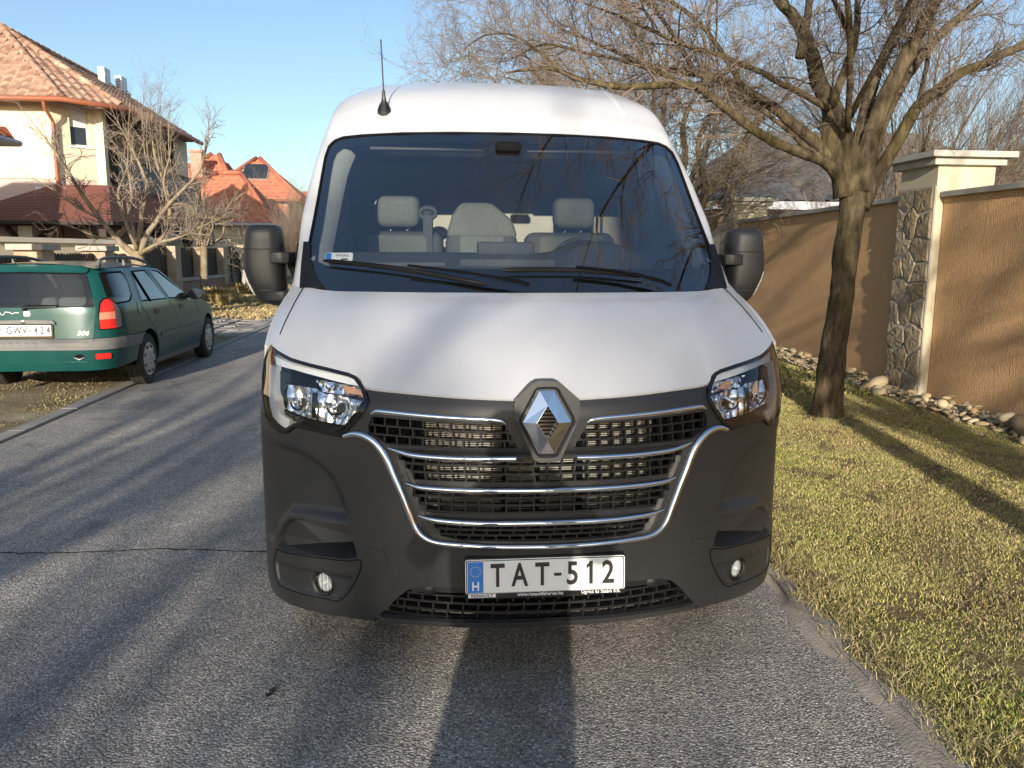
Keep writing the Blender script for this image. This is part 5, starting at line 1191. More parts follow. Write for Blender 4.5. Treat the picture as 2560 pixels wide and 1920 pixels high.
# windscreen sticker
sk = vpart(patch('screen_sticker', rrect(-.815, 1.478, -.695, 1.513, .006), WS, M['platew'], None, sp=.1, off=-.004))
vpart(patch('sticker_band', rrect(-.812, 1.481, -.788, 1.510, .003), WS, M['blue'], None, sp=.1, off=-.003))
def onws(x, z, off): 
    p = wp(x, z, off); tx = (wp(x+.01, z, off)-wp(x-.01, z, off)).normalized(); tz = (wp(x, z+.01, off)-wp(x, z-.01, off)).normalized(); n = tx.cross(tz)
    m = Matrix((tx, tz, n)).transposed().to_4x4(); m.translation = p; return m
vpart(text('sticker_print', 'TAT-512', .017, M['ink'], None, onws(-.742, 1.500, -.0028), 1.0))
vpart(patch('sticker_stripe', rrect(-.745, 1.482, -.715, 1.488, .001), WS, M['ink'], None, sp=.1, off=-.003))
# ---- wipers
def wiper(pv, tip, b0, b1, sag):
    e = empty('wiper'); e.location = wp(*pv, .02); e.parent = van; e.matrix_parent_inverse = Matrix.Translation(-VP); inv = Matrix.Translation(-wp(*pv, .02))
    b = MB(); mid_ = ((pv[0]+tip[0])/2, (pv[1]+tip[1])/2+sag)
    b.tube([wp(*pv, .028)]+[wp(*q, .038) for q in cr([pv, mid_, tip], 5)[1:]], [.012]*3+[.008]*8, 8, flat=(.7, 1)); o = b.build('wiper_arm', M['rubber'], None, True, 50); o.parent = e; o.matrix_parent_inverse = inv
    b = MB(); mb = ((b0[0]+b1[0])/2, (b0[1]+b1[1])/2+.012)
    P = cr([b0, mb, b1], 8); b.tube([wp(*q, .02) for q in P], [.004]+[.0085]*(len(P)-2)+[.004], 6, flat=(1.2, .7)); o = b.build('wiper_blade', M['rubber'], None, True, 50); o.parent = e; o.matrix_parent_inverse = inv
wiper((.02, 1.365), (-.46, 1.432), (-.815, 1.462), (-.145, 1.372), .006)
wiper((.62, 1.362), (.22, 1.43), (-.085, 1.428), (.52, 1.405), .012)
# ---- mirrors
for s_ in (1, -1):
    e = empty('door_mirror'); e.location = (1.1*s_, 3.72, 1.45); e.parent = van; e.matrix_parent_inverse = Matrix.Translation(-VP); inv = Matrix.Translation((-1.1*s_, -3.72, -1.45))
    def mp_(o): o.parent = e; o.matrix_parent_inverse = inv; return o
    X = lambda q: 1.2-(q-48)*.000376
    Z = lambda q: 1.63-(q-137)*.00034
    lv = [(132,200,420,.35),(137,165,450,.6),(155,125,485,.8),(190,103,500,.92),(250,90,508,1),(330,75,514,1),(442,62,520,1),(447,66,517,.98),(453,66,517,.98),(458,56,524,1.02),(600,48,526,1.02),(700,53,527,1.02),(800,75,528,1.0),(880,102,530,.97),(965,140,530,.93),(970,146,528,.92),(976,146,528,.92),(980,142,533,.93),(1060,185,536,.85),(1110,225,536,.78),(1150,290,534,.66),(1175,370,525,.5),(1186,420,505,.3)]
    b = MB(); n = 28; vs = []
    for zz, a, c, dp in lv:
        x0, x1 = X(c), X(a); cx, hx = (x0+x1)/2, (x1-x0)/2; hy = .085*dp
        for k in range(n):
            t = 2*math.pi*k/n; ct, st = math.cos(t), math.sin(t); pw = .62
            px = cx+hx*math.copysign(abs(ct)**pw, ct); py = 3.72+(hy*math.copysign(abs(st)**(.8 if st < 0 else .3), st)*(1.0 if st < 0 else .75))
            vs.append((px*s_, py, Z(zz)))
    f = [(i*n+j, i*n+(j+1) % n, (i+1)*n+(j+1) % n, (i+1)*n+j) for i in range(len(lv)-1) for j in range(n)]+[tuple(range(n))[::-1], tuple((len(lv)-1)*n+j for j in range(n))]
    if s_ > 0: f = [q[::-1] for q in f]
    b.add(vs, f); mp_(b.build('mirror_shell', M['plastic'], None, True, 40))
    # arms: two rings reaching from the door
    for za, zb_, x1_, ins in ((1.513, 1.462, 1.125, .965), (1.343, 1.297, 1.115, .965)):
        pts = [(x1_, 3.662), (1.06, 3.628), (1.02, 3.624), (.99, 3.64), (.978, 3.68), (.955, 3.78), (.955, 3.88), (1.0, 3.86), (1.05, 3.76), (x1_, 3.72)]
        p = [(x*s_, y, za) for x, y in pts]; b = MB(); b.prism(p if s_ < 0 else p[::-1], (0, 0, zb_-za)); mp_(bevel(b.build('mirror_arm', M['plastic'], None, True, 40), .006, 2))
    b = MB(); P = [(.952, 3.74, 1.53), (.965, 3.74, 1.50), (1.0, 3.74, 1.47), (.985, 3.76, 1.42), (.975, 3.78, 1.36), (.985, 3.76, 1.32), (.96, 3.76, 1.28)]
    b.tube([Vector((x*s_, y, z)) for x, y, z in cr(P, 3)], .035, 10, flat=(1, .5), up=(0, 1, 0)); mp_(b.build('mirror_mount', M['plastic'], None, True, 50))
    b = MB(); b.prism([(.948*s_, 3.55, 1.36), (.952*s_, 3.95, 1.36), (.952*s_, 3.86, 1.55), (.95*s_, 3.70, 1.55)], (.012*s_, 0, 0)); mp_(b.build('mirror_base', M['plastic2']))
    b = MB(); b.box((min(1.06*s_, 1.19*s_), 3.783, 1.36), (max(1.06*s_, 1.19*s_), 3.787, 1.58)); mp_(b.build('mirror_glass', M['chrome']))
    b = MB(); b.tube([Vector((X(q)*s_+.003*s_, 3.70, Z(zz))) for zz, q in ((720, 60), (850, 95), (960, 140), (1040, 180))], .007, 6); mp_(b.build('side_indicator', M['amber'] if False else M['drl'], None, True))
# ---- aerial on the roof
b = MB(); bx = Vector((-.592, 4.40, 2.278)); 
i_ = int(np.argmin(np.hypot(t2[..., 0].ravel()-.592, (t2[..., 1].ravel()-4.235)*1))); q = t2.reshape(-1, 3)[i_]; bx = Vector((-q[0], q[1], q[2]))
ant = empty('aerial'); ant.location = bx; ant.parent = van; ant.matrix_parent_inverse = Matrix.Translation(-VP)
b = MB(); prof = [(-.002, .034, .05), (.012, .036, .05), (.03, .028, .036), (.05, .014, .016), (.075, .009, .009), (.10, .007, .007)]
n = 8; vs = []
for h, rx, ry in prof:
    for k in range(n): t = 2*math.pi*(k+.5)/n; vs.append((rx*math.cos(t), ry*math.sin(t)-h*.25, h-.004+ry*math.sin(t)*.45*(1-h/.11)))
b.add(vs, [(i*n+j, i*n+(j+1) % n, (i+1)*n+(j+1) % n, (i+1)*n+j) for i in range(len(prof)-1) for j in range(n)]+[tuple((len(prof)-1)*n+j for j in range(n))]); b.build('aerial_base', M['plastic2'], ant, True, 30)
b = MB(); b.tube([(-.0004*k, -.02-.0006*k, .09+.0122*k) for k in range(21)], [.0036 if k % 2 else .0030 for k in range(21)], 6); b.build('aerial_mast', M['plastic2'], ant, True)
# ================================================================== bare trees
def barkmat(name, a, b_, c3, sc_=14, bd=.02):
    m = bpy.data.materials.new(name); nt, b = nodes(m); v = pos(nt, (1, 1, .28)); v1 = pos(nt)
    f = noise(nt, sc_, 6, v, .7)
    c = ramp(nt, f, [(.32, a), (.5, b_), (.68, c3)])
    moss = ramp(nt, noise(nt, 2.2, 5, v1), [(.45, (1, 1, 1)), (.62, (.95, .97, .72))])
    nt.links.new(mixc(nt, 1., c, moss, 'MULTIPLY'), b.inputs['Base Color']); b.inputs['Roughness'].default_value = .9; b.inputs['Specular IOR Level'].default_value = .15
    bump(nt, b, noise(nt, sc_*2.2, 5, v, .75), bd); return m
M['bark'] = barkmat('grey brown bark', (.035,.028,.02), (.11,.085,.055), (.20,.155,.095), 16, .03)
M['barkpale'] = barkmat('pale smooth bark', (.13,.10,.075), (.25,.20,.15), (.33,.275,.21), 9, .008)
M['twig'] = pm('twig bark', (.19, .145, .105), .85, var=.45, scale=3)
M['twiggrey'] = pm('grey twig bark', (.22, .175, .13), .85, var=.45, scale=3)
M['twigpale'] = pm('pale twig bark', (.25, .195, .15), .85, var=.35, scale=3)
M['twigorange'] = pm('orange brown twig', (.22, .12, .05), .85, var=.4, scale=3)
class Twigs:
    def __init__(s): s.g = {}
    def add(s, P, r0, r1, n=3): s.g.setdefault((len(P), n), []).append((np.asarray(P, float), r0, r1))
    def build(s, name, mat, parent):
        V = []; F = []; base = 0
        for (k, n), L in s.g.items():
            P = np.array([q[0] for q in L]); r0 = np.array([q[1] for q in L]); r1 = np.array([q[2] for q in L]); m = len(L)
            T = np.empty_like(P); T[:, 1:-1] = P[:, 2:]-P[:, :-2]; T[:, 0] = P[:, 1]-P[:, 0]; T[:, -1] = P[:, -1]-P[:, -2]
            T /= np.linalg.norm(T, axis=2)[..., None]+1e-9
            ref = np.where(np.abs(T[..., 2:3]) > .9, np.array([1., 0, 0]), np.array([0, 0, 1.]))
            A = np.cross(T, ref); A /= np.linalg.norm(A, axis=2)[..., None]+1e-9; B = np.cross(T, A)
            rr = r0[:, None]+(r1-r0)[:, None]*np.linspace(0, 1, k)[None]
            th = np.arange(n)*2*np.pi/n
            X = P[:, :, None]+(A[:, :, None]*np.cos(th)[None, None, :, None]+B[:, :, None]*np.sin(th)[None, None, :, None])*rr[:, :, None, None]
            V.append(X.reshape(-1, 3)); j = np.arange(n); i = np.arange(k-1)
            f = np.stack([(i[:, None]*n+j), (i[:, None]*n+(j+1) % n), ((i[:, None]+1)*n+(j+1) % n), ((i[:, None]+1)*n+j)], -1).reshape(-1, 4)
            F.append((base+np.arange(m)[:, None, None]*k*n+f[None]).reshape(-1, 4)); base += m*k*n
        return npmesh(name, np.vstack(V), np.vstack(F), mat, parent, True)
def unit(v): return v/(np.linalg.norm(v)+1e-9)
def grow(tw, g, p, d, L, r, lev, o):
    k = 5; P = [p]; q = p; dd = d
    for i in range(k-1):
        dd = unit(dd+g.normal(0, o['jit'], 3)+np.array([0, 0, o['up']])); q = q+dd*L/(k-1); P.append(q)
    tw.add(P, r, r*.5 if lev > 1 else max(r*.35, .0008), 4 if r > .008 else 3)
    if lev <= 1: return
    n = o['kids'][lev]; n = int(n)+(g.random() < n-int(n))
    for j in range(n):
        t = g.uniform(.22, 1.0); i = min(k-2, int(t*(k-1))); f = t*(k-1)-i; s = P[i]*(1-f)+P[i+1]*f
        ax = unit(P[i+1]-P[i]); side = unit(np.cross(ax, g.normal(0, 1, 3))); a = g.uniform(*o['ang'])
        nd = unit(ax*math.cos(a)+side*math.sin(a)); grow(tw, g, s, nd, L*g.uniform(*o['len']), r*o['rad'], lev-1, o)
def limb_mesh(limbs, name, mat, parent, seed=0, sides=10, rough=.10, swell=None):
    g = np.random.default_rng(seed); b = MB()
    for pts, rad in limbs:
        P = cr(pts, 6); rr = np.interp(np.linspace(0, 1, len(P)), np.linspace(0, 1, len(rad)), rad)
        n = sides if max(rad) > .03 else 6; base = len(b.v); b.tube([Vector(p) for p in P], list(rr), n)
        for i in range(len(P)):
            for j in range(n):
                k = base+i*n+j; v = Vector(b.v[k]); c = Vector(P[i]); h = mnoise.noise(v*7.0+Vector((seed, 0, 0)))*.6+mnoise.noise(v*17.0)*.4; b.v[k] = tuple(c+(v-c)*(1+rough*2*h))
    o = b.build(name, mat, parent, True); return o
def tree(name, loc, limbs, label, cat, mats, o, spawn, seed, group=None, offs=None):
    """limbs: (points, radii) in world metres; spawn: (per metre, length, radius, levels, from_t)"""
    e = empty(name, loc, 0, label, cat, group); L0 = np.array(loc, float); g = np.random.default_rng(seed)
    ll = [([tuple(np.array(p)-L0) for p in pts], rad) for pts, rad in limbs]
    limb_mesh(ll, 'trunk', mats[0], e, seed)
    tw = Twigs(); pm_, sl, sr, lv, t0 = spawn
    for pts, rad in ll:
        P = cr(pts, 6); seg = np.linalg.norm(np.diff(P, axis=0), axis=1); cum = np.concatenate([[0], np.cumsum(seg)]); T = cum[-1]
        if rad[0] > .11 and len(pts) < 9 and rad[-1] > .07 and rad[0] > .13: continue
        n = int(T*pm_)
        for q in g.uniform(t0*T, T, n):
            i = min(len(P)-2, np.searchsorted(cum, q)-1); f = (q-cum[i])/seg[i]; s = P[i]*(1-f)+P[i+1]*f; ax = unit(P[i+1]-P[i])
            side = unit(np.cross(ax, g.normal(0, 1, 3))); a = g.uniform(*o['ang']); d = unit(ax*math.cos(a)+side*math.sin(a)+np.array([0, 0, o['up']*2]))
            r_here = np.interp(q/T, np.linspace(0, 1, len(rad)), rad)
            grow(tw, g, s, d, sl*g.uniform(.6, 1.2), min(sr, r_here*.6), lv, o)
        dirn = unit(P[-1]-P[-2])
        for k in range(2): grow(tw, g, P[-1], unit(dirn+g.normal(0, .2, 3)), sl*1.1, min(rad[-1]*.9, sr*1.2), lv, o)
    tw.build('crown', mats[1], e)
    return e
TRK = [(3.37,7.15,-.05),(3.372,7.15,.10),(3.386,7.15,.62),(3.43,7.15,1.15),(3.444,7.15,1.58),(3.473,7.15,1.92),(3.48,7.15,2.17),(3.48,7.15,2.36)]
LM = [(TRK, [.20,.142,.118,.112,.112,.12,.128,.09]),
 ([(3.40,7.15,2.05),(3.34,7.16,2.3),(3.27,7.22,2.55),(3.27,7.29,2.86),(3.18,7.36,3.08),(3.15,7.44,3.3),(3.1,7.51,3.51),(2.99,7.58,3.72),(2.88,7.65,3.87),(2.7,7.8,4.3),(2.5,7.9,4.8)], [.09,.08,.072,.066,.062,.058,.05,.045,.04,.03,.015]),
 ([(3.0,7.4,3.3),(3.05,7.42,3.58),(3.08,7.45,3.82),(3.1,7.5,4.4)], [.045,.04,.032,.015]),
 ([(3.24,7.2,2.85),(3.26,7.05,3.12),(3.27,6.95,3.28),(3.24,6.85,3.47),(3.18,6.75,3.61),(3.1,6.6,4.1)], [.04,.036,.032,.028,.025,.01]),
 ([(3.49,7.12,2.1),(3.47,7.12,2.28),(3.38,7.16,2.55),(3.32,7.2,2.74),(3.26,7.24,2.94)], [.075,.068,.06,.052,.045]),
 ([(3.50,7.12,2.1),(3.53,7.1,2.36),(3.59,7.08,2.66),(3.65,7.02,2.91),(3.74,6.95,3.18),(3.79,6.88,3.37),(3.85,6.82,3.54),(3.89,6.75,3.7),(4.0,6.6,4.3),(4.1,6.5,4.9)], [.09,.078,.066,.062,.058,.05,.045,.04,.028,.012]),
 ([(3.48,7.2,2.2),(3.52,7.2,2.5),(3.61,7.28,2.84),(3.75,7.42,3.13),(3.9,7.55,3.37),(4.09,7.68,3.6),(4.3,7.82,3.86),(4.6,8.0,4.3)], [.06,.056,.05,.042,.036,.032,.026,.014]),
 ([(3.53,7.16,2.1),(3.62,7.18,2.4),(3.75,7.24,2.76),(3.9,7.32,2.98),(4.09,7.41,3.24),(4.28,7.49,3.44),(4.53,7.58,3.66),(4.79,7.66,3.86),(5.2,7.8,4.2)], [.075,.066,.056,.05,.046,.04,.034,.028,.014]),
 ([(3.54,7.12,1.95),(3.64,7.13,2.17),(3.73,7.08,2.38),(3.82,7.0,2.62),(3.89,6.93,2.81),(4.04,6.85,2.95),(4.15,6.78,3.06),(4.32,6.7,3.13),(4.46,6.62,3.21),(4.9,6.45,3.38),(5.4,6.2,3.6)], [.07,.056,.05,.047,.045,.042,.036,.033,.030,.022,.012]),
 ([(3.90,6.95,2.82),(4.04,7.08,3.24),(4.0,7.02,3.6),(3.94,6.95,3.8),(3.9,6.9,4.3)], [.02,.019,.017,.014,.006]),
 ([(3.40,7.14,2.08),(3.3,7.12,2.24),(3.14,7.08,2.35),(2.93,7.01,2.4),(2.65,6.94,2.47),(2.4,6.87,2.57),(2.16,6.8,2.7),(1.95,6.73,2.81),(1.8,6.67,2.87),(1.56,6.6,2.87),(1.14,6.53,2.83),(.78,6.46,2.87),(.58,6.39,2.92),(.35,6.32,2.89),(.2,6.25,2.85)], [.06,.054,.045,.040,.036,.033,.03,.028,.026,.024,.022,.018,.014,.010,.005]),
 ([(.62,6.4,2.92),(.45,6.3,3.03),(.25,6.25,3.12),(.05,6.2,3.1),(-.1,6.15,3.0)], [.013,.011,.009,.006,.003]),
 ([(3.38,7.18,2.15),(3.23,7.16,2.36),(3.14,7.22,2.51),(2.99,7.3,2.66),(2.79,7.37,2.84),(2.62,7.44,2.96),(2.54,7.51,3.03),(2.31,7.59,3.13),(2.12,7.66,3.19),(1.85,7.73,3.24),(1.55,7.8,3.34),(1.25,7.88,3.48),(.89,7.95,3.62)], [.055,.05,.045,.042,.038,.034,.032,.028,.025,.022,.018,.014,.008]),
 ([(3.2,7.2,2.84),(3.15,7.15,2.83),(2.86,7.05,2.93),(2.63,6.95,2.98),(2.43,6.85,3.04),(2.17,6.75,3.09),(1.95,6.65,3.13),(1.75,6.55,3.14),(1.51,6.45,3.18),(1.29,6.35,3.23),(1.02,6.25,3.29),(.77,6.15,3.33)], [.032,.03,.028,.027,.025,.023,.02,.018,.016,.014,.011,.006]),
 ([(3.2,7.13,2.32),(3.08,7.15,2.43),(3.0,7.23,2.51),(2.92,7.32,2.63),(2.72,7.4,2.8),(2.49,7.48,2.98),(2.38,7.57,3.1),(2.18,7.65,3.26)], [.03,.026,.024,.022,.02,.018,.014,.008])]
OPT = dict(jit=.16, up=.02, kids={4: 4, 3: 4.5, 2: 4}, ang=(.45, 1.1), len=(.45, .75), rad=.58)
LM += [([(2.12,7.66,3.19),(1.7,7.4,3.6),(1.2,7.2,3.9),(.8,7.1,4.1),(.4,7.0,4.0)], [.024,.02,.016,.012,.005]),
 ([(1.8,6.67,2.87),(1.3,6.9,3.1),(.9,7.0,3.2),(.6,7.0,3.25),(.3,6.9,3.1)], [.018,.016,.013,.01,.004]),
 ([(2.54,7.51,3.03),(2.0,7.2,3.5),(1.4,6.9,3.7),(.9,6.6,3.75),(.5,6.5,3.6)], [.024,.02,.017,.013,.005]),
 ([(3.3,7.0,2.6),(2.9,6.3,3.2),(2.4,5.6,3.8),(1.9,4.8,4.3),(1.4,4.0,4.6),(1.0,3.0,4.8)], [.03,.026,.02,.016,.011,.004]),
 ([(2.9,6.3,3.2),(2.3,6.0,3.9),(1.7,5.6,4.4),(1.0,5.2,4.7),(.4,4.8,4.8)], [.02,.017,.013,.010,.004]),
 ([(3.3,7.0,2.7),(3.2,6.0,3.4),(2.9,4.8,4.0),(2.5,3.4,4.4),(2.2,2.0,4.6)], [.026,.02,.016,.012,.004]),
 ([(2.4,5.6,3.8),(1.8,5.2,4.1),(1.1,4.9,4.2),(.5,4.3,4.2),(.1,3.6,4.1)], [.018,.014,.011,.008,.003])]
LM = [LM[0]]+[(p, [r*(1.2 if q[0] > .05 else 1.0) for r in q]) for p, q in LM[1:]]
tree('street_tree', (3.37, 7.15, 0), LM, 'large bare tree with forked trunk on the lawn in front of the ochre wall', 'tree', (M['bark'], M['twig']), OPT, (5.6, .5, .009, 4, .26), 21)
# roots flare
# ---- multi-stem tree behind the van
def fan(base, tips, r0, g, wob=.12, n=6):
    out = []
    for tp, r in tips:
        b0 = np.array(base, float)+g.normal(0, .10, 3)*np.array([1, 1, 0]); t = np.array(tp, float); P = []
        for i in range(n):
            f = i/(n-1); P.append(tuple(b0+(t-b0)*f+np.array([0, 0, .25*math.sin(f*math.pi)])+g.normal(0, wob, 3)*(0 < i < n-1)))
        out.append((P, [r, r*.85, r*.7, r*.5, r*.3, r*.12]))
    return out
g = np.random.default_rng(5)
B0 = (3.55, 13.2, 0)
tips = [((4.55,13.0,4.4), .07), ((5.3,13.1,4.1), .075), ((5.9,13.2,4.5), .06), ((3.9,12.6,5.2), .06), ((3.3,12.6,5.4), .06), ((2.6,12.9,5.2), .055), ((2.0,12.6,4.7), .05), ((1.3,12.9,4.3), .05), ((.7,12.7,4.2), .045), ((.1,12.9,3.9), .04), ((4.9,14.2,5.2), .05), ((2.9,14.2,5.4), .05), ((1.7,14.0,4.9), .045), ((5.6,12.5,3.5), .045), ((2.2, 12.3, 4.0), .04), ((1.0, 13.4, 4.9), .04), ((.3, 13.2, 4.6), .035), ((1.9, 13.3, 3.7), .035), ((4.2, 12.9, 3.6), .04), ((5.2, 13.8, 3.2), .035)]
O2 = dict(jit=.18, up=.015, kids={4: 4, 3: 5, 2: 4}, ang=(.35, 1.0), len=(.5, .8), rad=.6)
tips = [(a, r*1.35) for a, r in tips]
tree('street_tree', B0, fan((3.55, 13.2, 1.0), tips, .08, g)+[([(3.5,13.2,-.1),(3.55,13.2,.6),(3.55,13.2,1.1)], [.24,.2,.17])], 'dense multi-stemmed bare tree on the lawn behind the van', 'tree', (M['bark'], M['twiggrey']), O2, (3.4, .95, .010, 4, .28), 22)
# ---- broom-like tree behind the wall on the right
g = np.random.default_rng(6); tips = []
for k in range(26):
    a = g.uniform(-.55, 1.15); L = g.uniform(2.4, 4.2); tips.append(((7.0+L*math.sin(a)*.95, 12.0+g.uniform(-.9, .9), 1.4+L*math.cos(a)*.85), g.uniform(.018, .04)))
O3 = dict(jit=.10, up=.03, kids={3: 5, 2: 5, 4: 4}, ang=(.15, .5), len=(.6, .9), rad=.6)
tree('garden_tree', (7.0, 12, 0), fan((7.0, 12.0, 1.2), tips, .03, g, .05)+[([(7,12,-.1),(7,12,.7),(7.0,12,1.3)], [.16,.13,.12])], 'broom-shaped bare tree fanning up behind the ochre wall at the right', 'tree', (M['bark'], M['twig']), O3, (5, .9, .007, 3, .15), 23)
# ---- pruned trees on the left verge
def z8(x, y, Y):   # world place on the verge tree plane, measured from the photograph
    return (x, y, Y)
T1 = [([(-6.24,17,.1),(-6.22,17,.7),(-6.25,17,1.2),(-6.3,17,1.55)], [.19,.15,.14,.13])]
T1 += [([(-6.3,17,1.45),(-6.55,16.9,1.75),(-6.78,16.8,2.12),(-7.0,16.7,2.55),(-7.2,16.6,3.0),(-7.38,16.5,3.5),(-7.7,16.5,4.1),(-7.95,16.5,4.5)], [.12,.10,.085,.07,.06,.045,.03,.012]),
 ([(-6.27,17,1.5),(-6.22,17.05,1.95),(-6.15,17.1,2.6),(-6.05,17.2,3.1),(-6.15,17.2,3.6),(-6.4,17.3,4.2),(-6.62,17.3,4.75)], [.12,.10,.085,.06,.05,.035,.012]),
 ([(-6.22,17,1.5),(-6.02,16.9,1.95),(-5.72,16.8,2.35),(-5.45,16.7,2.7),(-5.15,16.6,3.0),(-4.75,16.5,3.45),(-4.55,16.5,4.1),(-4.5,16.5,4.5)], [.11,.09,.08,.065,.055,.045,.03,.012]),
 ([(-6.2,17.05,1.5),(-5.9,17.2,1.8),(-5.68,17.3,2.3),(-5.7,17.4,3.0),(-5.9,17.4,3.8),(-5.95,17.4,4.5),(-5.9,17.4,5.1)], [.09,.08,.07,.06,.045,.03,.01]),
 ([(-6.2,16.95,1.5),(-5.95,16.7,1.62),(-5.6,16.5,1.78),(-5.2,16.4,1.9),(-4.7,16.3,2.15),(-4.3,16.3,2.35)], [.08,.065,.055,.045,.03,.012]),
 ([(-6.6,16.9,1.85),(-6.95,16.6,1.92),(-7.25,16.4,2.1),(-7.55,16.3,2.2)], [.035,.03,.022,.008]),
 ([(-6.3,17.05,1.6),(-6.45,17.3,2.3),(-6.5,17.5,3.0),(-6.6,17.6,3.7),(-6.9,17.7,4.3)], [.08,.065,.05,.035,.012]),
 ([(-6.25,16.95,1.6),(-6.3,16.6,2.2),(-6.35,16.4,2.9),(-6.1,16.3,3.5),(-6.0,16.2,4.2)], [.07,.06,.045,.03,.01]),
 ([(-5.45,16.7,2.7),(-5.5,16.6,3.2),(-5.35,16.6,3.8),(-5.3,16.6,4.2)], [.045,.04,.025,.01]),
 ([(-6.85,16.8,2.3),(-7.3,16.7,2.6),(-7.75,16.7,3.0),(-8.1,16.7,3.25)], [.04,.035,.022,.008])]
for x, z0, z1, y in ((-6.1,4.2,5.75,17.3), (-5.75,4.0,5.7,17.3), (-6.0,4.1,5.2,17.2), (-5.55,4.0,5.2,17.2), (-6.4,4.3,5.3,17.3), (-5.85,4.2,5.45,17.4)):
    T1.append(([(x+.05,y,z0-.6),(x,y,z0),(x+.03,y,(z0+z1)/2),(x+.1,y,z1)], [.02,.017,.012,.004]))
O4 = dict(jit=.20, up=.06, kids={3: 3.2, 2: 2.0, 4: 3}, ang=(.4, 1.1), len=(.4, .7), rad=.62)
T1 = [T1[0]]+[([(-6.24+(x+6.24)*.93, y, 1.5+(z-1.5)*.81) for x, y, z in p], [r*.6 for r in q]) for p, q in T1[1:]]
tree('verge_tree', (-6.24, 17, 0), T1, 'pruned bare tree with pale knobbly limbs on the verge behind the green car', 'tree', (M['barkpale'], M['twigpale']), O4, (9.5, .42, .012, 3, .2), 24)
g = np.random.default_rng(9); tips = []
for k in range(18):
    a = g.uniform(0, 6.28); rr = g.uniform(.5, 1.75); tips.append(((-6.85+rr*math.cos(a), 24.3+rr*math.sin(a)*.8, g.uniform(1.8, 4.1)-.35*rr*(k % 3 == 0)), g.uniform(.02, .045)))
tree('verge_tree', (-7.0, 24.3, 0), fan((-6.95, 24.3, 1.75), tips, .04, g, .1)+[([(-7.02,24.3,.1),(-6.98,24.3,.9),(-6.95,24.3,1.6),(-6.95,24.3,1.9)], [.14,.10,.10,.11])], 'slimmer bare tree with tangled round crown in front of the slatted fence panels', 'tree', (M['barkpale'], M['twiggrey']), O4, (7, .5, .011, 3, .2), 25)
tree('verge_tree', (-6.55, 27.6, 0), fan((-6.5, 27.6, 1.35), [((-6.1,27.4,2.2), .02), ((-6.9,27.6,2.3), .02), ((-6.4,27.9,2.6), .02), ((-5.9,27.7,1.8), .015), ((-7.1,27.4,1.8), .015)], .03, g, .08)+[([(-6.6,27.6,.1),(-6.55,27.6,.8),(-6.5,27.6,1.4)], [.13,.10,.10])], 'short whitish pollarded stump tree in front of the iron gate', 'tree', (pm('limewashed bark', (.42,.37,.29), .9, var=.25, scale=8), M['twigpale']), O4, (5, .5, .010, 3, .3), 26)
g = np.random.default_rng(12); tips = []
for k in range(34):
    a = g.uniform(0, 6.28); rr = g.uniform(.2, 1.5); tips.append(((-5.6+rr*math.cos(a), 32+rr*math.sin(a), g.uniform(1.8, 3.6)), .016))
tree('shrub', (-5.6, 32, .1), fan((-5.6, 32, .15), tips, .02, g, .05), 'bare straw-coloured shrub up the street just left of the van', 'shrub', (M['twigpale'], M['twigpale']), O3, (5, .6, .007, 3, .2), 27)
# ---- street trees behind the camera whose shadows fall into view
def simple_tree(loc, h, sp, seed, label, thick=.15, lean=(0, 0), fork=.42, dens=4.5, droop=None):
    g = np.random.default_rng(seed); x, y, z = loc; fz = h*fork; tips = []
    for k in range(14 if droop is None else 22):
        a = 6.28*k/7+g.uniform(-.3, .3); rr = sp*g.uniform(.25, 1); tips.append(((x+rr*math.cos(a), y+rr*math.sin(a), h*(g.uniform(.62, 1.05) if droop is None or math.cos(a) > -.2 else g.uniform(*droop))), thick*g.uniform(.3, .55)))
    L = fan((x, y, fz), tips, .06, g, .12)+[([(x-lean[0],y-lean[1],-.1),(x,y,h*.2),(x,y,fz),(x,y,fz+.3)], [thick*1.25,thick,thick*.95,thick*.8])]
    tree('street_tree', loc, L, label, 'tree', (M['bark'], M['twig']), O4, (dens, .9, .014, 3, .25), seed)
simple_tree((1.62, -4.2, 0), 5.8, 1.7, 31, 'bare tree on the lawn behind the photographer, nearest the van', .14, fork=.50, dens=2)
simple_tree((1.70, -8.6, 0), 6.4, 1.9, 32, 'bare tree on the lawn well behind the photographer', .15, fork=.5, dens=2)
simple_tree((-5.4, -12.5, 0), 7.8, 2.6, 33, 'bare tree on the far verge behind the photographer', .17, dens=1.4)
simple_tree((-4.9, -20.0, 0), 8.0, 3.0, 34, 'tall bare tree on the far verge, well behind the photographer', .2, dens=1.2)
g = np.random.default_rng(77); tips = [((g.uniform(-7.0, -3.8), -28+g.uniform(-1.3, 1.3), g.uniform(9.1, 9.6)), .024) for k in range(15)]
tree('street_tree', (-5.3, -28, 0), fan((-5.3, -28, 4.0), tips, .08, g, .12)+[([(-5.3,-28,-.1),(-5.3,-28,1.5),(-5.3,-28,3.2),(-5.3,-28,4.3)], [.30,.24,.22,.18])], 'tall flat-crowned bare tree far down the street behind the photographer', 'tree', (M['bark'], M['twig']), dict(jit=.16, up=.0, kids={3: 5, 2: 4, 4: 4}, ang=(.4, 1.0), len=(.5, .8), rad=.62), (5, .6, .012, 3, .76), 36)
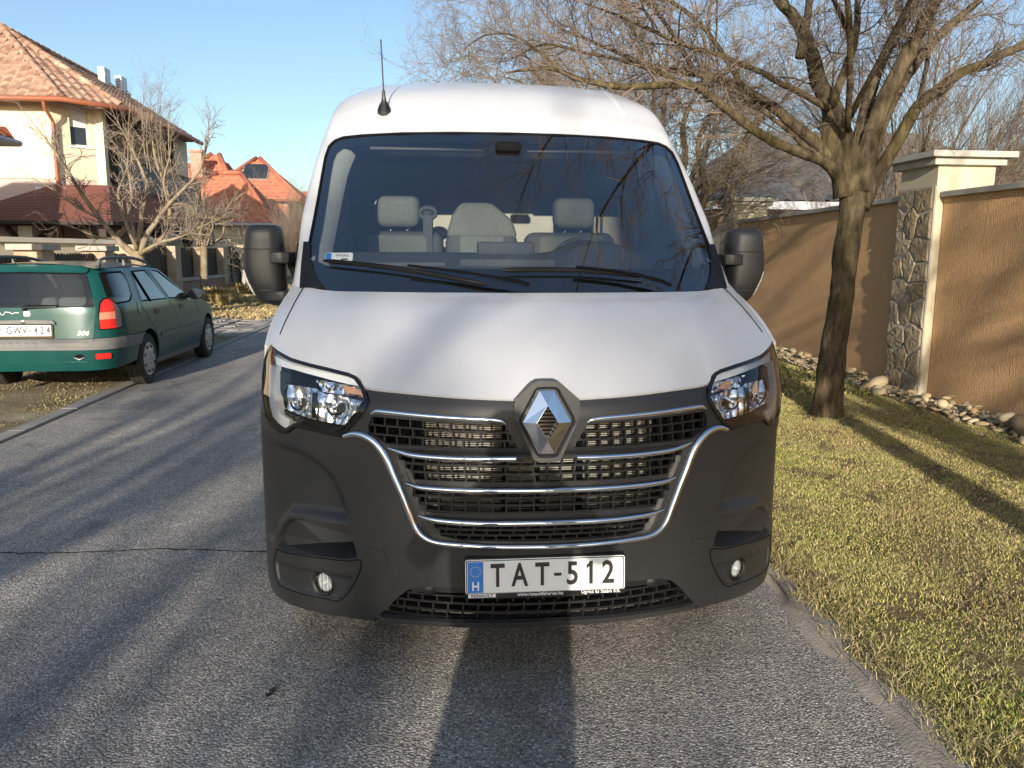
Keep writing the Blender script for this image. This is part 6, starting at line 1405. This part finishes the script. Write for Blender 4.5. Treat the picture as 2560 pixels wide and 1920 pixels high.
# ---- stray leaves
for (x, y, rz, lb) in ((2.02, 2.62, .4, 'orange fallen leaf on the grass at the lower right'), (-.93, 2.62, 1.2, 'dark crumpled leaf on the asphalt left of the van nose')):
    b = MB(); b.add([(-.028,0,.004),(-.016,.013,.010),(-.002,.006,.002),(.010,.015,.009),(.026,.004,.014),(.020,-.006,.003),(.008,-.014,.012),(-.006,-.007,.002),(-.018,-.012,.008),(0,0,.0)], [(0,9,1),(1,9,2),(2,9,3),(3,9,4),(4,9,5),(5,9,6),(6,9,7),(7,9,8),(8,9,0)]); o = b.build('leaf', pm('orange leaf' if x > 0 else 'dark leaf', (.45,.17,.06) if x > 0 else (.02,.016,.012), .8, var=.2)); o.location = (x, y, .03 if x > 0 else .006); o.rotation_euler.z = rz; tag(o, lb, 'leaf')
# ================================================================== the photographer (outside the frame, casts the shadow at the van's foot)
def person(loc, label):
    e = empty('person', loc, 0, label, 'person')
    J = {'pel': (0,0,.95), 'sp': (0,.01,1.15), 'ch': (0,.01,1.36), 'nk': (0,.02,1.5), 'hb': (0,.03,1.58), 'hm': (0,.04,1.68), 'ht': (0,.03,1.76), 'lh': (-.10,0,.90), 'lk': (-.115,.02,.50), 'la': (-.125,-.02,.10), 'lt': (-.14,.14,.04), 'rh': (.10,0,.90), 'rk': (.115,.02,.50), 'ra': (.125,-.02,.10), 'rt': (.14,.14,.04), 'ls': (-.20,0,1.42), 'le': (-.30,.14,1.22), 'lw': (-.03,.30,1.43), 'lf': (.02,.34,1.48), 'rs': (.20,0,1.42), 're': (.34,.14,1.22), 'rw': (.19,.30,1.43), 'rf': (.15,.34,1.48)}
    E_ = [('pel','sp'),('sp','ch'),('ch','nk'),('nk','hb'),('hb','hm'),('hm','ht'),('pel','lh'),('lh','lk'),('lk','la'),('la','lt'),('pel','rh'),('rh','rk'),('rk','ra'),('ra','rt'),('ch','ls'),('ls','le'),('le','lw'),('lw','lf'),('ch','rs'),('rs','re'),('re','rw'),('rw','rf')]
    rad = {'pel': (.17,.12), 'sp': (.16,.115), 'ch': (.17,.12), 'nk': (.06,.06), 'hb': (.085,.09), 'hm': (.085,.10), 'ht': (.06,.07), 'lh': (.10,.10), 'rh': (.10,.10), 'lk': (.072,.072), 'rk': (.072,.072), 'la': (.055,.055), 'ra': (.055,.055), 'lt': (.05,.04), 'rt': (.05,.04), 'ls': (.075,.075), 'rs': (.075,.075), 'le': (.055,.055), 're': (.055,.055), 'lw': (.038,.038), 'rw': (.038,.038), 'lf': (.035,.03), 'rf': (.035,.03)}
    ks = list(J); me = bpy.data.meshes.new('body'); me.from_pydata([J[k] for k in ks], [(ks.index(a), ks.index(c)) for a, c in E_], [])
    o = bpy.data.objects.new('body', me); col.objects.link(o); o.parent = e; me.materials.append(pm('dark coat', (.03,.03,.035), .9, var=.2))
    sm = o.modifiers.new('skin', 'SKIN'); o.modifiers.new('sub', 'SUBSURF').levels = 2
    for k, sv in zip(ks, me.skin_vertices[0].data): sv.radius = rad[k]; sv.use_root = (k == 'pel')
    b = MB(); b.lathe([(.225, .06), (.23, .4), (.22, .8), (.20, 1.1), (.215, 1.38), (.14, 1.46)], 20, Matrix.Diagonal((1, .75, 1, 1))); b.build('coat', o.data.materials[0], e, True)
    return e
person((-.60, -.46, 0), 'photographer in a dark coat raising both hands behind the camera')
# ================================================================== green estate car
M['green'] = pm('teal metallic paint', (.007, .060, .055), .24, .05, var=.08, scale=4, coat=0., spec=.35)
M['carplastic'] = pm('weathered grey plastic', (.13, .13, .125), .6, var=.2, scale=8)
M['blackgl'] = pm('black window surround', (.012, .012, .014), .12, var=.2)
M['red'] = pm('red lamp', (.62, .025, .018), .12, var=.2, scale=40)
M['pinklamp'] = pm('clear amber lamp', (.62, .22, .13), .15, var=.2, scale=40)
M['carglass'] = glass('car glass', (.20, .25, .27), 1.3)
M['rearglass'] = glass('rear glass', (.50, .56, .58), 1.6)
car = empty('estate_car', (-4.50, 8.62, 0), 0, 'dark green estate car parked half on the left verge, seen from behind', 'car')
CP = cr([(0,0),(.3,.006),(.55,.028),(.70,.075),(.79,.165),(.83,.32),(.845,.6),(.85,1.5),(.85,2.6),(.84,3.4),(.81,3.85),(.72,4.12),(.5,4.27),(.25,4.32),(0,4.33)], 16)
CPS = np.concatenate([[0], np.cumsum(np.hypot(*np.diff(CP, axis=0).T))]); CT = np.gradient(CP, axis=0); CT[0] = (1, 0); CT /= np.linalg.norm(CT, axis=1)[:, None]
def CM(s, z, off):
    s = np.asarray(s, float); z = np.asarray(z, float); a = np.abs(s); sg = np.where(s < 0, -1., 1.)
    x = np.interp(a, CPS, CP[:, 0]); y = np.interp(a, CPS, CP[:, 1]); tx = np.interp(a, CPS, CT[:, 0]); ty = np.interp(a, CPS, CT[:, 1])
    kx = np.interp(z, [.2, .36, .55, .93, 1.0, 1.30, 1.37], [.955, .985, 1., .985, .955, .845, .79]); bul = np.interp(z, [.3, .5, .7, .93], [0, .012, .010, 0])
    sh = np.interp(z, [.2, .34, .50, .62, .63, .95, 1.3, 1.37], [.03, -.015, -.03, -.028, .02, .045, .14, .18])*np.clip(1-y/1.1, 0, 1)
    x = x*kx+bul*(y > .3)+ty*off; y = y+sh-tx*off
    return sg*x, y, z
def cm(s, z, off=0.): return Vector([float(q) for q in CM(s, z, off)])
def sY(y): 
    i = np.searchsorted(CP[:len(CP)-20, 1], y); return float(np.interp(y, CP[:i+3, 1], CPS[:i+3]))
S = sY
def cpatch(name, poly, mat, parent=car, **k): return patch(name, poly, CM, mat, parent, **k)
def arcS(cy, r, a0, a1, n=10, cz_=.29): return [(S(cy+r*math.cos(R(a))), cz_+r*math.sin(R(a))) for a in np.linspace(a0, a1, n)]
GLH = [(0,.965),(.54,.965),(.585,.985),(.60,1.03),(.60,1.18),(.585,1.25),(.55,1.285),(0,1.295)]
cpatch('tailgate', full([(0,.632),(.625,.632),(.665,.95),(.655,1.30),(.63,1.335),(0,1.345)]), M['green'], holes=[full(GLH)], sp=.06, thick=.02)
cpatch('window_surround', full([(0,.952),(.66,.952),(.655,1.302),(0,1.310)]), M['blackgl'], holes=[full(GLH)], sp=.08, off=.003)
cpatch('rear_window', full(GLH), M['rearglass'], sp=.12, off=.001)
cpatch('roof_spoiler', full([(0,1.312),(.655,1.305),(.70,1.34),(.66,1.375),(.4,1.385),(0,1.39)]), M['green'], sp=.05, off=.028, thick=.06)
cpatch('rear_bumper', full([(0,.30),(.5,.295),(.75,.30),(S(.665),.33)]+arcS(1.03, .365, 172, 142, 4)+[(S(.74),.505),(.7,.512),(0,.518)]), M['green'], sp=.06, thick=.04)
cpatch('bumper_crease', full([(0,.375),(.75,.372),(.92,.38),(.75,.392),(0,.396)]), M['green'], sp=.08, off=.010, thick=.014)
cpatch('bumper_strip', full([(0,.520),(.7,.515),(S(.745),.507),(S(.80),.58),(S(.90),.622),(.9,.628),(0,.630)]), M['carplastic'], sp=.06, off=.014, thick=.05)
cpatch('bumper_step', full([(0,.552),(.60,.552),(.628,.575),(.632,.626),(0,.628)]), M['carplastic'], sp=.08, off=.020, thick=.02)
for s_ in (1, -1):
    f_ = lambda p: [(a*s_, b) for a, b in p] if s_ > 0 else [(a*s_, b) for a, b in p][::-1]
    QW = [(.79,1.30),(.86,1.312),(S(.64),1.315),(S(.70),1.28),(S(.74),1.18),(S(.71),1.05),(S(.64),1.0),(S(.56),.982),(.86,.975),(.825,.99)]
    RDW = [(S(.97),1.31),(S(1.44),1.318),(S(1.79),.95),(S(.95),.965),(S(.94),1.0)]
    FDW = [(S(1.54),1.318),(S(1.86),1.295),(S(2.2),1.16),(S(2.70),.925),(S(1.90),.948)]
    ar = arcS(1.03, .36, 40, 78, 5)
    cpatch('rear_quarter', f_([(.628,.632),(S(.915),.632)]+arcS(1.03, .36, 108, 42, 8)+[(S(1.245),.61),(S(1.02),.80),(S(.895),.95),(S(.92),1.35),(.75,1.35),(.66,1.338),(.66,1.30),(.67,.95)]), M['green'], holes=[f_(QW)], sp=.06, thick=.02)
    cpatch('rear_door', f_([(S(.907),.95),(S(1.032),.802),(S(1.255),.612)]+arcS(1.03, .36, 40, 4, 5)+[(S(1.40),.27),(S(2.18),.27),(S(2.18),.6),(S(2.05),.8),(S(1.855),.94),(S(1.47),1.35),(S(.932),1.35)]), M['green'], holes=[f_(RDW)], sp=.07, thick=.02)
    cpatch('front_door', f_([(S(2.19),.27),(S(3.15),.27),(S(3.15),.6),(S(2.93),.90),(S(2.74),.918),(S(2.24),1.165),(S(1.89),1.32),(S(1.48),1.35),(S(1.868),.94),(S(2.06),.8),(S(2.19),.6)]), M['green'], holes=[f_(FDW)], sp=.07, thick=.02)
    cpatch('front_wing', f_([(S(3.16),.27),(S(3.2),.27)]+arcS(3.56, .36, 176, 8, 14)+[(S(3.93),.30),(S(4.02),.30),(S(4.04),.66),(S(3.8),.76),(S(3.3),.87),(S(2.945),.90),(S(3.16),.6)]), M['green'], sp=.07, thick=.02)
    for nm, W in (('quarter_window', QW), ('door_window', RDW), ('door_window', FDW)):
        cpatch(nm, f_(W), M['carglass'], sp=.15, off=-.001)
        q = inset(W, .016); cpatch('window_rubber', f_(inset(W, -.008)) if False else f_(W), M['dark'], holes=[f_(q)], sp=.1, off=.004)
    b = MB(); b.tube([cm(S(1.0)*s_, 1.30, .003), cm(S(1.22)*s_, .955, .003)], .012, 5); b.build('window_divider', M['dark'], car)
    cpatch('sill', f_([(S(1.40),.20),(S(3.2),.20),(S(3.2),.268),(S(1.40),.268)]), M['carplastic'], sp=.15, off=-.01, thick=.05)
    for y0, y1 in ((1.45, 2.165), (2.205, 3.13)):
        cpatch('door_moulding', f_([(S(y0),.515),(S(y1),.515),(S(y1),.562),(S(y0),.562)]), M['carplastic'], sp=.12, off=.014, thick=.02)
    for y0 in (1.30, 2.24): cpatch('door_handle', f_([(S(y0),.80),(S(y0+.16),.795),(S(y0+.16),.855),(S(y0),.862)]), M['blackgl'], sp=.1, off=.006, thick=.01)
    cpatch('fuel_flap', f_([(a*1., b_) for a, b_ in [(S(.83)+.085*math.cos(t), .90+.075*math.sin(t)) for t in np.linspace(0, 2*math.pi, 20, endpoint=False)]]), M['green'], sp=.1, off=.004, thick=.006) if s_ > 0 else None
    lamp = empty('tail_lamp'); lamp.parent = car; lamp.location = cm(.8*s_, .88)
    def lp(o): o.parent = lamp; o.location = -lamp.location; return o
    for nm, P, mt, of in (('lamp_red', [(.695,.728),(.862,.728),(.862,.822),(.693,.820)], 'red', .012), ('lamp_amber', [(.693,.823),(.862,.825),(.862,.905),(.70,.895)], 'pinklamp', .012), ('lamp_top', [(.70,.898),(.862,.908),(.862,1.005),(.82,1.035),(.775,1.03),(.73,.985)], 'red', .012), ('lamp_side', [(.865,.728),(.95,.735),(.97,.80),(.955,.90),(.91,.97),(.865,1.003)], 'carplastic', .010)):
        lp(patch(nm, f_(P), CM, M[mt], None, sp=.05, off=of, thick=.03))
    lp(patch('lamp_seal', f_([(.685,.716),(.95,.720),(.985,.80),(.968,.905),(.90,1.0),(.82,1.048),(.765,1.042),(.715,.99),(.685,.90)]), CM, M['dark'], None, sp=.08, off=.005, thick=.02))
    cpatch('fog_reflector', f_(rrect(.655, .415, .80, .475, .012)), M['red'], sp=.06, off=.012, thick=.02)
    b = MB(); pts = [(.60,.36,1.375),(.602,.42,1.43),(.602,.6,1.455),(.602,1.0,1.462),(.602,1.4,1.450),(.60,1.75,1.41),(.60,1.85,1.38)]
    b.tube([Vector((x*s_, y, z)) for x, y, z in cr(pts, 5)], .019, 8)
    for y in (.40, 1.1, 1.8): b.tube([Vector((.60*s_, y, 1.36)), Vector((.602*s_, y+.01, 1.45 if y > .5 and y < 1.7 else 1.40))], .022, 6)
    b.build('roof_rail', M['carplastic'], car, True, 50)
    mi = empty('door_mirror'); mi.parent = car; mi.location = (.86*s_, 2.68, .95)
    b = MB(); b.lathe([(.02,-.05),(.085,-.045),(.10,-.02),(.10,.01),(.092,.03)], 20, Matrix.Rotation(R(90), 4, 'X') @ Matrix.Diagonal((1.05,.72,1,1)), cap=True); o = b.build('mirror_shell', M['green'], mi, True, 40); o.location = (.07*s_, 0, .02)
    b = MB(); b.lathe([(.09,-.032),(.001,-.033)], 20, Matrix.Rotation(R(90), 4, 'X') @ Matrix.Diagonal((1.05,.72,-1,1)), cap=False); o = b.build('mirror_glass', M['pane'], mi); o.location = (.07*s_, -.065*0, .02)
    b = MB(); b.box((min(-.04*s_, .03*s_), -.02, -.03), (max(-.04*s_, .03*s_), .03, .02)); b.build('mirror_foot', M['blackgl'], mi)
cpatch('tow_eye_cover', [(.50+.05*math.cos(t), .445+.028*math.sin(t)) for t in np.linspace(0, 2*math.pi, 18, endpoint=False)], M['dark'], sp=.1, off=.006, thick=.01)
b = MB(); b.tube([cm(.452, .44, .01), cm(.50, .418, .014), cm(.55, .44, .01)], .007, 6); b.build('tow_eye_rim', M['hub'], car, True)
# tailgate furniture
cpatch('plate_handle', full([(0,.79),(.26,.788),(.275,.775),(.275,.80),(.255,.822),(0,.828)]), M['carplastic'], sp=.06, off=.03, thick=.05)
cpatch('tailgate_crease', [(.28,.728),(.62,.722),(.62,.74),(.28,.744)], M['green'], sp=.08, off=.007, thick=.01)
cpatch('tailgate_crease', [(-.62,.722),(-.30,.728),(-.30,.744),(-.62,.74)], M['green'], sp=.08, off=.007, thick=.01)
pl2 = empty('number_plate'); pl2.parent = car; pl2.location = (-.03, .0, .715)
def FB(u, v, o): return np.asarray(u, float), -np.asarray(o, float)+.012+(np.asarray(v, float))*.06, np.asarray(v, float)
def pq(o): o.parent = pl2; return o
pq(patch('plate_frame', rrect(-.28, -.078, .28, .066, .008), FB, M['gloss'], None, sp=.2, off=.0, thick=.02)); pq(patch('plate_sheet', rrect(-.263, -.052, .263, .058, .006), FB, M['platew'], None, sp=.2, off=.003))
def on2(x, z): return Matrix.Translation((x, .012-.0045+z*.06, z)) @ Matrix.Rotation(R(90)-math.atan(.06), 4, 'X')
grey = pm('faded ink', (.07, .07, .07), .6, var=.3, scale=40)
for chx, x, mt in (('G', -.145, grey), ('W', -.065, grey), ('V', .005, grey), ('4', .115, grey), ('2', .175, grey), ('4', .235, grey)): pq(text('plate_letter', chx, .102, mt, None, on2(x, .002), .74, bold=.003))
b = MB(); b.box((.040, .002, -.006), (.072, .008, .009)); pq(b.build('plate_letter', grey))
pq(text('plate_letter', 'H', .048, grey, None, on2(-.232, -.024), .9))
for z_, mt in ((.040, 'red'), (.018, 'green')): b = MB(); b.box((-.247, .006+z_*.06, z_-.005), (-.218, .0095+z_*.06, z_+.005)); pq(b.build('flag_stripe', M[mt]))
b = MB(); b.box((-.205, .009, -.045), (-.203, .0095, .05)); pq(b.build('plate_line', M['carplastic']))
pq(text('frame_print', 'PEUGEOT KÁLMÁN', .017, M['whitepr'], None, Matrix.Translation((-.16, .008, -.066)) @ Matrix.Rotation(R(90), 4, 'X'), 1.05)) if False else None
for k, (x0, x1) in enumerate(((-.262, -.19), (-.185, -.145))):
    pass
def oncar(s, z, off):
    p = cm(s, z, off); tx = (cm(s+.01, z, off)-cm(s-.01, z, off)).normalized(); tz = (cm(s, z+.01, off)-cm(s, z-.01, off)).normalized(); n = tx.cross(tz); m = Matrix((tx, tz, n)).transposed().to_4x4(); m.translation = p; return m
pq2 = text('model_badge', '306', .062, M['chrome'], car, oncar(.53, .685, .004), 1.25, ex=.002, shear=.25)
cpatch('badge_patch', rrect(-.035, .865, .03, .915, .012), M['platew'], sp=.1, off=.004, thick=.004)
b = MB(); r_ = random.Random(2); P = [(-.30+.022*k, .895+r_.uniform(-.02, .02)) for k in range(11)]
b.tube([cm(a, c, .002) for a, c in P], .004, 4); b.build('paint_scrape', M['whitepr'], car)
b = MB(); b.tube([cm(-.03, .935, .02), cm(-.0, .955, .03), cm(.30, .960, .02)], [.02, .013, .007], 6); b.tube([cm(-.02, .975, .016), cm(.32, .972, .014)], .007, 5); b.build('rear_wiper', M['blackgl'], car, True, 50)
b = MB(); b.lathe([(.018, 0), (.018, .01), (.001, .012)], 14, Matrix.Translation(cm(-.03, .808, .033)) @ Matrix.Rotation(R(90), 4, 'X')); b.build('boot_lock', M['chrome'], car, True, 40)
b = MB(); b.tube([(-.52, .12, .25), (-.52, -.02, .25)], .028, 10); b.build('exhaust', M['hub'], car, True)
# roof, bonnet, windscreen, front
v = []; nx_, ny_ = 16, 12
ysr = np.linspace(.17, 2.06, ny_)
for y in ysr:
    for x in np.linspace(-1, 1, nx_):
        hw = float(np.interp(y, [.17, .5, 1.5, 2.06], [.655, .668, .66, .60])); z = 1.345+.055*(1-abs(x)**2.4)+.018*math.sin((y-.17)/1.9*math.pi)-.03*max(0, (y-1.7)/.36)**2; v.append((x*hw, y, z))
mesh('roof', v, [(j*nx_+i, j*nx_+i+1, (j+1)*nx_+i+1, (j+1)*nx_+i) for j in range(ny_-1) for i in range(nx_-1)], M['green'], car, True)
v = []; 
for y in np.linspace(2.80, 4.26, 10):
    for x in np.linspace(-1, 1, 12):
        t = (y-2.8)/1.46; hw = float(np.interp(y, [2.8, 3.4, 3.9, 4.15, 4.26], [.80, .80, .76, .64, .5])); v.append((x*hw, y, .93-.20*t**1.6+.035*(1-x*x)-.02*abs(x)**4))
mesh('bonnet', v, [(j*12+i, j*12+i+1, (j+1)*12+i+1, (j+1)*12+i) for j in range(9) for i in range(11)], M['green'], car, True)
mesh('windscreen', [(-.74, 2.80, .93), (.74, 2.80, .93), (.60, 2.06, 1.335), (-.60, 2.06, 1.335)], [(0,1,2,3)], M['carglass'], car)
for s_ in (1, -1): b = MB(); b.tube([(.77*s_, 2.80, .92), (.66*s_, 2.22, 1.20), (.60*s_, 1.95, 1.345)], .03, 6); b.build('windscreen_pillar', M['green'], car, True)
o = cpatch('front_bumper', [(S(4.0),.30),(CPS[-1],.28),(CPS[-1],.70),(S(4.03),.70)], M['green'], sp=.1, thick=.03); cpatch('front_bumper', [(-CPS[-1],.28),(-S(4.0),.30),(-S(4.03),.70),(-CPS[-1],.70)], M['green'], sp=.1, thick=.03)
b = MB(); b.box((-.62, .40, .25), (.62, 4.1, .33)); b.box((-.78, 1.45, .20), (.78, 3.1, .30)); b.build('underbody', M['dark'], car)
b = MB(); b.box((-.70, .12, .58), (.70, 1.1, .62)); b.build('boot_floor', M['trimdark'], car)
for x in (-.40, .02, .40):
    o = rbox('rear_seat', (x-.21, 1.15, .50), (x+.20, 1.32, 1.0), M['seat'], .05); o.parent = car
for x in (-.38, .38):
    o = rbox('headrest', (x-.13, 1.18, 1.03), (x+.13, 1.28, 1.17), M['seat'], .04); o.parent = car
    o = rbox('front_seat', (x-.23, 2.05, .45), (x+.23, 2.2, 1.08), M['seatdark'], .06); o.parent = car
    o = rbox('headrest', (x-.13, 2.06, 1.10), (x+.13, 2.16, 1.25), M['seatdark'], .04); o.parent = car
b = MB(); b.box((-.74, 2.6, .6), (.74, 2.9, .92)); bevel(b.build('dashboard', M['trimdark'], car), .05)
for y_ in (1.03, 3.56):
    for s_ in (1, -1):
        e = wheel(.755*s_, y_, .295, .18, s_, M['hub'], None); e.parent = car
b = MB()
for y_ in (1.03, 3.56):
    for s_ in (1, -1):
        pts = [(y_+.375*math.cos(t), .29+.375*math.sin(t)) for t in np.linspace(-.05, math.pi+.05, 16)]
        for (a, c), (a2, c2) in zip(pts[:-1], pts[1:]): b.add([(.82*s_, a, c), (.82*s_, a2, c2), (.45*s_, a2, c2), (.45*s_, a, c)], [(0,1,2,3)])
        b.add([(.45*s_, y_-.38, .2), (.45*s_, y_+.38, .2), (.45*s_, y_+.38, .68), (.45*s_, y_-.38, .68)], [(0,1,2,3)])
b.build('wheel_arch', M['dark'], car)
